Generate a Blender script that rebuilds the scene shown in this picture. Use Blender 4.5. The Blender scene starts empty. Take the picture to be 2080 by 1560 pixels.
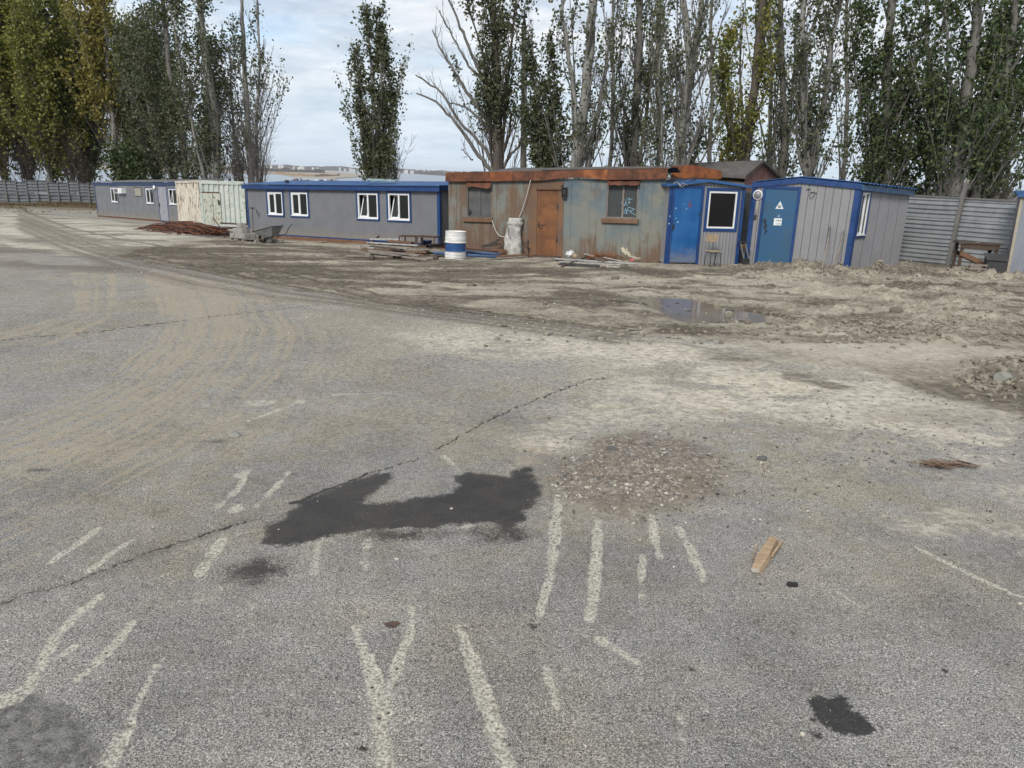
import bpy, math, random
import numpy as np
from math import sin, cos, radians, pi, sqrt, atan2
from mathutils import Vector, Matrix

S = bpy.context.scene
COL = S.collection
rnd = random.Random(7)
rng = np.random.default_rng(11)

# ------------------------------------------------------------------ camera
FPX, PITCH, ROLL, EYE = 1530.0, radians(15.55), radians(2.05), 1.7
RW = np.array([1, 0, 0.]); UW = np.array([0, sin(PITCH), cos(PITCH)]); FW = np.array([0, cos(PITCH), -sin(PITCH)])
RC = cos(ROLL) * RW + sin(ROLL) * UW
UC = -sin(ROLL) * RW + cos(ROLL) * UW
cam = bpy.data.cameras.new('camera'); camo = bpy.data.objects.new('camera', cam); COL.objects.link(camo)
cam.sensor_width = 36.0; cam.lens = 36.0 * FPX / 2080; cam.clip_start = 0.05; cam.clip_end = 60000
m = Matrix.Identity(4)
for i in range(3):
    m[i][0] = RC[i]; m[i][1] = UC[i]; m[i][2] = -FW[i]
m[2][3] = EYE
camo.matrix_world = m
S.camera = camo

# ------------------------------------------------------------------ light
S.view_settings.view_transform = 'Standard'; S.view_settings.look = 'None'
S.view_settings.exposure = 0.28; S.view_settings.gamma = 1.0
SUN_EL, SUN_AZ = radians(38), radians(205)      # azimuth clockwise from +Y: behind the camera, a little left
W = bpy.data.worlds.new('World'); S.world = W; W.use_nodes = True
wn, wl = W.node_tree.nodes, W.node_tree.links
wn.clear()
def wnode(t, **k):
    n = wn.new(t)
    for a, b in k.items(): setattr(n, a, b)
    return n
wo = wnode('ShaderNodeOutputWorld'); wb = wnode('ShaderNodeBackground'); wb.inputs[1].default_value = 0.1
sky = wnode('ShaderNodeTexSky', sky_type='NISHITA', sun_disc=False, sun_elevation=SUN_EL, sun_rotation=SUN_AZ)
sky.dust_density = 2.0; sky.air_density = 1.0
tc = wnode('ShaderNodeTexCoord'); sep = wnode('ShaderNodeSeparateXYZ'); wl.new(tc.outputs['Generated'], sep.inputs[0])
def wmath(op, a, b=None, clamp=False):
    n = wnode('ShaderNodeMath', operation=op, use_clamp=clamp)
    for i, v in enumerate((a, b)):
        if v is None: continue
        if isinstance(v, (int, float)): n.inputs[i].default_value = v
        else: wl.new(v, n.inputs[i])
    return n.outputs[0]
zz = wmath('ADD', wmath('MAXIMUM', sep.outputs[2], 0.0), 0.22)
comb = wnode('ShaderNodeCombineXYZ')
wl.new(wmath('DIVIDE', sep.outputs[0], zz), comb.inputs[0]); wl.new(wmath('DIVIDE', sep.outputs[1], zz), comb.inputs[1])
def wnoise(scale, detail, rough, off):
    mp = wnode('ShaderNodeMapping'); mp.inputs['Location'].default_value = off; mp.inputs['Scale'].default_value = (0.8, 1.0, 1)
    wl.new(comb.outputs[0], mp.inputs[0])
    n = wnode('ShaderNodeTexNoise'); n.inputs['Scale'].default_value = scale; n.inputs['Detail'].default_value = detail
    n.inputs['Roughness'].default_value = rough; n.inputs['Distortion'].default_value = 0.25
    wl.new(mp.outputs[0], n.inputs['Vector']); return n.outputs[0]
c1 = wnoise(1.3, 9, 0.58, (3.1, 1.7, 0)); c2 = wnoise(3.0, 9, 0.62, (9.3, 4.2, 2)); c3 = wnoise(7.5, 8, 0.62, (1.3, 7.2, 5))
def wramp(v, pts):
    r = wnode('ShaderNodeValToRGB'); el = r.color_ramp.elements
    while len(el) < len(pts): el.new(0.5)
    for e, (p, c) in zip(el, pts): e.position = p; e.color = (*c, 1)
    wl.new(v, r.inputs[0]); return r.outputs[0]
def wmix(f, a, b, bt='MIX'):
    n = wnode('ShaderNodeMix', data_type='RGBA', blend_type=bt)
    for s_, v in ((n.inputs[0], f), (n.inputs[6], a), (n.inputs[7], b)):
        if isinstance(v, (int, float)): s_.default_value = v
        elif isinstance(v, tuple): s_.default_value = (*v, 1)
        else: wl.new(v, s_)
    return n.outputs[2]
cloudcol = wramp(c2, [(0.38, (3.4, 3.9, 4.7)), (0.46, (4.9, 5.5, 6.3)), (0.51, (6.5, 6.9, 7.3)), (0.57, (9.0, 8.9, 8.8))])
cloudcol = wmix(0.5, cloudcol, wramp(c3, [(0.33, (4.2, 4.8, 5.6)), (0.48, (6.0, 6.6, 7.3)), (0.62, (8.4, 8.5, 8.6))]))
cover = wramp(c1, [(0.30, (0.25,) * 3), (0.44, (0.85,) * 3), (0.55, (1,) * 3)])
skyb = wmix(1.0, sky.outputs[0], (1.6, 1.75, 1.9), 'MULTIPLY')
skyc = wmix(cover, skyb, cloudcol)
# pale even veil low over the horizon
veil = wramp(sep.outputs[2], [(0.0, (0.9,) * 3), (0.09, (0.55,) * 3), (0.22, (0.0,) * 3)])
skyc = wmix(veil, skyc, (5.9, 6.9, 7.9))
wl.new(skyc, wb.inputs[0]); wl.new(wb.outputs[0], wo.inputs[0])
sl = bpy.data.lights.new('sun', 'SUN'); so = bpy.data.objects.new('sun', sl); COL.objects.link(so)
sl.energy = 2.7; sl.angle = radians(16); sl.color = (1.0, 0.95, 0.87)
sd = Vector((sin(SUN_AZ) * cos(SUN_EL), cos(SUN_AZ) * cos(SUN_EL), sin(SUN_EL)))
so.rotation_euler = sd.to_track_quat('Z', 'Y').to_euler()
S.cycles.use_denoising = True
S.cycles.max_bounces = 6; S.cycles.transparent_max_bounces = 12; S.cycles.volume_bounces = 0
try: S.cycles.denoiser = 'OPENIMAGEDENOISE'
except Exception: pass

# ------------------------------------------------------------------ surveying helpers
SY, SX = 0.036, 0.0123                            # the yard falls away to the river, to the far left
def ray(x, y):
    d = FW + RC * (x - 1040) / FPX - UC * (y - 780) / FPX
    return d / d[1]
def at(x, y, Y): return np.array([0, 0, EYE]) + ray(x, y) * Y
def G(x, y, dz=0.0):
    d = ray(x, y); Y = (dz - EYE) / (d[2] + SY - SX * d[0])
    return np.array([0, 0, EYE]) + d * Y
def Wp(x, y, z=-23.0):
    d = ray(x, y); return np.array([0, 0, EYE]) + d * ((z - EYE) / d[2])
def V(p): return Vector((float(p[0]), float(p[1]), float(p[2])))

# ------------------------------------------------------------------ numpy noise
TAB = np.random.default_rng(5).random((256, 256))
def vnoise(x, y, s=0):
    x = x + s * 17.31; y = y + s * 9.77
    xi = np.floor(x).astype(np.int64); yi = np.floor(y).astype(np.int64); fx = x - xi; fy = y - yi
    fx = fx * fx * (3 - 2 * fx); fy = fy * fy * (3 - 2 * fy)
    a = TAB[xi & 255, yi & 255]; b = TAB[(xi + 1) & 255, yi & 255]; c = TAB[xi & 255, (yi + 1) & 255]; d = TAB[(xi + 1) & 255, (yi + 1) & 255]
    return (a * (1 - fx) + b * fx) * (1 - fy) + (c * (1 - fx) + d * fx) * fy
def fbm(x, y, oc=4, s=0, g=0.5):
    v = 0; a = 1; t = 0
    ca, sa = cos(0.7), sin(0.7)
    for o in range(oc):
        v = v + a * vnoise(x, y, s + o * 3); t += a; a *= g
        x, y = (x * ca - y * sa) * 2.03, (x * sa + y * ca) * 2.03
    return v / t
def sstep(a, b, x):
    t = np.clip((x - a) / (b - a), 0, 1); return t * t * (3 - 2 * t)

# ------------------------------------------------------------------ masks laid on the ground in metres
def band(X, Y, pts, soft=0.5, closed=False):
    """pts (px, py, half width px) -> 1 on the band, fading over soft*halfwidth"""
    out = np.zeros_like(X); P = []
    for (a, b, w) in pts:
        g = G(a, b); P.append((g[0], g[1], w * g[1] / FPX))
    for (x0, y0, w0), (x1, y1, w1) in zip(P[:-1], P[1:]):
        pad = max(w0, w1) * (1 + soft) + 0.01
        sel = (X > min(x0, x1) - pad) & (X < max(x0, x1) + pad) & (Y > min(y0, y1) - pad) & (Y < max(y0, y1) + pad)
        if not sel.any(): continue
        x, y = X[sel], Y[sel]; dx, dy = x1 - x0, y1 - y0
        t = np.clip(((x - x0) * dx + (y - y0) * dy) / (dx * dx + dy * dy + 1e-12), 0, 1)
        d = np.hypot(x - x0 - t * dx, y - y0 - t * dy); w = w0 + t * (w1 - w0)
        v = 1 - sstep(1 - soft, 1 + soft, d / w)
        out[sel] = np.maximum(out[sel], v)
    return out
def poly(X, Y, pts, soft=0.1):
    P = np.array([G(a, b)[:2] for a, b in pts]); n = len(P)
    out = np.zeros_like(X)
    pad = soft + 0.02
    sel = (X > P[:, 0].min() - pad) & (X < P[:, 0].max() + pad) & (Y > P[:, 1].min() - pad) & (Y < P[:, 1].max() + pad)
    if not sel.any(): return out
    x, y = X[sel], Y[sel]; ins = np.zeros(x.shape, bool); dm = np.full(x.shape, 1e9)
    for i in range(n):
        x0, y0 = P[i]; x1, y1 = P[(i + 1) % n]; dx, dy = x1 - x0, y1 - y0
        t = np.clip(((x - x0) * dx + (y - y0) * dy) / (dx * dx + dy * dy + 1e-12), 0, 1)
        dm = np.minimum(dm, np.hypot(x - x0 - t * dx, y - y0 - t * dy))
        c = ((y0 > y) != (y1 > y)); xx = x0 + (y - y0) * dx / (dy + (1e-12 if dy >= 0 else -1e-12))
        ins ^= c & (x < xx)
    sdv = np.where(ins, dm, -dm)
    out[sel] = sstep(-soft, soft, sdv)
    return out
def sweep(X, Y, left, right, n, seed, wpx, soft=0.8, lo=.25, hi=1.0):
    """many thin parallel wheel streaks between two edges"""
    r9 = random.Random(seed); out = np.zeros_like(X)
    for i in range(n):
        f = (i + r9.uniform(.1, .9)) / n; a = r9.uniform(lo, hi); w_ = wpx * r9.uniform(.45, 1.3)
        P = [(l[0] + (r_[0] - l[0]) * f, l[1] + (r_[1] - l[1]) * f, w_) for l, r_ in zip(left, right)]
        out = np.maximum(out, a * band(X, Y, P, soft))
    return out
def blob(X, Y, px, py, rx, ry, p=1.0):
    c = G(px, py); R1 = rx * c[1] / FPX; R2 = abs(G(px, py - ry)[1] - G(px, py + ry)[1]) / 2
    q = ((X - c[0]) / R1) ** 2 + ((Y - c[1]) / R2) ** 2
    return np.exp(-q * p)

PUD = [(1305, 617), (1345, 613), (1400, 614), (1455, 619), (1492, 626), (1530, 634), (1556, 641), (1530, 647), (1480, 650), (1430, 651), (1375, 645), (1335, 630)]
PUDC = G(1440, 634); PUDZ = PUDC[2] - 0.040
def drop(X, Y):
    edge = np.where(X > 0, 37.0 - 0 * X, np.where(X > -14, 37 - X * 1.7, 60.8 - (X + 14) * 1.0))
    edge = np.where(X > 14, 37 - (X - 14) * 0.9, edge)
    s = np.maximum(0, Y - edge)
    return np.minimum(s * s * 0.004 + np.maximum(0, s - 25) * 0.25, 60)
def base_z(X, Y):
    X = np.asarray(X, float); Y = np.asarray(Y, float)
    z = -SY * Y + SX * X
    Yc = np.clip(Y, -40, None)
    z = np.where(Y < -40, SY * 40 + SX * X, z)
    z = np.maximum(z - drop(X, Y), -26.0)
    # berm of earth along the left fence
    dl = Y - (79 + (X + 53) * 0.05)
    z = z + 0.62 * np.exp(-(dl / 9.0) ** 2) * sstep(-26, -38, X) * (dl < 60)
    # level ground round the puddle
    f = sstep(1.0, 0.2, np.hypot((X - PUDC[0]) / 4.0, (Y - PUDC[1]) / 2.2)) * 0.9
    z = z * (1 - f) + (PUDC[2] - 0.004) * f
    return z
def heaps(X, Y):
    h = 0.17 * band(X, Y, [(1480, 546, 12), (1590, 548, 26), (1680, 556, 26), (1740, 560, 20), (1840, 556, 34), (1930, 560, 34), (2010, 566, 16), (2140, 566, 12)], 0.9)
    h = h + 0.12 * blob(X, Y, 1648, 556, 60, 12) + 0.09 * blob(X, Y, 1840, 560, 90, 12)
    h = h + 0.22 * blob(X, Y, 2060, 765, 60, 22) + 0.12 * blob(X, Y, 2010, 770, 25, 12)
    h = h + 0.07 * band(X, Y, [(1560, 640, 14), (1680, 664, 20), (1800, 680, 22), (1900, 690, 16), (2080, 690, 16)], 0.9)
    h = h + 0.06 * blob(X, Y, 1900, 620, 200, 40) + 0.05 * blob(X, Y, 1260, 565, 30, 8)
    return h
def gz(x, y):
    x = np.atleast_1d(np.asarray(x, float)); y = np.atleast_1d(np.asarray(y, float))
    r = base_z(x, y) + heaps(x, y) * 0.8
    return float(r[0]) if r.size == 1 else r
def GP(px, py):
    p = G(px, py)
    for _ in range(8):
        z = gz(p[0], p[1]); d = ray(px, py); Y = (z - EYE) / d[2]; p = np.array([0, 0, EYE]) + d * (0.5 * Y + 0.5 * p[1])
    p[2] = gz(p[0], p[1]); return p

# ------------------------------------------------------------------ materials
MATS = {}
class MN:
    def __init__(s, name):
        s.m = bpy.data.materials.new(name); s.m.use_nodes = True; s.n = s.m.node_tree.nodes; s.l = s.m.node_tree.links
        s.b = s.n['Principled BSDF']; s.tc = s.n.new('ShaderNodeTexCoord'); s.co = s.tc.outputs['Object']
    def put(s, v, sock):
        if isinstance(v, (int, float)): sock.default_value = v
        elif isinstance(v, (tuple, list)): sock.default_value = (*v, 1) if len(v) == 3 and sock.type == 'RGBA' else v
        else: s.l.new(v, sock)
    def math(s, op, a, b=0.0, clamp=False):
        n = s.n.new('ShaderNodeMath'); n.operation = op; n.use_clamp = clamp; s.put(a, n.inputs[0]); s.put(b, n.inputs[1]); return n.outputs[0]
    def mapping(s, sc=(1, 1, 1), loc=(0, 0, 0), rot=(0, 0, 0), co=None):
        n = s.n.new('ShaderNodeMapping'); n.inputs['Scale'].default_value = sc; n.inputs['Location'].default_value = loc; n.inputs['Rotation'].default_value = rot
        s.l.new(co or s.co, n.inputs[0]); return n.outputs[0]
    def noise(s, scale, detail=3, rough=0.55, co=None, dist=0.0):
        n = s.n.new('ShaderNodeTexNoise'); n.inputs['Scale'].default_value = scale; n.inputs['Detail'].default_value = detail
        n.inputs['Roughness'].default_value = rough; n.inputs['Distortion'].default_value = dist; s.l.new(co or s.co, n.inputs['Vector']); return n.outputs[0]
    def vor(s, scale, feat='F1', out=0, co=None):
        n = s.n.new('ShaderNodeTexVoronoi'); n.feature = feat; n.inputs['Scale'].default_value = scale; s.l.new(co or s.co, n.inputs['Vector']); return n.outputs[out]
    def rng(s, v, a, b, c=0.0, d=1.0, smooth=True):
        n = s.n.new('ShaderNodeMapRange'); n.interpolation_type = 'SMOOTHSTEP' if smooth else 'LINEAR'
        s.put(v, n.inputs[0]); n.inputs[1].default_value = a; n.inputs[2].default_value = b; n.inputs[3].default_value = c; n.inputs[4].default_value = d; return n.outputs[0]
    def mix(s, f, a, b, bt='MIX'):
        n = s.n.new('ShaderNodeMix'); n.data_type = 'RGBA'; n.blend_type = bt; s.put(f, n.inputs[0]); s.put(a, n.inputs[6]); s.put(b, n.inputs[7]); return n.outputs[2]
    def ramp(s, v, pts):
        n = s.n.new('ShaderNodeValToRGB'); el = n.color_ramp.elements
        while len(el) < len(pts): el.new(0.5)
        for e, (p, c) in zip(el, pts): e.position = p; e.color = (*c, 1)
        s.l.new(v, n.inputs[0]); return n.outputs[0]
    def attr(s, name, out='Color'):
        n = s.n.new('ShaderNodeAttribute'); n.attribute_name = name; return n.outputs[out]
    def sepc(s, c):
        n = s.n.new('ShaderNodeSeparateColor'); s.l.new(c, n.inputs[0]); return n.outputs
    def sepx(s, c):
        n = s.n.new('ShaderNodeSeparateXYZ'); s.l.new(c, n.inputs[0]); return n.outputs
    def bump(s, h, dist=0.01, strength=1.0):
        n = s.n.new('ShaderNodeBump'); n.inputs['Strength'].default_value = strength; n.inputs['Distance'].default_value = dist
        s.l.new(h, n.inputs['Height']); s.l.new(n.outputs[0], s.b.inputs['Normal'])
    def fin(s, col, rough=0.6, metal=0.0, spec=None):
        s.put(col, s.b.inputs['Base Color']); s.put(rough, s.b.inputs['Roughness']); s.put(metal, s.b.inputs['Metallic'])
        if spec is not None: s.b.inputs['Specular IOR Level'].default_value = spec
        return s.m
def mul(c, k): return tuple(min(1, x * k) for x in c)
def surf(name, col, col2=None, splash=0.0, chipz=.55, scale=4.0, fine=60.0, streak=0.0, rough=0.6, metal=0.0, bump=0.0, chips=None, chipthr=0.66, chipscale=9.0, spec=None, dirtc=(0.16, 0.14, 0.11), dirt=0.25):
    """painted / weathered surface: two tones, fine grain, vertical streaks, grime, chips"""
    if name in MATS: return MATS[name]
    k = MN(name); col2 = col2 or mul(col, 0.8)
    n1 = k.noise(scale, 5, 0.6); c = k.mix(k.rng(n1, 0.35, 0.65), col, col2)
    n2 = k.noise(fine, 3, 0.6); c = k.mix(k.rng(n2, 0.3, 0.7, 0.0, 0.22), c, mul(col, 0.55))
    if streak:
        ns = k.noise(1.0, 5, 0.65, k.mapping((9, 9, 0.6))); c = k.mix(k.rng(ns, 0.5, 0.75, 0, streak), c, dirtc)
    nd = k.noise(1.3, 6, 0.7); c = k.mix(k.rng(nd, 0.48, 0.75, 0, dirt), c, dirtc)
    if splash: sz = k.sepx(k.co)[2]; c = k.mix(k.math('MULTIPLY', k.rng(k.math('ADD', sz, k.math('MULTIPLY', k.noise(4, 6, .75), -.9)), .15, -.35), splash), c, (0.20, 0.175, 0.14))
    r = k.rng(n1, 0.3, 0.7, rough - 0.08, rough + 0.1)
    if chips:
        nc = k.noise(chipscale, 7, 0.7, k.mapping((1, 1, chipz))); cf = k.rng(nc, chipthr, chipthr + 0.03)
        c = k.mix(cf, c, k.mix(k.noise(30, 3), chips, mul(chips, 0.4))); r = k.math('MAXIMUM', r, k.math('MULTIPLY', cf, 0.85))
    if bump: k.bump(k.math('ADD', n2, k.math('MULTIPLY', n1, 1.5)), bump)
    MATS[name] = k.fin(c, r, metal, spec); return MATS[name]

BLUE = surf('blue_trim_paint', (0.004, 0.034, 0.135), (0.008, 0.045, 0.170), rough=0.42, dirt=0.12, dirtc=(0.10, 0.11, 0.13))
BLUE_R = surf('blue_roof_sheet', (0.022, 0.095, 0.26), (0.016, 0.075, 0.22), scale=2.0, rough=0.38, dirt=0.35, dirtc=(0.10, 0.16, 0.26))
DOORB = surf('bright_blue_door', (0.004, 0.075, 0.245), (0.010, 0.100, 0.29), .5, scale=2.2, rough=0.45, dirt=0.22, dirtc=(0.05, 0.14, 0.30))
DOORD = surf('faded_blue_door', (0.028, 0.088, 0.165), (0.016, 0.088, 0.20), scale=1.6, rough=0.45, dirt=0.3, dirtc=(0.06, 0.075, 0.085))
GREY = surf('grey_cladding', (0.158, 0.163, 0.178), (0.135, 0.140, 0.155), .7, scale=1.5, fine=25, streak=0.18, rough=0.5, dirt=0.15, dirtc=(0.12, 0.115, 0.11))
GREYL = surf('light_grey_cladding', (0.235, 0.235, 0.25), (0.21, 0.21, 0.225), scale=1.5, fine=25, streak=0.22, rough=0.5, dirt=0.2, dirtc=(0.17, 0.16, 0.15))
GREYD = surf('pale_grey_door', (0.28, 0.29, 0.33), rough=0.5)
WHITE = surf('white_window_frame', (0.72, 0.73, 0.74), (0.62, 0.63, 0.64), rough=0.35, dirt=0.15)
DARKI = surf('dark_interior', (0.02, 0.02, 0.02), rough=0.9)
BLACKM = surf('black_iron', (0.02, 0.02, 0.022), (0.035, 0.03, 0.028), rough=0.6)
STEEL = surf('grey_steel', (0.16, 0.16, 0.16), rough=0.5, metal=0.5)
RUSTW = surf('rusty_steel', (0.145, 0.048, 0.020), (0.065, 0.028, 0.017), scale=5, fine=40, streak=0.4, rough=0.85, bump=0.004, dirtc=(0.05, 0.025, 0.016), dirt=0.6)
RUSTB = surf('bright_rust', (0.26, 0.082, 0.020), (0.12, 0.038, 0.015), scale=3.2, fine=30, streak=0.35, rough=0.8, bump=0.003, dirtc=(0.07, 0.03, 0.018), dirt=0.5)
RUSTD = surf('rusty_door', (0.20, 0.078, 0.024), (0.125, 0.052, 0.022), scale=2.5, fine=35, streak=0.5, rough=0.75, bump=0.002, dirtc=(0.07, 0.036, 0.02), dirt=0.6)
TAR = surf('tar_paper', (0.075, 0.07, 0.068), (0.11, 0.10, 0.095), scale=3, rough=0.85, bump=0.004)
WOOD = surf('weathered_wood', (0.27, 0.21, 0.15), (0.17, 0.135, 0.10), scale=3, fine=50, rough=0.85, bump=0.003)
WOODG = surf('grey_wood', (0.26, 0.235, 0.20), (0.16, 0.14, 0.12), scale=3, fine=50, rough=0.85, bump=0.003)
WOODB = surf('brown_timber', (0.17, 0.085, 0.045), (0.115, 0.065, 0.04), scale=3, fine=40, rough=0.8, bump=0.002)
WOODD = surf('dark_brown_wood', (0.055, 0.036, 0.026), (0.08, 0.055, 0.04), scale=3, fine=50, rough=0.8, bump=0.002)
CONC = surf('concrete', (0.30, 0.29, 0.27), (0.24, 0.23, 0.215), scale=6, fine=80, rough=0.9, bump=0.003, dirt=0.3)
POLE = surf('pole_concrete', (0.22, 0.20, 0.185), (0.17, 0.158, 0.15), scale=2, fine=30, rough=0.9, streak=0.4, dirt=0.4)
GALV = surf('galvanised_sheet', (0.46, 0.48, 0.50), (0.32, 0.345, 0.365), scale=2.0, fine=20, rough=0.42, metal=0.55, dirt=0.5, dirtc=(0.17, 0.16, 0.155), chips=(0.13, 0.07, 0.045), chipthr=0.70)
GALVD = surf('dull_galvanised_sheet', (0.22, 0.232, 0.245), (0.14, 0.152, 0.165), scale=1.0, fine=20, rough=0.5, metal=0.4, dirt=0.5, dirtc=(0.12, 0.115, 0.11))
POST = surf('dark_steel_post', (0.12, 0.12, 0.115), (0.16, 0.15, 0.14), scale=4, rough=0.7)
CREAM = surf('cream_container_paint', (0.60, 0.57, 0.49), (0.50, 0.46, 0.38), 0, .16, scale=2, fine=30, streak=0.55, rough=0.6, chips=(0.13, 0.06, 0.035), chipthr=0.56, chipscale=9, dirtc=(0.14, 0.07, 0.04), dirt=0.6)
MINT = surf('mint_container_paint', (0.50, 0.56, 0.515), (0.58, 0.60, 0.555), scale=2, fine=30, streak=0.2, rough=0.6, chips=(0.10, 0.075, 0.055), chipthr=0.595, chipscale=9, dirtc=(0.25, 0.25, 0.21), dirt=0.4)
MINTD = surf('worn_container_door', (0.56, 0.58, 0.50), (0.46, 0.50, 0.43), scale=4, fine=40, rough=0.6, chips=(0.10, 0.07, 0.05), chipthr=0.575, chipscale=10, dirtc=(0.40, 0.33, 0.20), dirt=0.6)
WPAINT = surf('white_drum_paint', (0.68, 0.68, 0.67), (0.60, 0.60, 0.58), rough=0.4, chips=(0.14, 0.075, 0.045), chipthr=0.64, chipscale=14, dirt=0.3)
BPAINT = surf('blue_drum_paint', (0.014, 0.060, 0.185), (0.018, 0.068, 0.20), rough=0.4, chips=(0.55, 0.55, 0.53), chipthr=0.75, chipscale=14)
PLAST = surf('white_plastic_wrap', (0.60, 0.59, 0.56), (0.34, 0.33, 0.31), scale=7, rough=0.32, bump=0.03)
SHEETW = surf('white_scrap_sheet', (0.50, 0.51, 0.52), (0.30, 0.30, 0.30), scale=5, rough=0.5, dirt=.6)
PLY = surf('plywood', (0.36, 0.28, 0.18), (0.26, 0.20, 0.13), scale=6, rough=0.6, dirt=0.5)
PIPEB = surf('blue_pipe', (0.03, 0.07, 0.17), (0.05, 0.10, 0.2), rough=0.5)
PIPER = surf('brown_pipe', (0.14, 0.065, 0.045), (0.10, 0.05, 0.035), rough=0.7)
PINK = surf('pink_rag', (0.42, 0.10, 0.11), rough=0.8)
CABLE = surf('white_cable', (0.55, 0.53, 0.48), rough=0.6)
REDP = surf('old_red_paint', (0.20, 0.065, 0.06), (0.28, 0.17, 0.155), scale=4, fine=20, rough=0.8, chips=(0.45, 0.42, 0.40), chipthr=0.66, chipscale=8)
CREAMW = surf('cream_wall', (0.42, 0.38, 0.31), rough=0.8, dirt=0.4)
PAPER = surf('white_paper', (0.66, 0.69, 0.70), (0.62, 0.65, 0.67), rough=0.6, dirt=0.08)
REDM = surf('faded_red_mark', (0.22, 0.04, 0.03), rough=0.7)
LIGHTB = surf('light_blue_chalk', (0.22, 0.42, 0.55), rough=0.8)
BLK = surf('black_print', (0.015, 0.015, 0.018), rough=0.6)
RUBBER = surf('black_rubber', (0.012, 0.013, 0.013), rough=0.6)
SPLASH = surf('cream_plaster_splash', (0.50, 0.46, 0.36), rough=0.9)
def glassm(name, tint, rough=0.06):
    k = MN(name); n = k.noise(1.5, 3); return k.fin(k.mix(n, tint, mul(tint, 1.8)), rough, 0.0, 0.5)
GLASS = glassm('dark_window_glass', (0.006, 0.010, 0.010)); BGLASS = glassm('black_window_glass', (0.002, 0.002, 0.003), 0.08)
DUSTG = surf('dusty_boarded_pane', (0.085, 0.088, 0.088), (0.065, 0.068, 0.07), scale=3, rough=0.75, dirt=0.3)
DUSTG2 = surf('dark_dusty_pane', (0.035, 0.042, 0.044), (0.028, 0.033, 0.035), scale=3, rough=0.45, dirt=0.3, dirtc=(0.07, 0.075, 0.075))

def rusty_wall():
    k = MN('rust_streaked_blue_steel')
    x, y, z = k.sepx(k.co)
    st = k.noise(1.0, 6, 0.68, k.mapping((3.6, 3.6, 0.32))); st2 = k.noise(1.0, 6, 0.7, k.mapping((11, 11, 0.6), (4, 1, 0)))
    bl = k.noise(1.1, 5, 0.62)
    paint = k.mix(k.rng(bl, 0.40, 0.62), (0.175, 0.180, 0.155), (0.130, 0.165, 0.170))
    up = k.rng(z, 1.2, 2.4); paint = k.mix(k.math('MULTIPLY', k.math('MULTIPLY', up, k.rng(x, 3.2, 4.6)), k.rng(bl, 0.35, 0.6)), paint, (0.065, 0.110, 0.150))
    blo = k.math('MULTIPLY', k.math('SUBTRACT', k.noise(.9, 6, .7, k.mapping((1.3, 1, .8), (8, 2, 3))), .5), .75)
    low = k.rng(z, 1.1, 0.0, 0.0, 0.20); left = k.rng(x, 4.2, 2.0, 0.0, 0.12)
    mid = k.rng(k.math('ABSOLUTE', k.math('SUBTRACT', x, 2.9)), 1.3, 0.1, 0.0, 0.08)
    s = k.math('ADD', k.math('ADD', k.math('MULTIPLY', st, 0.6), k.math('MULTIPLY', st2, 0.4)), k.math('ADD', k.math('ADD', low, blo), k.math('ADD', left, mid)))
    rust = k.mix(k.rng(st2, 0.4, 0.62), (0.150, 0.082, 0.045), (0.105, 0.067, 0.043))
    c = k.mix(k.rng(s, 0.50, 0.72, 0.0, 0.90), paint, rust)
    c = k.mix(k.rng(k.noise(45, 3, 0.7), 0.35, 0.7, 0, 0.3), c, (0.05, 0.04, 0.034))
    c = k.mix(k.rng(k.noise(3.5, 7, 0.75, k.mapping((2, 2, 0.6), (7, 7, 7))), 0.60, 0.68, 0, 0.6), c, (0.06, 0.035, 0.024))
    k.bump(k.math('ADD', k.noise(2.2, 4), k.math('MULTIPLY', st2, 0.4)), 0.02)
    return k.fin(c, k.rng(s, 0.4, 0.7, 0.5, 0.85))
RWALL = rusty_wall()
def bark(name, c1_, c2_, dark=(0.05, 0.042, 0.036)):
    k = MN(name); n = k.noise(1.0, 6, 0.7, k.mapping((14, 14, 2.2))); n2 = k.noise(1.6, 4, 0.6)
    c = k.mix(k.rng(n2, 0.35, 0.65), c1_, c2_); c = k.mix(k.rng(n, 0.50, 0.66, 0, 0.75), c, dark)
    k.bump(n, 0.03); return k.fin(c, 0.9)
BARKL = bark('pale_poplar_bark', (0.235, 0.232, 0.215), (0.17, 0.166, 0.152))
BARKM = bark('grey_poplar_bark', (0.155, 0.148, 0.136), (0.115, 0.108, 0.098))
BARKD = bark('dark_furrowed_bark', (0.10, 0.083, 0.068), (0.065, 0.055, 0.046), (0.022, 0.018, 0.015))
def leafm(name, cols, tr=0.35):
    k = MN(name)
    n = k.noise(0.55, 3, 0.6); w = k.vor(7.0, 'F1', 1); wv = k.sepc(w)[0]
    c = k.ramp(k.math('ADD', k.math('MULTIPLY', n, 0.55), k.math('MULTIPLY', wv, 0.45)), [(0.25, cols[0]), (0.45, cols[1]), (0.62, cols[2]), (0.82, cols[3])])
    k.put(c, k.b.inputs['Base Color']); k.b.inputs['Roughness'].default_value = 0.55
    t = k.n.new('ShaderNodeBsdfTranslucent'); k.l.new(k.mix(1.0, c, (1.0, 1.15, 0.5), 'MULTIPLY'), t.inputs[0])
    mx = k.n.new('ShaderNodeMixShader'); mx.inputs[0].default_value = tr; k.l.new(k.b.outputs[0], mx.inputs[1]); k.l.new(t.outputs[0], mx.inputs[2])
    k.l.new(mx.outputs[0], k.n['Material Output'].inputs[0]); return k.m
LEAFG = leafm('poplar_leaves_green', [(0.044, 0.057, 0.029), (0.071, 0.087, 0.045), (0.110, 0.120, 0.064), (0.186, 0.173, 0.099)])
LEAFD = leafm('poplar_leaves_dark', [(0.030, 0.048, 0.020), (0.049, 0.074, 0.029), (0.077, 0.109, 0.037), (0.133, 0.161, 0.057)])
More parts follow.
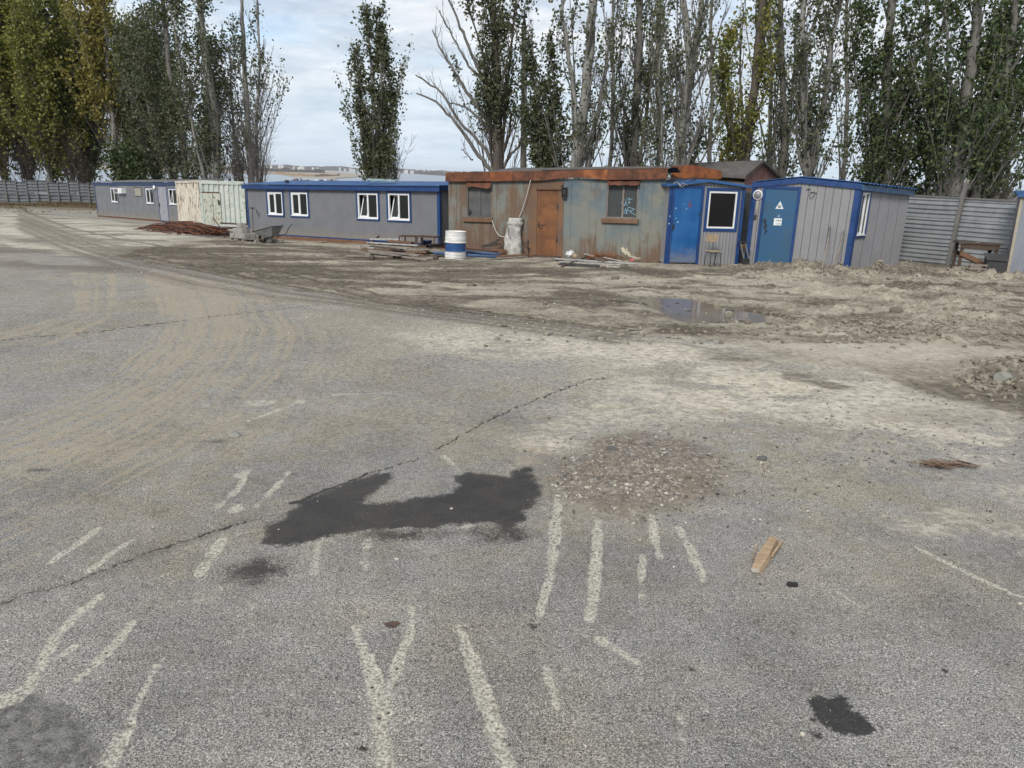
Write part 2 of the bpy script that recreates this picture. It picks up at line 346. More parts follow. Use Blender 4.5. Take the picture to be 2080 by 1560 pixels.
LEAFO = leafm('poplar_leaves_olive', [(0.116, 0.136, 0.031), (0.165, 0.181, 0.042), (0.232, 0.226, 0.053), (0.349, 0.280, 0.061)])
LEAFY = leafm('poplar_leaves_yellow', [(0.162, 0.140, 0.030), (0.228, 0.196, 0.045), (0.275, 0.224, 0.055), (0.142, 0.168, 0.055)])

# ------------------------------------------------------------------ mesh building
def fastmesh(name, verts, faces, mat=None, smooth=False):
    me = bpy.data.meshes.new(name); verts = np.asarray(verts, np.float32); faces = np.asarray(faces, np.int32)
    nf, k = faces.shape
    me.vertices.add(len(verts)); me.vertices.foreach_set('co', verts.ravel())
    me.loops.add(nf * k); me.loops.foreach_set('vertex_index', faces.ravel())
    me.polygons.add(nf); me.polygons.foreach_set('loop_start', np.arange(0, nf * k, k, dtype=np.int32))
    me.polygons.foreach_set('loop_total', np.full(nf, k, np.int32))
    me.polygons.foreach_set('use_smooth', np.full(nf, smooth, bool))
    me.update(calc_edges=True)
    if mat: me.materials.append(mat)
    return me
def link(name, me, parent=None, loc=None):
    o = bpy.data.objects.new(name, me); COL.objects.link(o)
    if parent is not None: o.parent = parent
    if loc is not None: o.location = loc
    return o
def tag(o, label=None, cat=None, group=None, kind=None):
    if label: o['label'] = label
    if cat: o['category'] = cat
    if group: o['group'] = group
    if kind: o['kind'] = kind
    return o
def thing(name, label, cat, mat=None, group=None, loc=None, rz=0):
    o = bpy.data.objects.new(name, None); COL.objects.link(o); o.empty_display_size = 0.2
    if mat is not None: o.matrix_world = mat
    if loc is not None:
        o.location = loc; o.rotation_euler = (0, 0, rz)
    tag(o, label, cat, group); return o
class MB:
    def __init__(s, M=None): s.v = []; s.f = []; s.mi = []; s.M = M; s.cur = 0; s.sm = []
    def add(s, vs, fs, smooth=False):
        b = len(s.v)
        for p in vs:
            p = Vector(p); s.v.append(s.M @ p if s.M else p)
        for f in fs: s.f.append([b + i for i in f]); s.mi.append(s.cur); s.sm.append(smooth)
        return s
    def box(s, x0, x1, y0, y1, z0, z1):
        return s.add([(x0, y0, z0), (x1, y0, z0), (x1, y1, z0), (x0, y1, z0), (x0, y0, z1), (x1, y0, z1), (x1, y1, z1), (x0, y1, z1)],
                     [(0, 3, 2, 1), (4, 5, 6, 7), (0, 1, 5, 4), (1, 2, 6, 5), (2, 3, 7, 6), (3, 0, 4, 7)])
    def hexa(s, p8): return s.add(p8, [(0, 3, 2, 1), (4, 5, 6, 7), (0, 1, 5, 4), (1, 2, 6, 5), (2, 3, 7, 6), (3, 0, 4, 7)])
    def bar(s, p, q, w, h, up=(0, 0, 1)):
        p = Vector(p); q = Vector(q); d = (q - p).normalized(); u = Vector(up); a = d.cross(u)
        if a.length < 1e-4: a = d.cross(Vector((0, 1, 0)))
        a.normalize(); b = a.cross(d).normalized(); a = a * w / 2; b = b * h / 2
        return s.hexa([p - a - b, p + a - b, q + a - b, q - a - b, p - a + b, p + a + b, q + a + b, q - a + b])
    def tube(s, pts, r, n=8, cap=True, smooth=True):
        pts = [Vector(p) for p in pts]; rr = r if isinstance(r, (list, tuple)) else [r] * len(pts)
        vs = []; prev = None
        for i, p in enumerate(pts):
            d = (pts[min(i + 1, len(pts) - 1)] - pts[max(i - 1, 0)]).normalized()
            a = (prev - d * prev.dot(d)) if prev else d.orthogonal()
            if a.length < 1e-5: a = d.orthogonal()
            a.normalize(); prev = a; b = d.cross(a)
            for j in range(n):
                t = 2 * pi * j / n; vs.append(p + (a * cos(t) + b * sin(t)) * rr[i])
        fs = [(i * n + j, i * n + (j + 1) % n, (i + 1) * n + (j + 1) % n, (i + 1) * n + j) for i in range(len(pts) - 1) for j in range(n)]
        s.add(vs, fs, smooth)
        if cap:
            b = len(s.v) - len(vs); s.f.append([b + j for j in range(n)][::-1]); s.mi.append(s.cur); s.sm.append(False)
            e = b + (len(pts) - 1) * n; s.f.append([e + j for j in range(n)]); s.mi.append(s.cur); s.sm.append(False)
        return s
    def lathe(s, prof, n=24, c=(0, 0, 0), smooth=True):
        vs = [(c[0] + r * cos(2 * pi * j / n), c[1] + r * sin(2 * pi * j / n), c[2] + z) for r, z in prof for j in range(n)]
        fs = [(i * n + j, i * n + (j + 1) % n, (i + 1) * n + (j + 1) % n, (i + 1) * n + j) for i in range(len(prof) - 1) for j in range(n)]
        return s.add(vs, fs, smooth)
    def plate(s, pts, thick=0.002, y=0.0):
        """polygon pts (x,z) facing -y, given thickness"""
        n = len(pts); vs = [(a, y - thick, b) for a, b in pts] + [(a, y, b) for a, b in pts]
        fs = [list(range(n)), list(range(n, 2 * n))[::-1]] + [(i, n + i, n + (i + 1) % n, (i + 1) % n) for i in range(n)]
        return s.add(vs, fs)
    def stroke(s, pts, w, y=0.0, thick=0.002):
        for (a, b), (c, d) in zip(pts[:-1], pts[1:]):
            L = sqrt((c - a) ** 2 + (d - b) ** 2) or 1e-6; nx, nz = -(d - b) / L * w / 2, (c - a) / L * w / 2; ex, ez = (c - a) / L * w * 0.3, (d - b) / L * w * 0.3
            thick += 0.0002
            s.plate([(a - ex + nx, b - ez + nz), (a - ex - nx, b - ez - nz), (c + ex - nx, d + ez - nz), (c + ex + nx, d + ez + nz)], thick, y)
        return s
    def mesh(s, name, mats):
        me = bpy.data.meshes.new(name); me.from_pydata([tuple(v) for v in s.v], [], s.f)
        for m_ in (mats if isinstance(mats, (list, tuple)) else [mats]): me.materials.append(m_)
        me.polygons.foreach_set('material_index', s.mi); me.polygons.foreach_set('use_smooth', s.sm); me.update(); return me
    def build(s, name, mats, parent=None, loc=None): return link(name, s.mesh(name, mats), parent, loc)

class Wall:
    """upright frame through two base points: x along, y inwards, z up"""
    def __init__(s, A, B):
        s.A = V(A); s.B = V(B); ex = (s.B - s.A).normalized(); s.L = (s.B - s.A).length
        ez = Vector((0, 0, 1)); ez = (ez - ex * ez.dot(ex)).normalized(); ey = ez.cross(ex)
        s.M = Matrix(((ex.x, ey.x, ez.x, s.A.x), (ex.y, ey.y, ez.y, s.A.y), (ex.z, ey.z, ez.z, s.A.z), (0, 0, 0, 1)))
        s.Mi = s.M.inverted(); s.ey = ey
    def p(s, px, py, off=0.0):
        d = V(ray(px, py)); o = Vector((0, 0, EYE)); n = s.ey; c = s.A + n * off
        t = (c - o).dot(n) / d.dot(n); q = s.Mi @ (o + d * t); return q.x, q.z
    def rect(s, px0, py0, px1, py1, off=0.0):
        """px of top-left and bottom-right corner"""
        a = s.p(px0, py0, off); b = s.p(px1, py1, off); return min(a[0], b[0]), max(a[0], b[0]), min(a[1], b[1]), max(a[1], b[1])

def ribs(x0, x1, pitch, depth, duty=0.35, flank=0.15):
    pts = [(x0, 0.0)]; x = x0
    while x < x1 - 1e-6:
        for f, y in ((duty, 0), (duty + flank, depth), (1 - flank, depth), (1.0, 0)):
            xx = x + f * pitch
            if xx < x1: pts.append((xx, y))
        x += pitch
    pts.append((x1, 0.0)); return pts
def ribwall(mb, prof, z0, z1, holes=(), y=0.0):
    """profile (x, y) swept up between z0 and z1 (number or function of x), rectangular holes left open"""
    fz1 = z1 if callable(z1) else (lambda x: z1); fz0 = z0 if callable(z0) else (lambda x: z0)
    xs = sorted(set([p[0] for p in prof] + [h[0] for h in holes if prof[0][0] < h[0] < prof[-1][0]] + [h[1] for h in holes if prof[0][0] < h[1] < prof[-1][0]]))
    px = [p[0] for p in prof]; py = [p[1] for p in prof]
    for a, b in zip(xs[:-1], xs[1:]):
        if b - a < 1e-5: continue
        ya, yb = float(np.interp(a + 1e-7, px, py)), float(np.interp(b - 1e-7, px, py)); mid = (a + b) / 2
        segs = [(None, None)]; hs = sorted([h for h in holes if h[0] <= mid <= h[1]], key=lambda h: h[2])
        lows = [None] + [h[3] for h in hs]; highs = [h[2] for h in hs] + [None]
        for lo, hi in zip(lows, highs):
            la, lb = (fz0(a), fz0(b)) if lo is None else (lo, lo); ha, hb = (fz1(a), fz1(b)) if hi is None else (hi, hi)
            mb.add([(a, y + ya, la), (b, y + yb, lb), (b, y + yb, hb), (a, y + ya, ha)], [(0, 1, 2, 3)])
def panel(parent, name, mat, prof, z0, z1, hs, M=None):
    a, b = prof[0][0], prof[-1][0]; full = [h for h in hs if h[0] <= a + 1e-4 and h[1] >= b - 1e-4]
    f1 = z1 if callable(z1) else (lambda x: z1)
    if full:
        h = full[0]; parts = []
        if h[2] > z0 + .02: parts.append((z0, h[2]))
        if min(f1(a), f1(b)) > h[3] + .02: parts.append((h[3], z1))
        for lo, hi in parts: mb = MB(M); ribwall(mb, prof, lo, hi); mb.build(name, mat, parent)
    else:
        mb = MB(M); ribwall(mb, prof, z0, z1, hs)
        if mb.v: mb.build(name, mat, parent)
def frame_rect(mb, x0, x1, z0, z1, w, y0, y1):
    mb.box(x0, x0 + w, y0, y1, z0, z1); mb.box(x1 - w, x1, y0, y1, z0, z1)
    mb.box(x0 + w, x1 - w, y0 + 0.001, y1, z1 - w, z1); mb.box(x0 + w, x1 - w, y0 + 0.001, y1, z0, z0 + w)

def pvc_window(parent, r, trim=0.09, split=0.5, tilt=None, glass=None, tops=0.0, name='window', M=None, lab=None, deep=.24):
    """white plastic two-leaf window in a blue surround. r = outer rect of the white frame"""
    x0, x1, z0, z1 = r; g = glass or GLASS
    w = MB(M); fw = min(0.065, (x1 - x0) * 0.08)
    frame_rect(w, x0, x1, z0, z1, fw, -0.012, 0.05); xm = x0 + (x1 - x0) * split
    if split: w.box(xm - fw * 0.55, xm + fw * 0.55, -0.010, 0.05, z0 + fw, z1 - fw)
    w.box(x0 - 0.01, x1 + 0.01, -0.05, -0.0125, z0 - 0.012, z0 + 0.022)
    o = w.build(name, WHITE, parent)
    if lab: o['label'] = lab
    t = MB(M); frame_rect(t, x0 - trim, x1 + trim, z0 - trim, z1 + trim + tops, trim - 0.003, -0.028, 0.0); t.build('window_surround', BLUE, o)
    leaves = [(x0 + fw, xm - fw * .55), (xm + fw * .55, x1 - fw)] if split else [(x0 + fw, x1 - fw)]
    for i, (a, b) in enumerate(leaves):
        za, zb = z0 + fw, z1 - fw
        if i == tilt:
            lean = 0.16; mb = MB(M); pa = MB(M)
            def T(x, z, y): 
                k = (z - za) / (zb - za); return (x + 0.17 * k * (b - a) , y + 0.03 + lean * k, z - 0.02 * k)
            def bx(xa, xb, zc, zd, ya, yb, q): q.hexa([T(xa, zc, ya), T(xb, zc, ya), T(xb, zc, yb), T(xa, zc, yb), T(xa, zd, ya), T(xb, zd, ya), T(xb, zd, yb), T(xa, zd, yb)])
            f = 0.045; b2 = b - 0.17 * (b - a) * 0.5
            bx(a, a + f, za, zb, 0, 0.05, mb); bx(b2 - f, b2, za, zb, 0, 0.05, mb); bx(a + f, b2 - f, za, za + f, 0.001, 0.05, mb); bx(a + f, b2 - f, zb - f, zb, 0.001, 0.05, mb)
            mb.build('tilted_sash', WHITE, o); bx(a + f, b2 - f, za + f, zb - f, 0.02, 0.03, pa); pa.build('pane', g, o)
        else:
            pa = MB(M)
            if i == 0 and split: 
                q = MB(M); frame_rect(q, a, b, za, zb, 0.035, 0.0, 0.045); q.build('sash', WHITE, o); a += 0.035; b -= 0.035; za += 0.035; zb -= 0.035
            pa.box(a, b, 0.022, 0.030, za, zb); pa.build('pane', g, o)
    bk = MB(M); bk.box(x0 + (.06 if deep < .2 else -.02), x1 + .02, deep, deep + .02, z0 - .02, z1 + .02); bk.build('dark_backing', DARKI, o)  # near-black sheet standing in for the unlit room behind the window
    return o
# ------------------------------------------------------------------ GROUND
def ground_fields(X, Y):
    wx = (fbm(X * 1.3, Y * 1.3, 4, 1) - .5) * 0.30; wy = (fbm(X * 1.3, Y * 1.3, 4, 5) - .5) * 0.30
    Xw, Yw = X + wx * np.clip(Y / 6, 0.15, 2), Y + wy * np.clip(Y / 4, 0.1, 2.5)
    hx = (fbm(X * 18, Y * 18, 4, 8, .65) - .5) * 0.055; hy = (fbm(X * 18, Y * 18, 4, 12, .65) - .5) * 0.055
    Xf, Yf = X + hx, Y + hy
    dirt = poly(Xw, Yw, [(230, 520), (330, 495), (480, 470), (600, 455), (900, 455), (1400, 470), (2400, 500), (2700, 700), (2500, 1000), (2080, 850), (1900, 800), (1750, 752), (1600, 735), (1500, 700), (1280, 676), (1130, 655), (1000, 640), (800, 618), (640, 594), (520, 572), (400, 552)], 0.35)
    mud = band(Xw, Yw, [(60, 440, 25), (130, 478, 36), (200, 508, 40), (300, 536, 30), (420, 562, 30), (520, 584, 26), (640, 604, 14), (800, 624, 10), (950, 640, 8), (1150, 657, 8), (1280, 692, 12), (1450, 708, 14), (1540, 726, 22)], 0.9)
    mud = np.maximum(mud * .55, sweep(X + wx * .3, Y + wy * .3, [(40, 425), (140, 462), (250, 486), (420, 512), (600, 560), (800, 602), (1000, 634), (1300, 672)], [(40, 470), (130, 512), (230, 548), (400, 590), (560, 612), (700, 622), (850, 645), (1250, 700)], 16, 8, 9, .9, .35, 1.0))
    mud = np.maximum(mud, 0.75 * band(Xw, Yw, [(380, 520, 40), (560, 540, 60), (700, 552, 50), (900, 560, 40), (1050, 562, 20)], 0.9))
    mud = np.maximum(mud, 0.62 * sstep(.34, .58, fbm(X * .8, Y * 1.5, 5, 97, .6)) * poly(Xw, Yw, [(300, 500), (480, 492), (700, 505), (1000, 535), (1350, 545), (1400, 560), (1100, 575), (850, 590), (640, 590), (450, 560), (330, 530)], .8))
    mud = np.maximum(mud, 0.55 * band(Xw, Yw, [(0, 480, 50), (140, 500, 50), (280, 490, 30)], 0.9))
    mud = np.maximum(mud, 0.5 * band(Xw, Yw, [(560, 505, 14), (900, 535, 14), (1300, 552, 16), (1500, 560, 20)], 0.9))
    mud = np.maximum(mud, 0.95 * band(Xw, Yw, [(1050, 604, 10), (1180, 610, 20), (1300, 616, 26), (1500, 630, 32), (1640, 642, 24)], 0.9))
    mud = np.maximum(mud, 0.6 * blob(Xw, Yw, 1500, 725, 110, 20)); mud = np.maximum(mud, 0.6 * blob(Xw, Yw, 1990, 800, 180, 40))
    mud = np.maximum(mud, 0.55 * band(Xw, Yw, [(1100, 590, 6), (1180, 596, 8), (1300, 590, 8), (1370, 600, 5)], 0.8))
    sand = 0.72 * poly(Xw, Yw, [(760, 690), (1000, 655), (1250, 690), (1500, 690), (1750, 730), (2000, 760), (2080, 850), (2400, 1100), (2080, 1010), (1900, 920), (1600, 880), (1350, 865), (1180, 880), (1040, 940), (1100, 870), (1180, 810), (1240, 760), (1150, 735), (950, 725)], 1.3)
    sand = np.maximum(sand, 0.9 * poly(Xw, Yw, [(1500, 670), (1700, 672), (1950, 700), (1990, 740), (1850, 750), (1650, 730), (1520, 700)], 0.4))
    sand = np.maximum(sand, 0.6 * band(Xw, Yw, [(700, 585, 30), (950, 592, 30), (1200, 590, 20), (1450, 590, 25), (1700, 600, 30), (2100, 640, 30)], 0.9))
    sand = np.maximum(sand, 0.5 * band(Xw, Yw, [(0, 440, 12), (100, 455, 14), (300, 475, 16), (420, 478, 10)], 0.9))
    sand = np.maximum(sand, 0.62 * poly(Xw, Yw, [(-60, 425), (200, 445), (420, 470), (330, 500), (150, 520), (-60, 500)], 1.2))
    mud = np.maximum(mud, 0.7 * sstep(.48, .62, fbm(X * .35, Y * .7, 5, 71, .6)) * poly(Xw, Yw, [(-60, 425), (250, 445), (480, 480), (300, 560), (-60, 540)], 1.0))
    sand = np.maximum(sand, 0.7 * band(Xw, Yw, [(870, 690, 5), (960, 672, 7), (1020, 662, 5)], 0.9)); sand = np.maximum(sand, 0.7 * band(Xw, Yw, [(790, 682, 3), (880, 688, 5), (990, 694, 5)], 0.9))
    sand = np.maximum(sand, 0.55 * blob(Xw, Yw, 1960, 1080, 200, 60)); sand = np.maximum(sand, 0.35 * blob(Xw, Yw, 1250, 1020, 350, 60))
    # tan dust carried in by wheels
    tan = 0
    LB = [(292, 552), (312, 590), (330, 635), (300, 700), (235, 755), (140, 805), (20, 850), (-80, 880)]
    RB = [(560, 590), (640, 640), (670, 700), (640, 780), (560, 870), (430, 960), (250, 1060), (0, 1180)]
    Xs, Ys = X + wx * .35, Y + wy * .35
    tan = sweep(Xs, Ys, LB, [(l[0] * .45 + r_[0] * .55, l[1] * .45 + r_[1] * .55) for l, r_ in zip(LB, RB)], 15, 3, 8, .8, .35, 1.0)
    tan = np.maximum(tan, sweep(Xs, Ys, [(l[0] * .5 + r_[0] * .5, l[1] * .5 + r_[1] * .5) for l, r_ in zip(LB, RB)], RB, 14, 4, 8, .85, .10, .8))
    tan = np.maximum(tan, sweep(Xs, Ys, [(140, 552), (160, 590), (150, 630), (60, 660), (-60, 685)], [(235, 556), (240, 600), (225, 650), (110, 700), (-60, 745)], 7, 5, 8, .9, .3, .85))
    tan = tan * (.55 + .45 * sstep(.34, .55, fbm(X * 1.6, Y * 1.6, 5, 99, .6)))
    tan = np.maximum(tan, 0.45 * poly(Xw, Yw, [(560, 620), (800, 640), (1000, 660), (900, 730), (750, 760), (640, 720)], 1.0))
    tan = np.maximum(tan, 0.9 * blob(Xw, Yw, 1085, 905, 45, 16)); tan = np.maximum(tan, 0.7 * blob(Xw, Yw, 1230, 830, 70, 10)); tan = np.maximum(tan, 0.8 * blob(Xw, Yw, 1430, 825, 70, 9))
    tan = np.maximum(tan, 0.8 * blob(Xw, Yw, 1060, 935, 35, 12)); tan = np.maximum(tan, 0.8 * blob(Xw, Yw, 1370, 985, 60, 35))
    mud = np.maximum(mud, 0.85 * sstep(.5, .62, fbm(X * .9 + 5, Y * 1.6, 5, 51, .6)) * np.maximum(band(Xw, Yw, [(880, 640, 20), (1150, 665, 26), (1300, 700, 30), (1500, 730, 34), (1700, 790, 34), (2080, 850, 50)], .9), 0))
    tan = np.maximum(tan, 0.30 * sstep(.50, .66, fbm(X * .55, Y * .55, 4, 31)) * sstep(3.5, 6, Y))
    sand = np.maximum(sand, 0.24 * sstep(2.0, 4.0, Y) * poly(Xw, Yw, [(560, 640), (1000, 660), (2200, 760), (2300, 1150), (1700, 1100), (1300, 1050), (900, 960), (600, 880)], 1.6))
    sand = sand * (1 - .55 * sstep(.50, .64, fbm(X * 1.1 + 9, Y * 1.9, 5, 81, .6)) * (1 - dirt))
    sand = np.maximum(sand, 0.45 * sstep(.50, .66, fbm(X * .35 + 3, Y * .8, 5, 35)) * sstep(4, 9, Y) * sstep(-4, 1.5, X)); sand = np.maximum(sand, 0.5 * dirt * sstep(.42, .62, fbm(X * .5, Y * 1.1, 5, 37)))
    mud = np.maximum(mud, 0.55 * dirt * sstep(.50, .66, fbm(X * .7, Y * 1.3, 5, 39)))
    grav = 1.0 * poly(Xw, Yw, [(1090, 950), (1150, 900), (1230, 885), (1330, 880), (1440, 910), (1490, 960), (1480, 1010), (1400, 1045), (1280, 1050), (1170, 1020), (1110, 1000)], 0.30) * (0.62 + 0.38 * sstep(.36, .58, fbm(X * 3.2, Y * 3.2, 5, 95, .6)))
    sand = np.maximum(sand, 0.6 * blob(Xw, Yw, 1130, 895, 110, 26)); sand = np.maximum(sand, .35 * blob(Xw, Yw, 1360, 960, 130, 40))
    grav = np.maximum(grav, 0.5 * blob(Xw, Yw, 1900, 850, 200, 30)); grav = np.maximum(grav, 0.45 * blob(Xw, Yw, 1500, 870, 200, 30)); grav = np.maximum(grav, 0.4 * blob(Xw, Yw, 1250, 1045, 250, 30))
    wet = poly(X + hx * 1.6, Y + hy * 1.6, [(528, 1095), (540, 1070), (600, 1035), (598, 1020), (650, 1003), (700, 980), (760, 962), (800, 957), (790, 980), (755, 1000), (742, 1022), (780, 1022), (850, 1010), (915, 1000), (930, 978), (918, 966), (960, 958), (1000, 964), (1035, 970), (1040, 955), (1075, 950), (1092, 975), (1102, 1002), (1090, 1020), (1065, 1040), (1068, 1058), (1030, 1076), (1000, 1062), (930, 1066), (880, 1074), (800, 1076), (730, 1080), (640, 1098), (580, 1110), (540, 1108)], 0.07)
    wet = np.maximum(wet, poly(X + hx * .9, Y + hy * .9, [(1640, 1425), (1662, 1414), (1680, 1420), (1700, 1408), (1722, 1416), (1730, 1440), (1748, 1444), (1762, 1452), (1768, 1470), (1780, 1485), (1762, 1496), (1720, 1492), (1680, 1478), (1652, 1455)], 0.022))
    wet = np.maximum(wet, 0.72 * blob(Xw, Yw, 520, 1168, 105, 36, 1.1)); wet = np.maximum(wet, 0.66 * blob(Xw, Yw, 820, 1085, 130, 24)); wet = np.maximum(wet, 0.70 * blob(Xw, Yw, 1010, 1085, 110, 28))
    for (a, b, c, d, e) in ((70, 955, 50, 7, .6), (430, 898, 55, 7, .6), (225, 920, 40, 8, .4), (1405, 1360, 9, 5, .8), (1910, 1357, 12, 6, .8), (1862, 1362, 10, 5, .7), (1083, 1272, 14, 9, .7), (735, 1527, 14, 8, .8), (1648, 1463, 7, 5, .9), (1660, 1490, 14, 7, .9), (1680, 1520, 10, 5, .5), (1760, 840, 30, 4, .4), (1790, 1470, 40, 10, .5), (700, 1290, 20, 7, .5), (1230, 770, 14, 3, .6), (500, 800, 10, 3, .3)):
        wet = np.maximum(wet, e * blob(Xf, Yf, a, b, c, d))
    worn = 0.9 * poly(Xf, Yf, [(-200, 1440), (60, 1400), (120, 1420), (190, 1480), (240, 1560), (260, 1640), (-200, 1700)], 0.06)
    worn = np.maximum(worn, 0.8 * band(Xf, Yf, [(215, 1600, 60), (262, 1480, 24)], 0.8) * 0.8); worn = np.maximum(worn, 0.55 * band(Xw, Yw, [(0, 1230, 60), (200, 1170, 46), (400, 1100, 36), (560, 1040, 24)], 0.9))
    GR = [([(838, 1235, 5), (830, 1290, 9), (808, 1350, 11), (790, 1400, 12), (784, 1450, 13)], .85), ([(722, 1275, 8), (742, 1330, 13), (762, 1390, 19), (770, 1460, 20), (784, 1570, 22)], 1), ([(928, 1275, 9), (955, 1330, 14), (975, 1400, 17), (1000, 1470, 20), (1034, 1570, 26)], 1),
          ([(1214, 1060, 9), (1212, 1130, 12), (1206, 1200, 12), (1200, 1262, 12)], 1), ([(1132, 1015, 8), (1126, 1080, 12), (1122, 1140, 12), (1110, 1200, 9), (1097, 1250, 8)], .85), ([(1325, 1050, 7), (1330, 1100, 9), (1338, 1132, 8)], .9), ([(1378, 1072, 6), (1400, 1110, 9), (1415, 1145, 11), (1430, 1180, 8)], .9),
          ([(1305, 1130, 8), (1304, 1220, 9)], .5), ([(648, 1095, 9), (638, 1165, 10)], .8), ([(747, 1100, 9), (742, 1158, 10)], .6), ([(-20, 1462, 16), (0, 1449, 17), (65, 1390, 15), (108, 1301, 11), (154, 1251, 13), (205, 1213, 9)], .85), ([(90, 1360, 9), (151, 1314, 9)], .6),
          ([(155, 1385, 7), (215, 1330, 13), (269, 1266, 9)], .65), ([(205, 1580, 30), (258, 1477, 16), (280, 1431, 7), (303, 1380, 8), (330, 1339, 8)], .8), ([(100, 1143, 6), (144, 1115, 8), (200, 1073, 9)], .85), ([(180, 1161, 8), (230, 1122, 10), (268, 1097, 6)], .8), ([(405, 1168, 10), (431, 1126, 13), (452, 1097, 10)], .9),
          ([(442, 1030, 7), (480, 998, 8), (505, 955, 6)], .6), ([(520, 1030, 6), (560, 990, 7), (585, 960, 6)], .5), ([(505, 855, 5), (560, 835, 5), (605, 817, 7)], .8), ([(640, 806, 3), (700, 799, 4), (800, 797, 3)], .6), ([(418, 860, 4), (480, 845, 6)], .5),
          ([(1100, 1340, 10), (1120, 1400, 10), (1132, 1440, 9)], .35), ([(1700, 1200, 4), (1760, 1240, 4)], .3), ([(1860, 1110, 5), (1960, 1160, 5), (2080, 1215, 5)], .6), ([(900, 925, 6), (940, 960, 5)], .5), ([(1200, 1290, 20), (1300, 1350, 8)], .3), ([(1380, 1450, 12), (1400, 1560, 14)], .2)]
    gro = 0
    for p, a in GR: gro = np.maximum(gro, a * band(X + hx * .45, Y + hy * .4, [(q[0], q[1], q[2] * .88) for q in p], 0.8))
    for (a, b, c, d, e) in ((495, 963, 13, 7, .9), (480, 1035, 14, 7, .8), (528, 817, 24, 5, .8), (605, 816, 10, 4, .9), (728, 1040, 8, 5, 1), (650, 1440, 20, 10, .3), (950, 1068, 14, 6, .4)): gro = np.maximum(gro, e * blob(Xf, Yf, a, b, c, d))
    gro = gro * (0.25 + 0.75 * sstep(.38, .56, fbm(X * 8, Y * 8, 4, 91, .6)))
    C = [([(-20, 1235, 3), (60, 1205, 3), (150, 1182, 3), (250, 1140, 3), (330, 1112, 3.5), (400, 1090, 4), (480, 1064, 4), (560, 1045, 3)], 1), ([(600, 1020, 9), (640, 1003, 6), (700, 978, 4), (760, 957, 3.5), (810, 943, 2.5), (850, 930, 2), (900, 905, 2), (940, 880, 1.8), (1000, 850, 2.4), (1060, 822, 2.6), (1130, 795, 2.8), (1200, 770, 2.8), (1240, 764, 2)], .9),
         ([(-10, 508, 3.4), (200, 501, 3.2), (400, 497, 2.6), (480, 495, 2)], 1), ([(-10, 563, 4.5), (150, 560, 4.2), (300, 551, 3.4)], .8), ([(-10, 690, 4.5), (200, 672, 4.5), (330, 655, 4.5), (450, 640, 4.2), (560, 628, 3.5), (650, 617, 2.5)], .8), ([(870, 690, 1), (1000, 652, 1)], .3),
         ([(1588, 800, 1.3), (1590, 850, 1.6), (1600, 905, 1.4)], .5), ([(1050, 640, 3.5), (1200, 660, 3.5), (1400, 715, 3)], .45), ([(920, 1274, 2), (985, 1272, 2)], .8)]
    cr = 0
    for p, a in C: cr = np.maximum(cr, a * band(X + hx * 1.0 * np.clip(Y / 4, .4, 2.0), Y + hy * 1.4 * np.clip(Y / 4, .4, 2.0), p, 0.6))
    return dict(dirt=dirt, mud=mud, sand=sand, tan=tan, grav=grav, wet=wet, worn=worn, gro=gro, cr=cr)

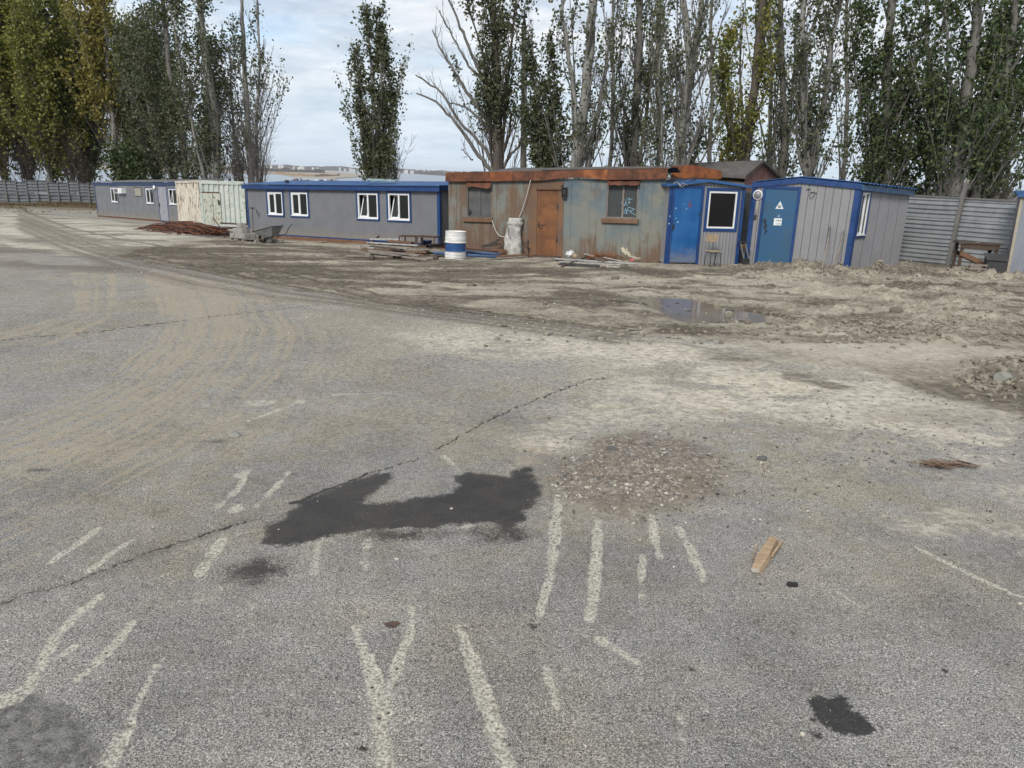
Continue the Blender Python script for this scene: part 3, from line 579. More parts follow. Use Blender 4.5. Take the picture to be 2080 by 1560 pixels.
def build_ground():
    # radii: equal steps as seen from a standing eye; angles: fine over the yard, coarse elsewhere
    rs = [0.25, 0.6, 1.0, 1.4]; r = 1.6
    while r < 85: rs.append(r); r += min(max(r * r / (EYE * 765) * 1.3, 0.0038), 0.085 if r < 30 else 0.25)
    while r < 260: rs.append(r); r *= 1.05
    rs = np.array(rs)
    fine = np.linspace(-37, 37, 620); th = np.concatenate([fine, np.arange(40, 320, 5.0)])
    th = np.radians(90 - th)
    R_, T_ = np.meshgrid(rs, th, indexing='ij'); X = R_ * np.cos(T_); Y = R_ * np.sin(T_)
    f = ground_fields(X, Y)
    z = base_z(X, Y)
    on = f['dirt']; hp = heaps(X, Y)
    n1 = fbm(X * 0.55, Y * 0.55, 4, 20) - .5; n2 = fbm(X * 2.6, Y * 2.6, 5, 23, .6) - .5; n3 = fbm(X * 9, Y * 9, 4, 27, .62) - .5
    near = sstep(60, 20, Y)
    right = sstep(2.0, 6.0, X) * sstep(10, 13, Y) * sstep(23, 20, Y)
    lump = np.maximum(0, n2 - 0.05) * (0.12 + 0.55 * right)
    z = z + on * (n1 * 0.07 + n2 * 0.035 + n3 * 0.014 + lump * 0.55) * near
    z = z + hp * (0.85 + 1.5 * n2 + .8 * n3)
    z = z + on * (f['mud'] - .3) * 0.012 * np.sin((Y - X * .3) * 14) * near - on * f['mud'] * 0.015
    z = z + (1 - on) * (n1 * 0.018 + n3 * 0.0025) * near + f['grav'] * (0.010 + n3 * 0.03) + f['worn'] * (n3 * 0.02 + (fbm(X * 22, Y * 22, 3, 60) - .5) * 0.014)
    z = z - f['cr'] * np.where(Y < 8, 0.012, 0.02) - f['gro'] * (0.004 + (fbm(X * 60, Y * 60, 3, 77) - .5) * 0.008)
    z = z + (f['sand'] + f['tan']) * 0.004
    micro = (fbm(X * 70, Y * 70, 2, 40) - .5) * 0.004 * sstep(9, 4, R_)
    z = z + micro * (1 - np.clip(f['wet'], 0, 1) * .5)
    pd = poly(X + n2 * .4, Y + n3 * .2, PUD, 0.30); z = z * (1 - pd) + (PUDZ - 0.022 + n2 * 0.10 + n3 * 0.05) * pd
    nr, nt = X.shape; idx = np.arange(nr * nt).reshape(nr, nt)
    a = idx[:-1, :]; b = idx[1:, :]; a2 = np.roll(a, -1, 1); b2 = np.roll(b, -1, 1)
    faces = np.stack([a.ravel(), a2.ravel(), b2.ravel(), b.ravel()], 1)
    verts = np.stack([X.ravel(), Y.ravel(), z.ravel()], 1)
    me = fastmesh('ground', verts, faces, None, True)
    rough = np.clip(f['mud'], 0, 1)
    def attr(n, r_, g_, b_):
        at_ = me.attributes.new(n, 'FLOAT_COLOR', 'POINT'); c = np.stack([np.broadcast_to(v, X.shape).ravel() for v in (r_, g_, b_, np.ones_like(X))], 1).astype(np.float32); at_.data.foreach_set('color', c.ravel())
    bank = np.clip(drop(X, Y) * 1.0, 0, 1)
    bank = np.maximum(bank, sstep(69, 74, Y) * sstep(-20, -30, X))
    attr('ma', f['dirt'], f['mud'], f['sand']); attr('mb', f['tan'], f['grav'], np.maximum(f['wet'], pd * .8)); attr('mc', f['gro'], f['cr'], f['worn']); attr('md', bank, np.clip(hp * 4, 0, 1), np.clip(n2 + .5, 0, 1))
    k = MN('yard_ground')
    dirt, mud, sand = k.sepc(k.attr('ma'))[:3]; tan, grav, wet = k.sepc(k.attr('mb'))[:3]; gro, cr, worn = k.sepc(k.attr('mc'))[:3]; bank_, hp_, lum = k.sepc(k.attr('md'))[:3]
    nf = k.noise(260, 2, 0.6); nm = k.noise(85, 4, 0.7); nc = k.noise(22, 5, 0.68); nl = k.noise(5, 5, 0.65); nb = k.noise(0.7, 5, 0.6); nxl = k.noise(0.18, 3, 0.5)
    vd = k.vor(95, 'F1', 0); vc = k.sepc(k.vor(95, 'F1', 1)); vs2 = k.vor(36, 'F1', 0); vc2 = k.sepc(k.vor(36, 'F1', 1))
    # asphalt: dark binder, stones of several greys, pale flecks
    asp = k.ramp(k.math('ADD', k.math('MULTIPLY', k.noise(130, 4, .75), 0.62), k.math('MULTIPLY', nf, 0.38)), [(0.35, (0.040, 0.038, 0.036)), (0.45, (0.165, 0.159, 0.151)), (0.52, (0.275, 0.264, 0.249)), (0.63, (0.68, 0.65, 0.59))])
    flk = k.math('MULTIPLY', k.rng(vd, 0.32, 0.22), k.rng(vc[0], 0.80, 0.84)); asp = k.mix(k.math('MULTIPLY', flk, 0.75), asp, (0.47, 0.455, 0.42))
    dk = k.math('MULTIPLY', k.rng(vd, 0.42, 0.30), k.rng(vc[1], 0.86, 0.89)); asp = k.mix(k.math('MULTIPLY', dk, 0.7), asp, (0.05, 0.05, 0.052))
    asp = k.mix(k.rng(nl, 0.35, 0.7, 0.0, 0.45), asp, k.mix(1.0, asp, (0.80, 0.79, 0.76), 'MULTIPLY'))
    asp = k.mix(k.rng(k.noise(1.6, 5, .65), 0.42, 0.66, 0.0, 0.8), asp, k.mix(1.0, asp, (0.76, 0.76, 0.765), 'MULTIPLY'))
    asp = k.mix(k.rng(k.noise(3.3, 6, .7, k.mapping(loc=(5, 3, 1))), 0.52, 0.68, 0.0, 0.5), asp, k.mix(1.0, asp, (1.32, 1.30, 1.24), 'MULTIPLY'))
    asp = k.mix(k.rng(k.noise(1.0, 5, .6, k.mapping((.5, .22, 1), (2, 8, 0), (0, 0, .5))), .47, .60, 0, .55), asp, k.mix(1.0, asp, (.74, .745, .76), 'MULTIPLY'))
    asp = k.mix(k.rng(nb, 0.40, 0.65, 0.0, 0.5), asp, k.mix(1.0, asp, (1.10, 1.06, 0.96), 'MULTIPLY'))
    ol = k.math('MULTIPLY', k.rng(k.math('ADD', k.math('MULTIPLY', nb, .5), k.math('MULTIPLY', nl, .5)), .40, .62), k.rng(k.sepx(k.co)[1], 2.2, 5.0, .25, .8)); asp = k.mix(ol, asp, k.mix(1.0, asp, (1.12, 1.05, .86), 'MULTIPLY'))
    asp = k.mix(k.math('MULTIPLY', k.rng(nc, .50, .66), k.rng(k.sepx(k.co)[1], 2.5, 7, .22, .55)), asp, (0.36, 0.335, 0.285)); asp = k.mix(k.math('MULTIPLY', k.rng(nc, .46, .32), k.rng(k.sepx(k.co)[1], 2.5, 7, .22, .55)), asp, (0.085, 0.083, 0.08))
    mid = k.rng(k.sepx(k.co)[1], 3.0, 9.0, 0, 1); n40 = k.noise(34, 5, .75)
    asp = k.mix(k.math('MULTIPLY', k.rng(n40, .52, .62), k.math('MULTIPLY', mid, .7)), asp, (0.42, 0.395, 0.345)); asp = k.mix(k.math('MULTIPLY', k.rng(n40, .48, .38), k.math('MULTIPLY', mid, .75)), asp, (0.075, 0.073, 0.071))
    def grain(mask, lo=0.36, hi=0.60, kf=0.55):
        v = k.math('ADD', k.math('MULTIPLY', mask, 0.62), k.math('MULTIPLY', k.math('ADD', k.math('ADD', k.math('MULTIPLY', nm, 0.45), k.math('MULTIPLY', nc, 0.35)), k.math('MULTIPLY', nl, 0.2)), kf * 1.9)); return k.math('MULTIPLY', k.rng(v, lo + .38, hi + .40), k.rng(mask, 0.01, 0.25))
    c = k.mix(k.math('MULTIPLY', grain(worn), 0.7), asp, k.mix(k.rng(nc, .4, .6), (0.07, 0.068, 0.066), (0.17, 0.165, 0.15)))
    tanf = k.rng(k.math('ADD', tan, k.math('MULTIPLY', k.math('SUBTRACT', k.math('ADD', k.math('MULTIPLY', nc, .6), k.math('MULTIPLY', nm, .4)), .5), 1.3)), .22, .62); tanf = k.math('MULTIPLY', tanf, k.rng(tan, .02, .2))
    c = k.mix(k.math('MULTIPLY', tanf, 0.62), c, k.mix(nc, (0.255, 0.217, 0.158), (0.43, 0.368, 0.272)))
    nk0 = k.noise(11, 6, 0.74)
    sandc = k.mix(k.rng(nb, .35, .65), k.mix(k.rng(nk0, .3, .65), (0.27, 0.242, 0.19), (0.66, 0.595, 0.475)), k.mix(k.rng(nk0, .3, .65), (0.26, 0.243, 0.20), (0.62, 0.575, 0.475)))
    c = k.mix(k.math('MULTIPLY', grain(sand, 0.26, 0.64, .6), 0.90), c, sandc)
    nk = k.noise(11, 6, 0.74); nh = k.noise(2.1, 6, 0.7)
    dv = k.math('ADD', k.math('ADD', k.math('MULTIPLY', nk, 0.50), k.math('MULTIPLY', nh, 0.32)), k.math('ADD', k.math('MULTIPLY', nm, 0.18), k.math('SUBTRACT', k.math('MULTIPLY', sand, 0.16), k.math('MULTIPLY', mud, 0.17))))
    dd = k.ramp(dv, [(0.30, (0.055, 0.045, 0.034)), (0.42, (0.130, 0.110, 0.082)), (0.49, (0.245, 0.215, 0.165)), (0.57, (0.37, 0.33, 0.26)), (0.70, (0.52, 0.48, 0.385))])
    chip = k.math('MULTIPLY', k.rng(vs2, 0.26, 0.18), k.rng(vc2[0], 0.93, 0.95)); dd = k.mix(k.math('MULTIPLY', chip, 0.6), dd, (0.45, 0.42, 0.36))
    mudc = k.mix(k.rng(nk, 0.38, 0.62), (0.055, 0.044, 0.032), (0.165, 0.136, 0.101))
    dfac = k.rng(k.math('ADD', k.math('MULTIPLY', dirt, 0.7), k.math('ADD', k.math('MULTIPLY', nc, 0.3), k.math('MULTIPLY', nh, 0.5))), 0.60, 0.85); c = k.mix(dfac, c, dd)
    c = k.mix(k.math('MULTIPLY', grain(mud, 0.30, 0.70, .62), 0.75), c, mudc)
    hpc = k.ramp(k.math('ADD', k.math('MULTIPLY', nk, .7), k.math('MULTIPLY', nm, .3)), [(0.36, (0.055, 0.047, 0.037)), (0.48, (0.16, 0.14, 0.11)), (0.60, (0.34, 0.31, 0.25))]); c = k.mix(k.math('MULTIPLY', hp_, 0.75), c, hpc)
    gv = k.ramp(vc2[2], [(0.0, (0.07, 0.065, 0.06)), (0.35, (0.16, 0.13, 0.10)), (0.65, (0.24, 0.19, 0.145)), (0.85, (0.30, 0.28, 0.24)), (0.97, (0.5, 0.48, 0.43))])
    c = k.mix(k.math('MULTIPLY', grain(grav, 0.30, 0.62, .6), 0.78), c, k.mix(k.rng(vs2, 0.25, 0.5, 0, .6), gv, (0.17, 0.135, 0.10)))
    c = k.mix(k.math('MULTIPLY', grain(gro, 0.36, 0.58, .85), 0.9), c, k.mix(k.rng(nm, .35, .6), (0.17, 0.155, 0.13), (0.58, 0.55, 0.46)))
    gd = k.math('MULTIPLY', k.rng(gro, 0.3, 0.7), k.math('MULTIPLY', k.rng(vs2, 0.30, 0.2), k.rng(vc2[1], 0.86, 0.88))); c = k.mix(gd, c, (0.06, 0.056, 0.05))
    c = k.mix(k.math('MULTIPLY', k.rng(k.math('ADD', cr, k.math('MULTIPLY', nc, 0.5)), 0.6, 0.95), 0.85), c, (0.028, 0.026, 0.024))
    bankc = k.mix(k.rng(nl, .35, .65), (0.13, 0.10, 0.055), (0.085, 0.06, 0.035)); bankc = k.mix(k.math('MULTIPLY', k.rng(vs2, .4, .3), k.rng(vc2[0], .7, .72)), bankc, (0.33, 0.19, 0.07)); c = k.mix(bank_, c, bankc)
    wv = k.rng(k.math('ADD', wet, k.math('MULTIPLY', k.math('SUBTRACT', k.math('ADD', k.math('MULTIPLY', nm, .55), k.math('MULTIPLY', nk0, .45)), 0.5), 2.6)), 0.30, 0.78)
    wetc = k.mix(1.0, c, (0.155, 0.148, 0.145), 'MULTIPLY'); wetc = k.mix(0.5, wetc, k.mix(k.rng(nl, .4, .62), (0.026, 0.025, 0.025), (0.060, 0.051, 0.043))); wetc = k.mix(k.math('MULTIPLY', flk, 0.35), wetc, (0.22, 0.21, 0.2))
    c = k.mix(wv, c, wetc)
    k.bump(k.math('ADD', k.math('ADD', k.math('MULTIPLY', nm, 0.5), k.math('MULTIPLY', nf, 0.3)), k.math('ADD', k.math('MULTIPLY', nc, 0.7), k.math('MULTIPLY', k.math('MULTIPLY', nk, dirt), 3.0))), 0.016, 0.9)
    m_ = k.fin(c, k.math('SUBTRACT', 0.93, k.math('MULTIPLY', wv, 0.50)), 0.0, 0.3)
    me.materials.append(m_)
    tag(link('ground', me), kind='structure')
    global GF; GF = (rs, th, z)
build_ground()
rsG, thG, zG = GF
def gz2(x, y):
    """height of the built mesh"""
    r = sqrt(x * x + y * y); a = atan2(y, x); i = int(np.clip(np.searchsorted(rsG, r) - 1, 0, len(rsG) - 2)); f = (r - rsG[i]) / (rsG[i + 1] - rsG[i])
    t = thG[:620]; j = int(np.clip((t[0] - a) / (t[0] - t[-1]) * 619, 0, 618))
    return float(zG[i, j] * (1 - f) + zG[i + 1, j] * f)
def GM(px, py):
    p = GP(px, py); p[2] = gz2(p[0], p[1]); return p

# puddle
k = MN('puddle_water'); k.b.inputs['Transmission Weight'].default_value = 0.0
kn = k.noise(6, 2); k.bump(kn, 0.0006); PW = k.fin(k.mix(k.noise(2.5, 4), (0.23, 0.19, 0.14), (0.15, 0.125, 0.095)), 0.09, 0.0, 0.35)
pts = [G(a, b) for a, b in PUD]; cx = sum(p[0] for p in pts) / len(pts); cy = sum(p[1] for p in pts) / len(pts)
mb = MB(); mb.add([(cx + (p[0] - cx) * 1.25, cy + (p[1] - cy) * 1.3, PUDZ) for p in pts], [tuple(range(len(pts)))[::-1]])
tag(mb.build('puddle', PW), kind='structure')
# ------------------------------------------------------------------ CABINS
def shell(parent, L, depth, ztop_front, ztop_back, mat, name='wall', t=0.05, z0=0.0):
    """back and end walls behind a separately built front"""
    a = MB(); a.box(0, L, depth - t, depth, z0, ztop_back); a.build(name, mat, parent)
    for x in (0, L - t):
        a = MB(); a.hexa([(x, 0.012, z0), (x + t, 0.012, z0), (x + t, depth - t - .002, z0), (x, depth - t - .002, z0), (x, 0.012, ztop_front), (x + t, 0.012, ztop_front), (x + t, depth - t - .002, ztop_back), (x, depth - t - .002, ztop_back)]); a.build(name, mat, parent)
    a = MB(); a.box(t + .002, L - t - .002, 0.03, depth - t - .004, z0, z0 + 0.04); a.build('cabin_floor', DARKI, parent)

# --- long grey cabin with four windows
w = Wall(G(507, 481), G(894, 506)); T = thing('grey_cabin', 'long grey clad cabin with four white windows and blue corrugated roof', 'cabin', w.M)
L = w.L; zt = w.p(700, 383)[1]; zb = 0.17
wins = [w.rect(543, 390, 576, 437), w.rect(590.5, 390.5, 627, 439), w.rect(726, 392, 769, 445), w.rect(788, 392.5, 833, 448)]
mb = MB(); ribwall(mb, ribs(0.07, L - 0.07, 0.105, 0.010), zb, zt, [(a, b, c, d) for a, b, c, d in wins]); mb.build('front_wall', GREY, T)
shell(T, L, 2.5, zt, zt + 0.22, GREY, z0=zb)
for i, r in enumerate(wins): pvc_window(T, r, 0.075, 0.5, tilt=0 if i > 1 else None, lab='window with its left leaf tilted open' if i > 1 else None)
mb = MB(); mb.box(-0.01, 0.075, -0.02, 0.08, zb - .02, zt); mb.build('corner_trim', BLUE, T)
mb = MB(); mb.box(L - 0.10, L + 0.02, -0.022, 0.09, zb - .02, zt); mb.build('corner_trim', BLUE, T)
mb = MB(); mb.box(-0.02, L + .02, -0.025, -0.003, zb - 0.03, zb + 0.018); mb.build('bottom_trim', BLUE, T)
mb = MB(); mb.box(-0.10, L + 0.12, -0.16, -0.13, zt - 0.06, zt + 0.10); mb.build('fascia', BLUE, T)
mb = MB(); mb.box(L + .09, L + .12, -0.125, 2.6, zt + .0, zt + 0.16); mb.build('end_fascia', BLUE, T)
mb = MB(); n = int((L + .3) / 0.03)
vs = []; fs = []
for i in range(n + 1):
    x = -0.13 + i * (L + .28) / n; zo = 0.018 * sin(i * pi / 2 * 1.0)
    vs += [(x, -0.22, zt + 0.125 + zo), (x, 2.75, zt + 0.30 + zo)]
fs = [(2 * i, 2 * i + 2, 2 * i + 3, 2 * i + 1) for i in range(n)]
mb.add(vs, fs, True); mb.build('roof', BLUE_R, T)
mb = MB(); mb.box(0.15, 7.1, -0.05, 0.06, -0.10, zb - 0.032); mb.build('sleeper_beam', WOODB, T)
mb = MB(); mb.box(7.1, L, 0.10, 0.2, -0.15, zb - 0.032); mb.box(0.1, L, 2.2, 2.4, -0.2, zb - .032); mb.build('sleeper_beam', WOODD, T)
q = w.p(512, 422); mb = MB(); mb.box(q[0] - 0.12, q[0] + .16, -.03, -.001, q[1] - .015, q[1] + .015); mb.tube([(q[0] + .02, -.012, q[1]), (q[0], -.012, q[1] - .5), (q[0] - .03, -.012, zb)], 0.008, 5); mb.build('wall_bracket', BLACKM, T)
q = w.p(523, 432); mb = MB(); mb.tube([(q[0] - .08, -.02, q[1] + .12), (q[0] + .02, -.03, q[1] - .05), (q[0] + .1, -.03, q[1] - .16), (q[0] + .13, -.02, q[1] - .05), (q[0] + .05, -.02, q[1] + .05), (q[0] - .08, -.02, q[1] + .13)], 0.01, 5); tag(mb.build('cable_loop', BLACKM), 'small loop of dark wire hanging on the left end of the long grey cabin', 'wire').matrix_world = w.M
# things lying on that roof
def onroof(px, py): 
    a = w.p(px, py, 1.2); return w.M @ Vector((a[0], 1.2, zt + 0.40 * 1.2 / 2.9 + 0.20))
p = w.M @ Vector((w.p(790, 372, 1.2)[0], 0.8, zt + .24))
mb = MB(); vs = []
for i in range(9):
    for j in range(5): vs.append((p.x + (i - 4) * .15, p.y + (j - 2) * .14 - i * .05, p.z + .015 + .05 * abs(sin(i * 1.7 + j)) + .03 * rnd.random() + .02 * (j)))
mb.add(vs, [(i * 5 + j, i * 5 + j + 5, i * 5 + j + 6, i * 5 + j + 1) for i in range(8) for j in range(4)], True)
tag(mb.build('tarp_scrap', surf('pale_tarp', (0.25, 0.36, 0.42), (0.16, 0.19, 0.13), scale=9)), 'crumpled pale tarpaulin scrap lying on the long blue corrugated roof', 'tarp')
p = w.M @ Vector((w.p(585, 374, .3)[0], .25, zt + .20)); mb = MB(); mb.lathe([(0, 0), (.09, .01), (.11, .06), (.07, .12), (0, .13)], 7, p); tag(mb.build('roof_clod', BLACKM), 'dark lump lying near the front edge of the long blue roof', 'lump')

# --- far grey cabin
_a, _b = G(200, 440), G(360, 453.2); w = Wall(_a, _b + (_b - _a) * .12); T = thing('far_cabin', 'distant grey cabin with three windows and an air conditioner, left of the container', 'cabin', w.M); L = w.L
zt = w.p(280, 374.5)[1]; zb = 0.10
wins = [w.rect(223.5, 381, 240.5, 411), w.rect(295, 382.5, 314, 414), w.rect(341.5, 383.5, 361, 416)]
door = w.rect(320, 379, 344, 450)
bw = L / 14
for i in range(14):
    panel(T, 'cladding_panel', GREY, [(i * bw + .012, 0), (i * bw + .03, -0.012), ((i + 1) * bw - .03, -0.012), ((i + 1) * bw - .012, 0)], zb, zt, [h for h in wins + [door] if h[0] < (i + 1) * bw and h[1] > i * bw])
mb = MB(); ribwall(mb, [(0, 0.02), (L, .02)], zb, zt, wins + [door]); mb.build('front_wall', surf('dark_seam', (0.085, 0.085, 0.09), rough=.7), T)
shell(T, L, 2.6, zt, zt + .05, GREY, z0=zb)
for i, r in enumerate(wins): pvc_window(T, r, 0.06, 0.5, tilt=0 if i == 2 else None)
mb = MB(); mb.box(door[0], door[1], -0.01, 0.02, door[2], door[3]); o = mb.build('door', GREYD, T)
mb = MB(); mb.box(door[0] + .05, door[0] + .12, -0.06, -0.012, door[2] + .9, door[2] + 1.15); mb.build('handle', BLACKM, o)
mb = MB(); frame_rect(mb, door[0] - .05, door[1] + .05, door[2] - .05, door[3] + .05, .048, -.03, .01); mb.build('door_frame', BLUE, T)
mb = MB(); mb.box(-.03, .05, -.03, .05, zb, zt); mb.build('corner_trim', BLUE, T)
mb = MB(); mb.box(-.15, L + .1, -.10, -.07, zt - .04, zt + .12); mb.build('fascia', BLUE, T)
mb = MB(); mb.hexa([(-.15, -.2, zt + .14), (L + .1, -.2, zt + .14), (L + .1, 2.8, zt + .34), (-.15, 2.8, zt + .34), (-.15, -.2, zt + .18), (L + .1, -.2, zt + .18), (L + .1, 2.8, zt + .38), (-.15, 2.8, zt + .38)]); mb.build('roof', surf('grey_roof_sheet', (0.15, 0.155, 0.165), rough=.6), T)
mb = MB(); mb.box(0, L, -.02, .1, -.25, zb - .002); mb.build('rusty_skid', RUSTW, T)
r = w.rect(241.5, 382, 257, 393); mb = MB(); mb.box(r[0], r[1], -.32, -.013, r[2], r[3]); ac = mb.build('air_conditioner', WHITE, T)
mb = MB(); mb.box(r[0] + .05, r[0] + (r[1] - r[0]) * .45, -.33, -.322, r[2] + .05, r[3] - .05); mb.build('grille', surf('ac_grille', (0.14, .13, .12)), ac)
r = w.rect(273, 382, 288, 398); mb = MB(); mb.box(r[0], r[1], -.03, -.0125, r[2], r[3]); o = mb.build('blind_panel', surf('board_beige', (0.30, 0.285, 0.25)), T); mb = MB(); frame_rect(mb, r[0] - .04, r[1] + .04, r[2] - .04, r[3] + .04, .038, -.035, -.012); mb.build('panel_frame', BLACKM, o)
q = w.p(315, 381); mb = MB(); mb.lathe([(0.0, -.06), (.12, -.05), (.16, 0), (.12, .05), (0, .06)], 12, (0, 0, 0)); me = mb.mesh('wall_lamp', WHITE); o = link('wall_lamp', me, T, (q[0], -.06, q[1])); o.rotation_euler = (pi / 2, 0, 0)

# --- shipping container
cA, cB, cC = G(364, 455), G(411, 462), G(501, 463)
T = thing('shipping_container', 'short rusting steel container with cream side and mint green end beside grey cabins', 'container')
TB = 2.52
def cwall(A, B, topA, topB, mat, nm, prof, holes=(), T=None):
    w = Wall(A, B); mb = MB(w.M); ribwall(mb, prof(w.L), 0.12, lambda x: topA + (topB - topA) * x / w.L, holes); return w, mb.build(nm, mat, T)
w1, _ = cwall(cA, cB, TB, TB, CREAM, 'side_wall', lambda L: ribs(0.08, L - 0.08, 0.55, 0.07, .42, .1), T=T)
w2 = Wall(cB, cC); dr = w2.rect(405, 390, 450.5, 457)
mb = MB(w2.M); ribwall(mb, ribs(0.08, w2.L - 0.08, 0.26, 0.045, .42, .1), 0.14, TB - .05, [dr]); mb.build('end_wall', MINT, T)
mb = MB(w2.M); mb.box(dr[0], dr[1] , -.01, .03, dr[2], dr[3]); dd = mb.build('door', MINTD, T)
mb = MB(w2.M); mb.box(dr[1] - .12, dr[1] - .03, -.05, -.012, 1.25, 1.5); mb.build('door_lock', BLACKM, dd)
mb = MB(w2.M); mb.box(dr[0] + .62 * (dr[1] - dr[0]), dr[0] + .62 * (dr[1] - dr[0]) + .02, -.013, -.0105, dr[2] + .02, dr[3] - .02); mb.build('door_seam', BLACKM, dd)
mb = MB(w2.M); mb.box(dr[0], dr[1], -.03, -.0105, dr[3] - .03, dr[3] + .02); mb.build('door_lintel', RUSTW, T)
for W_, x0, m_ in ((w1, 0, CREAM), (w2, 0, MINT), (w2, w2.L - .12, MINT)):
    mb = MB(W_.M); mb.box(x0, x0 + .12, -.03, .1, 0.0, TB + .02); mb.build('corner_post', m_, T)
mb = MB(w1.M); mb.box(.122, w1.L - .02, -.028, .08, TB - .10, TB + .03); mb.build('top_rail', CREAM, T)
mb = MB(w1.M); mb.box(.122, w1.L - .02, -.028, .08, 0.0, .14); mb.build('bottom_rail', CREAM, T)
mb = MB(w2.M); mb.box(.122, w2.L - .122, -.028, .08, TB - .16, TB + .03); mb.build('top_rail', MINT, T)
mb = MB(w2.M); mb.box(.122, w2.L - .122, -.04, .08, 0.02, .13); mb.build('bottom_rail', CREAMW, T)
cD = cA + (cC - cB)
mb = MB(); P = [V(cA), V(cB), V(cC), V(cD)]; P = [p + Vector((0, 0, 0)) for p in P]
cen = sum(P, Vector()) / 4; Pi = [p + (cen - p).normalized() * 0.06 for p in P]
mb.hexa([p + Vector((0, 0, TB - .03)) for p in Pi] + [p + Vector((0, 0, TB + .012)) for p in Pi]); mb.build('roof', CREAM, T)
for a, b in ((2, 3), (3, 0)):
    mb = MB(); p, q = Pi[a], Pi[b]; mb.bar(p + Vector((0, 0, TB / 2)), q + Vector((0, 0, TB / 2)), .04, TB - .1); mb.build('back_wall', CREAM, T)

# --- rusty trailer
w = Wall(G(912, 513), G(1343, 534)); L = w.L; T = thing('rusty_trailer', 'big rusting blue grey steel trailer with brown door and two shuttered windows', 'trailer', w.M)
zt = w.p(1100, 366)[1]; zt0 = w.p(915, 367)[1]; zt1 = w.p(1350, 362)[1]
r1 = w.rect(949, 378, 998, 440); r2 = w.rect(1231, 368, 1298, 442); dr = w.rect(1091, 386, 1132, 522)
r1 = (w.p(949, 405)[0], w.p(998, 405)[0], w.p(970, 441)[1], w.p(970, 372)[1]); r2 = (w.p(1233, 405)[0], w.p(1296, 405)[0], w.p(1260, 443)[1], w.p(1260, 368)[1])
dr = (w.p(1091, 450)[0], w.p(1132, 450)[0], w.p(1110, 521)[1], w.p(1110, 386)[1])
ztf = lambda x: zt0 + (zt1 - zt0) * x / L
prof = [(0, 0)]; x = 0
while x < L - .3:
    d_ = rnd.uniform(0.24, .34); prof += [(x + d_ - .006, rnd.uniform(-.006, .006)), (x + d_, .006), (x + d_ + .006, rnd.uniform(-.006, .006))]; x += d_
prof.append((L, 0)); prof = [p_ for p_ in prof if p_[0] <= L]
mb = MB(); ribwall(mb, prof, 0.0, ztf, [r1, r2, dr]); mb.build('front_wall', RWALL, T)
shell(T, L, 2.5, min(zt0, zt1) - .01, min(zt0, zt1) - .01, RWALL)
# fascia in sheet pieces
xs = [-.05, 1.55, 2.35, 3.35, 4.5, 5.5, 6.3, L + .04]
for i, (a, b) in enumerate(zip(xs[:-1], xs[1:])):
    h = 0.30 if i < 3 else 0.34; j = rnd.uniform(-.008, .008); f0 = lambda x: ztf(x) - .03 + (0.10 if 3.9 < x < 4.9 else 0)
    mb = MB(); mb.hexa([(a + .003, -.13 + j, f0(a)), (b - .003, -.13 + j, f0(b)), (b - .003, -.10 + j, f0(b)), (a + .003, -.10 + j, f0(a)), (a + .003, -.10 + j, f0(a) + h - (0.10 if 3.9 < a < 4.9 else 0)), (b - .003, -.10 + j, f0(b) + h - (0.10 if 3.9 < b < 4.9 else 0)), (b - .003, -.07 + j, f0(b) + h - (0.10 if 3.9 < b < 4.9 else 0)), (a + .003, -.07 + j, f0(a) + h - (0.10 if 3.9 < a < 4.9 else 0))])
    mb.build('fascia_sheet', RUSTW if i not in (1, 4) else RUSTB, T)
mb = MB(); R_ = [(-.05, .0), (1.2, .03), (2.0, .18), (2.5, .16), (4, .14), (5.2, .16), (6.4, .14), (L, .10)]
vs = []; 
for x, e in R_:
    z = ztf(x) + .25; vs += [(x, -.09, z), (x, .9, z + e * .9), (x, 1.9, z + e), (x, 2.6, z - .05)]
mb.add(vs, [(i * 4 + j, i * 4 + 4 + j, i * 4 + 5 + j, i * 4 + 1 + j) for i in range(len(R_) - 1) for j in range(3)]); mb.build('tarred_roof', TAR, T)
for a, b in ((3.4, 4.5), (4.45, 5.6), (5.6, 6.9)):
    mb = MB(); z = ztf(a) + .285 + rnd.uniform(-.01, .02); mb.hexa([(a, -.12, z), (b, -.12, z + .03), (b, .6, z + .1), (a, .6, z + .08), (a, -.125, z + .02), (b, -.125, z + .05), (b, .6, z + .12), (a, .6, z + .10)]); mb.build('roof_felt', TAR, T)
# windows
for i, r in enumerate((r1, r2)):
    a, b, c, d = r; xm = (a + b) / 2 + .02
    mb = MB(); frame_rect(mb, a, b, c, d, .035, .0, .08); mb.box(xm - .03, xm + .03, .01, .07, c + .035, d - .035); o = mb.build('window', surf('weathered_window_frame', (0.20, 0.18, 0.16), (0.14, .11, .09), rough=.8) if i else DUSTG, T)
    for (p0, p1) in ((a + .035, xm - .03), (xm + .03, b - .035)):
        mb = MB(); mb.box(p0, p1, .045, .055, c + .035, d - .035); mb.build('pane', DUSTG2 if i else DUSTG, o)
    mb = MB(); mb.box(a - .14, b + .06, -.09, .02, c - .15, c - .02); mb.build('sill', WOODB, o)
    mb = MB(); n = 8; vs = []
    for q in range(n + 1):
        x = a + .02 + (b - a + .02) * q / n; wv = .015 * sin(q * 2.1 + i); vs += [(x, -.02, d + .04), (x, -.10 - wv, d - .02 + wv), (x, -.16 + wv, d - .12 - wv - (.04 if (i == 0 and q > 4) else 0))]
    mb.add(vs, [(q * 3 + j, q * 3 + 3 + j, q * 3 + 4 + j, q * 3 + 1 + j) for q in range(n) for j in range(2)], True); mb.build('awning_flap', RUSTW, o)
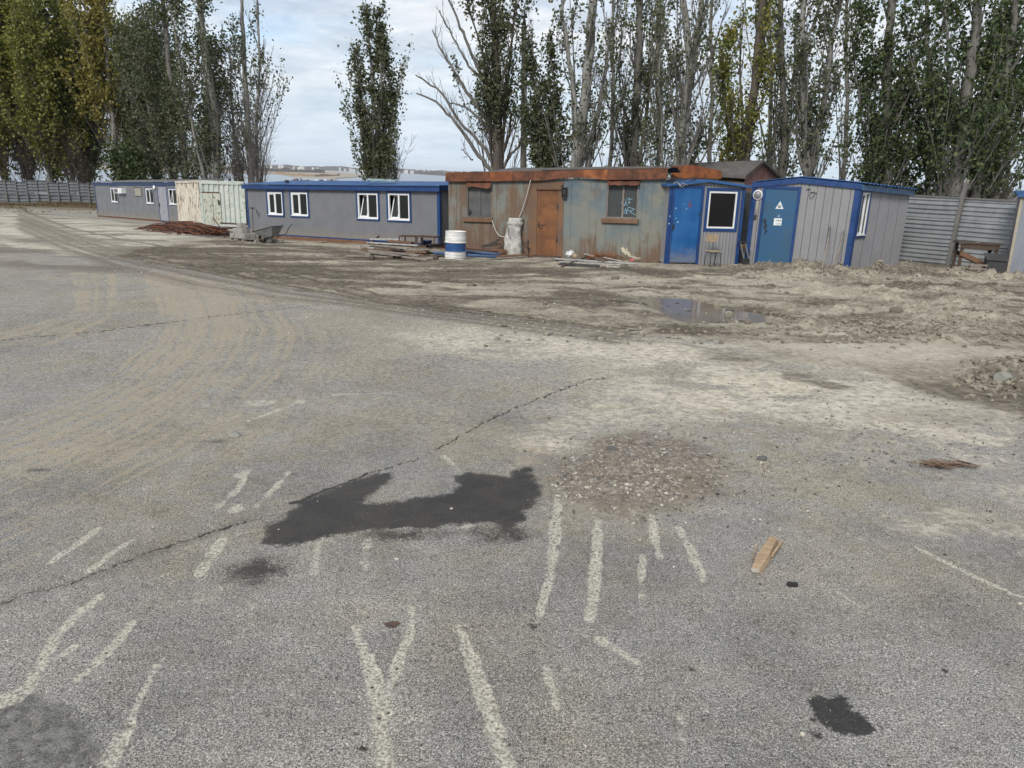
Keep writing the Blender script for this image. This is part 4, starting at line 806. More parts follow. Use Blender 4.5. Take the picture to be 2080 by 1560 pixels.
mb = MB(); mb.tube([(r1[0] + .05, .03, r1[2] + .28), (r1[0] + .1, .03, r1[2] + .16), (r1[0] + .07, .03, r1[2] + .05)], [.01, .05, .01], 5); mb.build('broken_corner', BLACKM, T)
# graffiti scribble on the right pane
a, b, c, d = r2; u = b - .52; v = c + .50
GS = [[(0, 0), (.03, -.12), (.06, -.02), (.09, -.13), (.12, -.03)], [(.03, .04), (.10, .06)], [(.13, .04), (.15, -.10), (.19, -.10)], [(.16, .09), (.33, .07)], [(.24, .13), (.24, -.06)], [(.20, -.01), (.28, -.03)], [(.05, -.17), (.08, -.34), (.14, -.20), (.17, -.36), (.22, -.16)], [(.22, -.16), (.42, -.22), (.28, -.30), (.46, -.40)], [(.05, -.34), (.22, -.36)], [(.11, -.26), (.30, -.27)]]
mb = MB()
for s_ in GS: mb.stroke([(u + x, v + z) for x, z in s_], .014, .043)
mb.build('graffiti', LIGHTB, T)
# door
a, b, c, d = dr
mb = MB(); mb.box(a + .005, b - .005, -.012, .03, c + .01, d - .005); o = mb.build('door', RUSTD, T)
mb = MB(); mb.box(a + .03, a + .30, -.03, -.0125, 1.02, 1.045); mb.box(a + .04, a + .08, -.04, -.0125, .95, 1.12); mb.tube([(a + .06, -.05, 1.0), (a + .14, -.06, .93), (a + .2, -.05, 1.0)], .012, 5); mb.build('door_latch', BLACKM, o)
for z in (0.5, 1.55): mb = MB(); mb.box(b - .02, b + .03, -.035, -.013, z, z + .16); mb.build('hinge', BLACKM, o)
for (x0, x1, z0, z1, m_) in ((a - .30, a - .008, 0.0, d + .42, RUSTW), (b + .008, b + .20, 0.0, d - .01, RUSTW), (a - .004, b + .19, d + .01, d + .42, RUSTW)):
    mb = MB(); mb.box(x0, x1, -.020, .0, z0, min(z1, ztf(x0) - .05)); mb.build('door_surround', surf('rust_brown_plate', (0.165, 0.082, 0.04), (0.115, 0.075, 0.052), scale=1.6, streak=.5, rough=.8, dirtc=(.10, .085, .07), dirt=.6), T)
mb = MB(); mb.box(a - .04, b + .22, -.055, -.022, d + .0, d + .03); mb.build('door_drip', RUSTW, T)
mb = MB(); mb.box(a - .1, b + .15, -.10, .0, -.02, .06); mb.build('threshold', WOODD, T)
# meter box frame right of the door
x0, z0 = w.p(1147, 395); mb = MB(); frame_rect(mb, x0 - .06, x0 + .09, z0 - .1, z0 + .22, .02, -.14, -.001); mb.box(x0 - .09, x0 - .062, -.1, -.02, z0 + .05, z0 + .3); mb.box(x0 - .02, x0 + .05, -.12, -.02, z0 + .0, z0 + .16); mb.build('meter_cage', BLACKM, T)
# cream splash near the right bottom
mb = MB(); x0, z0 = w.p(1262, 504); r9 = random.Random(3)
for i in range(150):
    t = r9.random(); cx = x0 + .02 + t * .62 + r9.gauss(0, .02); cz = z0 - .02 - .30 * sin(t * 1.7) + r9.gauss(0, .035 * (1 - .4 * t)) + .02; s_ = r9.uniform(.006, .030) * (1.2 - t * .6)
    mb.plate([(cx + s_ * r9.uniform(.5, 1.7) * cos(a_), cz + s_ * r9.uniform(.4, 1.2) * sin(a_)) for a_ in np.arange(0, 2 * pi, .9)], .0015 + i * .00003, -.010)
    if i % 5 == 0: h_ = r9.uniform(.04, .20) * (1 - t); mb.plate([(cx, cz), (cx + .008, cz), (cx + .005, cz + h_), (cx + .002, cz + h_)], .002 + i * .00003, -.010)
o = mb.build('plaster_splash', SPLASH, T); o['kind'] = 'stuff'
w_tr = w; tr_zt = zt

# --- rust roofed hut behind, and the tarred red gable shed
wh = Wall(at(1356, 500, 26.3), at(1449, 500, 26.6)); zp = [wh.p(x, y)[1] for x, y in ((1357, 362), (1357, 337), (1408, 335), (1449, 347), (1449, 363))]
T = thing('rust_fascia_hut', 'cream hut under a bright rust sheet gable behind the small blue shed', 'hut', wh.M); L = wh.L; zl = -1.2
mb = MB(); mb.add([(0, .05, zl), (L, .05, zl), (L, .05, zp[4]), (0, .05, zp[0]), (0, 2.4, zl), (L, 2.4, zl), (L, 2.4, zp[4]), (0, 2.4, zp[0])], [(0, 1, 2, 3), (1, 5, 6, 2), (5, 4, 7, 6), (4, 0, 3, 7)]); mb.build('wall', CREAMW, T)
xp = wh.p(1408, 345)[0]
mb = MB(); mb.plate([(-.03, zp[0]), (xp, zp[0] + .01), (L + .05, zp[4]), (L + .05, zp[3]), (xp, zp[2]), (-.03, zp[1])], .04, 0.0); mb.build('gable_sheet', RUSTB, T)
mb = MB(); mb.add([(-.03, .0, zp[1]), (xp, .0, zp[2]), (L + .05, .0, zp[3]), (-.03, 2.5, zp[1]), (xp, 2.5, zp[2]), (L + .05, 2.5, zp[3])], [(0, 1, 4, 3), (1, 2, 5, 4)]); mb.build('roof', TAR, T)
T = thing('red_gable_shed', 'old shed with tarred roof and peeling red gable behind the cabins', 'shed')
A, B, C_, D_ = at(1440, 358, 29.5), at(1513, 363, 29.0), at(1548, 334, 30.2), at(1582, 363, 31.6); ridL = at(1405, 336, 30.8)
lo = lambda p, z: Vector((p[0], p[1], z))
mb = MB(); mb.add([lo(B, -1.4), lo(D_, -1.4), V(D_), V(C_), V(B)], [(0, 1, 2, 3, 4)]); mb.build('gable_wall', REDP, T)
mb = MB(); mb.add([lo(A, -1.4), lo(B, -1.4), V(B) - Vector((0, 0, .12)), V(A) - Vector((0, 0, .12))], [(0, 1, 2, 3)]); mb.build('wall', surf('shed_masonry', (0.22, .20, .18), (.30, .27, .24), scale=8), T)
Bo = V(B) + Vector((-.05, -.25, 0)); Ao = V(A) + Vector((0, -.25, 0)); Co = V(C_) + Vector((.02, -.12, .06)); Do = V(D_) + Vector((.12, -.1, -.02)); Ro = V(ridL)
mb = MB(); t_ = Vector((0, 0, .10)); mb.hexa([Ao, Bo, Co, Ro, Ao + t_, Bo + t_, Co + t_, Ro + t_]); mb.build('roof', TAR, T)
back = Ro + (Do - Co); mb = MB(); mb.hexa([Ro, Co + Vector((.01, 0, 0)), Do, back, Ro + t_, Co + t_, Do + t_, back + t_]); mb.build('roof', TAR, T)

# --- small blue shed with the single pane window
w = Wall(G(1348, 536), G(1497, 538)); L = w.L; T = thing('blue_door_shed', 'small grey shed with bright blue door marked 4 and one black window', 'shed', w.M)
X = lambda px, py: w.p(px, py)
zl, zr = X(1358, 377)[1], X(1512, 380)[1]; xp, zpk = X(1437, 369)
top = lambda x: float(np.interp(x, [0, xp, L], [zl, zpk, zr]))
dr = (X(1365, 455)[0], X(1419, 455)[0], 0.05, X(1400, 381)[1]); wn_ = (X(1437, 430)[0], X(1494, 430)[0], X(1465, 464)[1], X(1465, 389)[1])
pw = L / 22; hl = [(dr[0] - .04, dr[1] + .04, -1, dr[3] + .05), (wn_[0], wn_[1], wn_[2], wn_[3])]
for i in range(22):
    a, b = i * pw, (i + 1) * pw
    hs = [h for h in hl if h[0] < b and h[1] > a]
    panel(T, 'cladding_panel', GREYL, [(a + .004, .004), (a + .010, -.006), (b - .010, -.006), (b - .004, .004)], 0.0, lambda x: top(x) - .02, hs)
mb = MB(); ribwall(mb, [(0, .02), (xp, .02), (L, .02)], 0.0, lambda x: top(x) - .02, hl); mb.build('front_wall', surf('dark_seam', (0.085, 0.085, 0.09), rough=.7), T)
shell(T, L, 2.4, min(zl, zr) - .02, min(zl, zr) - .02, GREYL)
mb = MB(); mb.box(dr[0], dr[1], -.018, .02, dr[2], dr[3]); D = mb.build('door', DOORB, T)
mb = MB(); frame_rect(mb, dr[0] - .075, dr[1] + .075, -.15, dr[3] + .075, .073, -.045, .01); mb.build('door_frame', BLUE, T)
mb = MB(); mb.box(0.0, dr[0] - .08, -.03, .01, 0, zl - .02); mb.build('corner_trim', BLUE, T)
mb = MB(); mb.box(L - .09, L + .01, -.03, .06, 0, zr - .02); mb.build('corner_trim', BLUE, T)
a, b, c, d = wn_
mb = MB(); frame_rect(mb, a, b, c, d, .05, -.02, .03); o = mb.build('window', WHITE, T)
mb = MB(); mb.box(a + .05, b - .05, .005, .012, c + .05, d - .05); mb.build('pane', BGLASS, o)
mb = MB(); frame_rect(mb, a - .085, b + .085, c - .09, d + .10, .083, -.034, .004); mb.build('window_surround', BLUE, o)
mb = MB(); 
for (x0, z0_, x1, z1_) in ((-.12, zl - .02, xp, zpk - .01), (xp, zpk - .01, L + .12, zr - .02)):
    mb.hexa([(x0, -.14, z0_), (x1, -.14, z1_), (x1, 2.5, z1_), (x0, 2.5, z0_), (x0, -.14, z0_ + .07), (x1, -.14, z1_ + .07), (x1, 2.5, z1_ + .07), (x0, 2.5, z0_ + .07)])
mb.build('roof', BLUE_R, T)
mb = MB(); u, v = X(1401, 416); mb.stroke([(u, v + .12), (u - .05, v - .03), (u + .045, v - .03)], .022, -.019); mb.stroke([(u + .03, v + .02), (u + .02, v - .10)], .022, -.0195); mb.build('painted_number', REDM, D)
mb = MB()
for (px, py, rr) in ((1389, 415, .012), (1373, 423, .016), (1360, 439, .016), (1358, 454, .02), (1376.5, 451, .02), (1373, 443, .012), (1394, 424, .014), (1369, 466, .014)):
    u, v = X(px, py); y_ = -.019 if dr[0] < u < dr[1] else -.046; mb.plate([(u + rr * cos(t), v + rr * 1.1 * sin(t)) for t in np.arange(0, 2 * pi, .7)], .002, y_)
mb.build('paint_daub', surf('pale_blue_daub', (.5, .62, .72)), D)
u = dr[0] + .03
mb = MB(); mb.box(u - .01, u + .045, -.035, -.019, 1.02, 1.20); mb.box(u, u + .03, -.05, -.036, 1.06, 1.10); mb.box(u, u + .025, -.03, -.019, 1.25, 1.33); mb.build('lock', BLACKM, D)
for z in (.48, 1.45): mb = MB(); mb.box(dr[1] - .015, dr[1] + .02, -.06, -.046, z, z + .10); mb.build('hinge', BLACKM, D)
w_bs = w; bs_top = top; bs_xp = xp
# black cables over the shed's left eave
mb = MB()
for j in range(5):
    pts_ = [(-.1 + .9 * t + rnd.uniform(-.02, .02), -.1 + .05 * j, top(max(0, .9 * t)) + .09 + .05 * sin(t * 3 + j) + .04 * (j % 3)) for t in np.linspace(0, 1, 9)]; mb.tube(pts_, .011, 5)
o = mb.build('cable_bundle', BLACKM); o.matrix_world = w.M; tag(o, 'tangle of black cables along the left eave of the small blue shed', 'cables')
mb = MB()
for s_ in (((1, 373), (9, 369), (14, 378), (20, 372), (30, 376)), ((12, 372), (18, 380), (24, 376))):
    mb.tube([(X(1363 + a_, b_)[0], -.16, X(1363 + a_, b_)[1]) for a_, b_ in s_], .007, 5)
o = mb.build('white_string', CABLE); o.matrix_world = w.M; tag(o, 'loose white string hanging over the eave above the bright blue door', 'string')

# --- right cabin with the triangle sign
bl_, bc_, br_ = at(1512, 540, 23.9), at(1722, 547, 22.3), at(1823, 543, 25.0)
for q in (bl_, bc_, br_): q[2] = -.72
w = Wall(bl_, bc_); L = w.L; T = thing('sign_door_cabin', 'light grey cabin with faded blue door bearing a white triangle sign', 'cabin')
X = lambda px, py: w.p(px, py)
zl, zr = X(1529, 372)[1], X(1740, 374)[1]; xp, zpk = X(1628, 362)
top = lambda x: float(np.interp(x, [0, xp, L], [zl, zpk, zr]))
dr = (X(1547, 460)[0], X(1612, 460)[0], .10, X(1590, 384)[1])
E0 = -.35
npan = 13; pw = L / npan; hl = [(dr[0] - .05, dr[1] + .05, -1, dr[3] + .06)]
for i in range(npan):
    a, b = i * pw, (i + 1) * pw; hs = [h for h in hl if h[0] < b and h[1] > a]
    panel(T, 'cladding_panel', GREYL, [(a + .003, .004), (a + .012, -.008), ((a + b) / 2 - .02, -.008), ((a + b) / 2, -.003), ((a + b) / 2 + .02, -.008), (b - .012, -.008), (b - .003, .004)], E0, lambda x: top(x) - .05, hs, w.M)
mb = MB(w.M); ribwall(mb, [(0, .02), (xp, .02), (L, .02)], E0, lambda x: top(x) - .05, hl); mb.build('front_wall', surf('dark_seam', (0.085, 0.085, 0.09), rough=.7), T)
ws = Wall(bc_, br_); Ls = ws.L; zsr = ws.p(1843, 387)[1]; zsl = ws.p(1741, 375)[1]; tops_ = lambda x: zsl + (zsr - zsl) * x / Ls
sw = (max(.20, ws.p(1736, 430)[0]), ws.p(1762, 430)[0], ws.p(1745, 478)[1], ws.p(1752, 391)[1])
nps = 5; pw = Ls / nps
for i in range(nps):
    a, b = i * pw, (i + 1) * pw
    pr = ribs(a + .006, b - .006, .075, .012, .4, .12); panel(T, 'side_cladding_panel', GREYL, pr, E0, lambda x: tops_(x) - .10, [sw] if sw[0] < b and sw[1] > a else [], ws.M)
mb = MB(ws.M); ribwall(mb, [(0, .022), (Ls, .022)], E0, lambda x: tops_(x) - .1, [sw]); mb.build('side_wall', surf('dark_seam', (0.085, 0.085, 0.09), rough=.7), T)
pvc_window(T, sw, .07, .55, M=ws.M, deep=.08)
bk_ = V(bl_) + (V(br_) - V(bc_)); wb_ = Wall(np.array(br_), np.array(bk_)); 
for ww, nm in ((Wall(br_, np.array(bk_)), 'back_wall'), (Wall(np.array(bk_), bl_), 'left_wall')):
    mb = MB(ww.M); mb.box(0, ww.L - .03, 0.0, .04, E0, zl - .1); mb.build(nm, GREYL, T)
mb = MB(w.M); mb.box(dr[0], dr[1], -.015, .02, dr[2] - .5, dr[3]); D = mb.build('door', DOORD, T)
mb = MB(w.M); frame_rect(mb, dr[0] - .085, dr[1] + .085, -.6, dr[3] + .085, .083, -.045, .008); mb.build('door_frame', BLUE, T)
mb = MB(w.M); mb.box(-.02, .12, -.035, .05, E0, zl - .05); mb.build('corner_trim', BLUE, T)
mb = MB(w.M); mb.box(L - .13, L + .01, -.035, .03, E0, zr - .05); mb.build('corner_trim', BLUE, T)
mb = MB(ws.M); mb.box(-.02, .09, -.03, .03, E0, zsl - .12); mb.build('corner_trim', BLUE, T)
mb = MB(w.M)
for (x0, z0_, x1, z1_) in ((-.04, zl, xp, zpk), (xp, zpk, L + .05, zr)):
    mb.hexa([(x0, -.07, z0_ - .14), (x1, -.07, z1_ - .14), (x1, -.01, z1_ - .14), (x0, -.01, z0_ - .14), (x0, -.07, z0_ + .01), (x1, -.07, z1_ + .01), (x1, -.01, z1_ + .01), (x0, -.01, z0_ + .01)])
mb.build('gable_fascia', BLUE, T)
mb = MB(ws.M); mb.hexa([(-.05, -.10, zsl - .15), (Ls + .1, -.10, zsr - .15), (Ls + .1, -.06, zsr - .15), (-.05, -.06, zsl - .15), (-.05, -.10, zsl), (Ls + .1, -.10, zsr), (Ls + .1, -.06, zsr), (-.05, -.06, zsl)]); mb.build('side_fascia', surf('faded_blue_fascia', (0.035, 0.095, 0.19), (0.028, .08, .17), rough=.5), T)
dv = (V(br_) - V(bc_)).normalized()
pl = w.M @ Vector((-.05, -.02, zl + .01)); pk = w.M @ Vector((xp, -.02, zpk + .01)); pr_ = w.M @ Vector((L + .05, -.02, zr + .01))
mb = MB(); n = 60
for s0, s1 in ((pl, pk), (pk, pr_)):
    vs = []
    for i in range(n + 1):
        t = i / n; o_ = dv * (t * (Ls + .15)); zo = Vector((0, 0, .022 * sin(i * pi / 1.0 * .5) + .03 + (tops_(0) * 0))); tilt_ = Vector((0, 0, (zsr - zsl) * t)); vs += [s0 + o_ + zo + tilt_, s1 + o_ + zo + tilt_ + ((s1 - s0).normalized() * .12 if s1 is pr_ else Vector())]
    mb.add(vs, [(2 * i, 2 * i + 1, 2 * i + 3, 2 * i + 2) for i in range(n)])
mb.build('roof', BLUE_R, T)
# triangle sign with the letter, key notice
def wpts(l, W_=w): return [W_.p(a, b) for a, b in l]
mb = MB(w.M); mb.plate([X(*p) for p in ((1575, 424), (1591.5, 424.5), (1585.5, 408.5))], .004, -.0155); sg = mb.build('triangle_sign', PAPER, D)
mb = MB(w.M); y_ = -.0205
for s_ in (((1581.4, 417), (1581, 421)), ((1583.9, 417), (1583.5, 421.2)), ((1586.8, 417), (1586.2, 421.2)), ((1581, 421), (1586.3, 421.3))): mb.stroke([X(*p) for p in s_], .019, y_)
mb.build('sign_letter', BLK, sg)
mb = MB(w.M); mb.plate([X(*p) for p in ((1571, 457.5), (1587, 458), (1588.8, 443.8), (1573, 443))], .004, -.0155); nt = mb.build('door_notice', PAPER, D)
def letters(txt, px0, py0, px1, hh, mbq, wgt=.006):
    a0 = X(px0, py0); a1 = X(px1, py0); n_ = len(txt); cw = (a1[0] - a0[0]) / n_
    SH = {'К': [[(0, 0), (0, 1)], [(0, .5), (.7, 1)], [(0, .5), (.7, 0)]], 'Л': [[(0, 0), (.35, 1), (.7, 0)]], 'Ю': [[(0, 0), (0, 1)], [(0, .5), (.3, .5)], [(.3, 0), (.3, 1), (.75, 1), (.75, 0), (.3, 0)]], 'Ч': [[(0, 1), (0, .5), (.7, .5)], [(.7, 1), (.7, 0)]], 'И': [[(0, 1), (0, 0), (.7, 1), (.7, 0)]],
          '№': [[(0, 0), (0, 1), (.5, 0), (.5, 1)], [(.65, .4), (.8, .4)]], '7': [[(0, 1), (.7, 1), (.3, 0)]], '5': [[(.7, 1), (0, 1), (0, .5), (.7, .5), (.7, 0), (0, 0)]], 'Н': [[(0, 0), (0, 1)], [(.7, 0), (.7, 1)], [(0, .5), (.7, .5)]], 'А': [[(0, 0), (.35, 1), (.7, 0)], [(.15, .4), (.55, .4)]], 'П': [[(0, 0), (0, 1), (.7, 1), (.7, 0)]], 'О': [[(0, 0), (0, 1), (.7, 1), (.7, 0), (0, 0)]], 'С': [[(.7, 1), (0, 1), (0, 0), (.7, 0)]], 'Т': [[(.35, 0), (.35, 1)], [(0, 1), (.7, 1)]]}
    for i, ch in enumerate(txt):
        for s_ in SH[ch]: mbq.stroke([(a0[0] + (i + x * .95) * cw, a0[1] + z * hh) for x, z in s_], wgt, -.0205)
mb = MB(w.M); letters('КЛЮЧИ', 1577, 448.6, 1587.5, .030, mb); letters('№75', 1578, 455.5, 1585.5, .028, mb); mb.build('notice_text', BLK, nt)
mb = MB(w.M); mb.plate([X(*p) for p in ((1578.2, 441), (1585.4, 441.3), (1582.4, 434.5))], .002, -.0155); mb.build('faded_sticker', surf('faded_sticker', (.16, .26, .36)), D)
mb = MB(w.M)
for (a_, b_, s_) in ((1553, 447, .03), (1554.5, 451, .028), (1556, 457, .035), (1554, 462, .03), (1557, 468, .025), (1555, 473, .02)):
    u, v = X(a_, b_); mb.box(u - s_, u + s_, -.05, -.0155, v - s_, v + s_ * .8); 
mb.build('padlock_hasp', BLACKM, D)
mb = MB(w.M); u, v = X(1554.5, 446); mb.tube([(u - .03, -.04, v - .02), (u - .02, -.055, v + .04), (u + .02, -.055, v + .04), (u + .03, -.04, v - .02)], .007, 6); mb.build('padlock_shackle', STEEL, D)
# round lamp, conduit, switch
u, v = X(1540, 396); me = MB().lathe([(0, .09), (.08, .085), (.115, .05), (.12, .03)], 24).mesh('wall_lamp', surf('grey_lamp_dome', (.22, .22, .24), rough=.35)); 
o = link('wall_lamp', me, T); o.matrix_world = w.M @ Matrix.Translation((u, -.008, v)) @ Matrix.Rotation(pi / 2, 4, 'X')
me = MB().lathe([(.118, .0), (.145, .0), (.15, .03), (.14, .045), (.118, .045)], 24).mesh('lamp_ring', WHITE); o2 = link('lamp_ring', me, o)
mb = MB(w.M); u1, v1 = X(1536, 440)
for k_ in (0, .035): mb.tube([(u + k_, -.02, v - .15), (u + k_ - .01, -.02, v1 + .05)], .008, 5)
mb.build('conduit', CABLE, T); mb = MB(w.M); mb.box(u - .045, u + .035, -.06, -.009, v1 - .07, v1 + .05); mb.build('switch_box', BLACKM, T)
mb = MB(w.M); u, v = X(1650, 386); mb.box(u - .03, u + .07, -.06, -.01, v - .05, v + .04); mb.box(u + .075, u + .15, -.05, -.01, v - .07, v + .05); mb.build('junction_box', surf('junction_grey', (.25, .26, .24)), T)
mb = MB(w.M); mb.tube([(u - .16, -.03, v), (u - .1, -.04, v + .03), (u, -.03, v)], .01, 5); mb.tube([(u - .02, -.03, v - .05), (u - .06, -.05, v - .15), (u - .02, -.05, v - .24), (u + .06, -.05, v - .2), (u + .1, -.03, v - .06)], .007, 5); mb.build('loose_wire', BLACKM, T)
w_rc = w
# poles leaning on it
for (a_, b_, n_) in (((1669, 549), (1686, 462), 'left'), ((1693, 551), (1713, 468), 'right')):
    p = GM(*a_); q = w.p(*b_, -.05); q = w.M @ Vector((q[0], -.05, q[1])); p = V(p); p.y = min(p.y, q.y - .15)
    mb = MB(); mb.tube([p - Vector((0, 0, .05)), p.lerp(q, .5) + Vector((.015, 0, 0)), q], [.022, .026, .030], 7)
    tag(mb.build('wooden_pole', WOODG), 'greyed wooden pole leaning on the light grey cabin, the %s of the two' % n_, 'pole')

# --- dark sheet screen in the gap between the two sheds
p0, p1 = at(1497, 536, 24.3), at(1532, 520, 26.6)
ws_ = Wall(p0, p1); T = thing('gap_sheet_screen', 'dark profiled sheets standing in the gap between the two small sheds', 'sheet screen', ws_.M)
for i in range(5):
    a = i * ws_.L / 5; b = a + ws_.L / 5 - .01; mb = MB(); ribwall(mb, ribs(a, b, .12, .03), -.2, 2.25 - .02 * i); mb.build('profiled_sheet', surf('dark_grey_sheet', (.11, .12, .13), rough=.5), T)
# ------------------------------------------------------------------ FENCES
def corr(L, z0, z1, pitch=.13, depth=.03, nx=1, sag=0.0):
    """horizontally ribbed sheet"""
    mb = MB(); prof = ribs(z0, z1, pitch, depth, .45, .12)
    for i in range(nx):
        a, b = L * i / nx, L * (i + 1) / nx; sa, sb = -sag * sin(pi * i / nx), -sag * sin(pi * (i + 1) / nx)
        vs = []
        for z, y in prof: vs += [(a, y, z + sa), (b, y, z + sb)]
        mb.add(vs, [(2 * j, 2 * j + 1, 2 * j + 3, 2 * j + 2) for j in range(len(prof) - 1)])
    return mb
# right fence: four courses of sheet between the cabins
fA = at(1815, 539, 27.0); fB = at(2060, 566, 24.2); w = Wall(fA, fB); T = thing('metal_fence', 'galvanised fence of horizontal ribbed sheets between the right cabin and the picture edge', 'fence', w.M); L = w.L
ft = lambda px, py: w.p(px, py)[1]
H_ = ft(1950, 400)
for i, (x0, x1) in enumerate(((-.3, L * .50), (L * .48, L + 1.2))):
    for j, (z0, z1) in enumerate(((0.10, H_ * .40), (H_ * .38, H_ * .73), (H_ * .71, H_ + .02 - .04 * i))):
        mb = corr(x1 - x0, z0, z1, .145, .055, 4, .01); o = mb.build('fence_sheet', GALV, T, (x0, -.012 * j + .02 * i, 0))
mb = MB(); mb.bar((-.3, -.04, H_ - .02), (L + .6, -.04, H_ - .05), .04, .05); mb.build('top_rail', POST, T)
mb = MB(); mb.bar((-.3, -.07, .12), (L + .6, -.07, .10), .05, .14); mb.build('bottom_board', WOODG, T)
a = w.p(1924, 545, -.14); b = w.p(1962, 372, -.14)
mb = MB(); mb.bar((a[0], -.14, a[1] - .2), (b[0], -.14, b[1]), .11, .10, (0, 1, 0)); mb.build('leaning_post', POST, T)
mb = MB(); mb.bar((b[0] - .05, -.10, b[1] - .5), (b[0] + .02, -.06, b[1] + .12), .12, .09, (0, 1, 0)); mb.build('splintered_post', WOODG, T)
# left fence
F0, F1 = at(-160, 411, 76.5), at(205, 417.5, 80.5)
w = Wall(F0, F1); T = thing('far_left_fence', 'long grey fence of ribbed sheets and thin posts behind the weedy bank', 'fence', w.M); L = w.L
zt = w.p(100, 370)[1]
nb = 17; bw = L / nb
shm = [corr(bw + .05, .0, zt * .47, .30, .09).mesh('fence_sheet', GALVD), corr(bw + .05, zt * .45, zt, .30, .09).mesh('fence_sheet', GALVD)]
pm = MB().box(-.05, .05, -.12, -.05, -.3, zt + .35).mesh('fence_post', POST)
for i in range(nb):
    zo = .05 * sin(i * 1.9) + (.12 if i in (10, 11, 14) else 0)
    for j in range(2): link('fence_sheet', shm[j], T, (i * bw, -.05 * j, zo * (1 if j else .3)))
    link('fence_post', pm, T, (i * bw, 0, zo - (.2 if i % 3 else 0)))
# sheet fence behind the container and grey cabin gap, and behind the sheds on the right
for (a, b, Y0, Y1, lab) in (((470, 470), (520, 476), 46.5, 47.0, 'short run of grey ribbed sheet fence seen between the container and the long cabin'),):
    w = Wall(at(*a, Y0), at(*b, Y1)); T = thing('gap_fence', lab, 'fence', w.M); zt = w.p(490, 376)[1]
    for j in range(2): corr(w.L, zt * .5 * j, zt * .5 * (j + 1) + .02, .16, .04).build('fence_sheet', GALVD, T, (0, -.03 * j, 0))
    for x in (0, w.L / 2, w.L): mb = MB(); mb.box(x - .04, x + .04, -.1, -.04, 0, zt + .1); mb.build('fence_post', POST, T)

# --- cabin at the right picture edge
A = at(2046, 561, 21.95); B = A + np.array([2.6, -1.5, .05]); w = Wall(A, B); T = thing('edge_cabin', 'light grey cabin with blue roof cut by the right picture edge', 'cabin', w.M)
zt = w.p(2073, 400)[1]; L = w.L
for i in range(8):
    a, b = i * L / 8, (i + 1) * L / 8; mb = MB(); ribwall(mb, [(a + .003, .008), (a + .012, -.006), (b - .012, -.006), (b - .003, .008)], -.1, zt); mb.build('cladding_panel', surf('bluish_cladding', (0.205, 0.225, 0.265), (.18, .20, .235), scale=1.5, streak=.2, rough=.5), T)
mb = MB(); mb.box(.0, L, .02, 2.2, -.1, zt - .01); mb.build('wall', GREYL, T)
mb = MB(); mb.box(-.04, .03, -.02, .05, -.1, zt); mb.build('corner_trim', surf('beige_corner', (.36, .32, .25)), T)
mb = MB(); mb.hexa([(-.12, -.12, zt), (L, -.12, zt), (L, 2.3, zt + .1), (-.12, 2.3, zt + .1), (-.12, -.12, zt + .06), (L, -.12, zt + .40), (L, 2.3, zt + .5), (-.12, 2.3, zt + .16)]); mb.build('roof', BLUE_R, T)

# --- work table and box by the right fence
p = GM(1972, 556); T = thing('work_table', 'dark brown wooden work table with diagonal braces before the right fence', 'table', loc=(13.75, 22.95, gz2(13.75, 22.95)), rz=radians(-14))
zt = .86; wd, dp = .50, .32
mb = MB(); mb.box(-wd - .06, wd + .06, -dp - .05, dp + .05, zt - .04, zt); mb.build('tabletop', WOODD, T)
mb = MB(); mb.box(-wd, wd, -dp - .02, -dp + .005, zt - .18, zt - .043); mb.box(wd - .025, wd + .002, -dp + .007, dp, zt - .18, zt - .043); mb.build('apron', WOODD, T)
for x in (-wd + .04, wd - .04):
    for y in (-dp + .04, dp - .04): mb = MB(); mb.box(x - .04, x + .04, y - .034, y + .034, -.25, zt - .044); mb.build('leg', WOODD, T)
for s_, y in ((1, -dp - .03), (1, dp + .03)):
    mb = MB(); mb.bar((-wd, y, .55), (wd, y, .12), .03, .13, (0, 0, 1)); mb.build('brace', WOODB if y < 0 else WOODD, T)
mb = MB(); mb.bar((-wd, -dp - .028, .03), (wd, -dp - .028, .0), .03, .12); mb.build('bottom_rail', WOODD, T)
mb = MB(); mb.lathe([(0, 0), (.09, 0), (.10, .012), (0, .014)], 10, (.0, -.02, zt)); T2 = mb.build('lid', surf('dull_lid', (.30, .29, .27))); T2.matrix_world = T.matrix_world; T2.location = T.location; T2.rotation_euler = T.rotation_euler; tag(T2, 'small round pale lid lying on the brown work table', 'lid')
p = (14.05, 21.9); T = thing('dark_box', 'dark metal box with a slanting lid between the table and the edge cabin', 'box', loc=(13.72, 21.9, gz2(13.72, 21.9) - .05), rz=radians(-20))
mb = MB(); mb.hexa([(-.22, -.2, 0), (.25, -.2, 0), (.25, .25, 0), (-.22, .25, 0), (-.22, -.2, .48), (.25, -.2, .48), (.25, .25, .62), (-.22, .25, .62)]); mb.build('body', surf('charcoal_box', (.035, .035, .037), rough=.5), T)
mb = MB(); mb.hexa([(-.26, -.25, .485), (.29, -.25, .485), (.29, .28, .63), (-.26, .28, .63), (-.26, -.25, .505), (.29, -.25, .505), (.29, .28, .65), (-.26, .28, .65)]); mb.build('lid', surf('charcoal_lid', (.05, .05, .053), rough=.45), T)
T = thing('slatted_crate', 'low dark slatted crate on the ground left of the dark metal box', 'crate', loc=(13.2, 21.75, gz2(13.2, 21.75)), rz=radians(-12))
for z in (.05, .16, .27): mb = MB(); mb.box(-.25, .22, -.02, .0, z, z + .05); mb.build('slat', WOODG, T)
for x in (-.25, .18): mb = MB(); mb.box(x, x + .04, .002, .03, -.05, .34); mb.build('post', WOODD, T)

# ------------------------------------------------------------------ YARD OBJECTS
def thing_at(px, py, name, lab, cat, rz=0, group=None, dz=0):
    p = GM(px, py); return thing(name, lab, cat, None, group, (p[0], p[1], p[2] + dz), rz), p
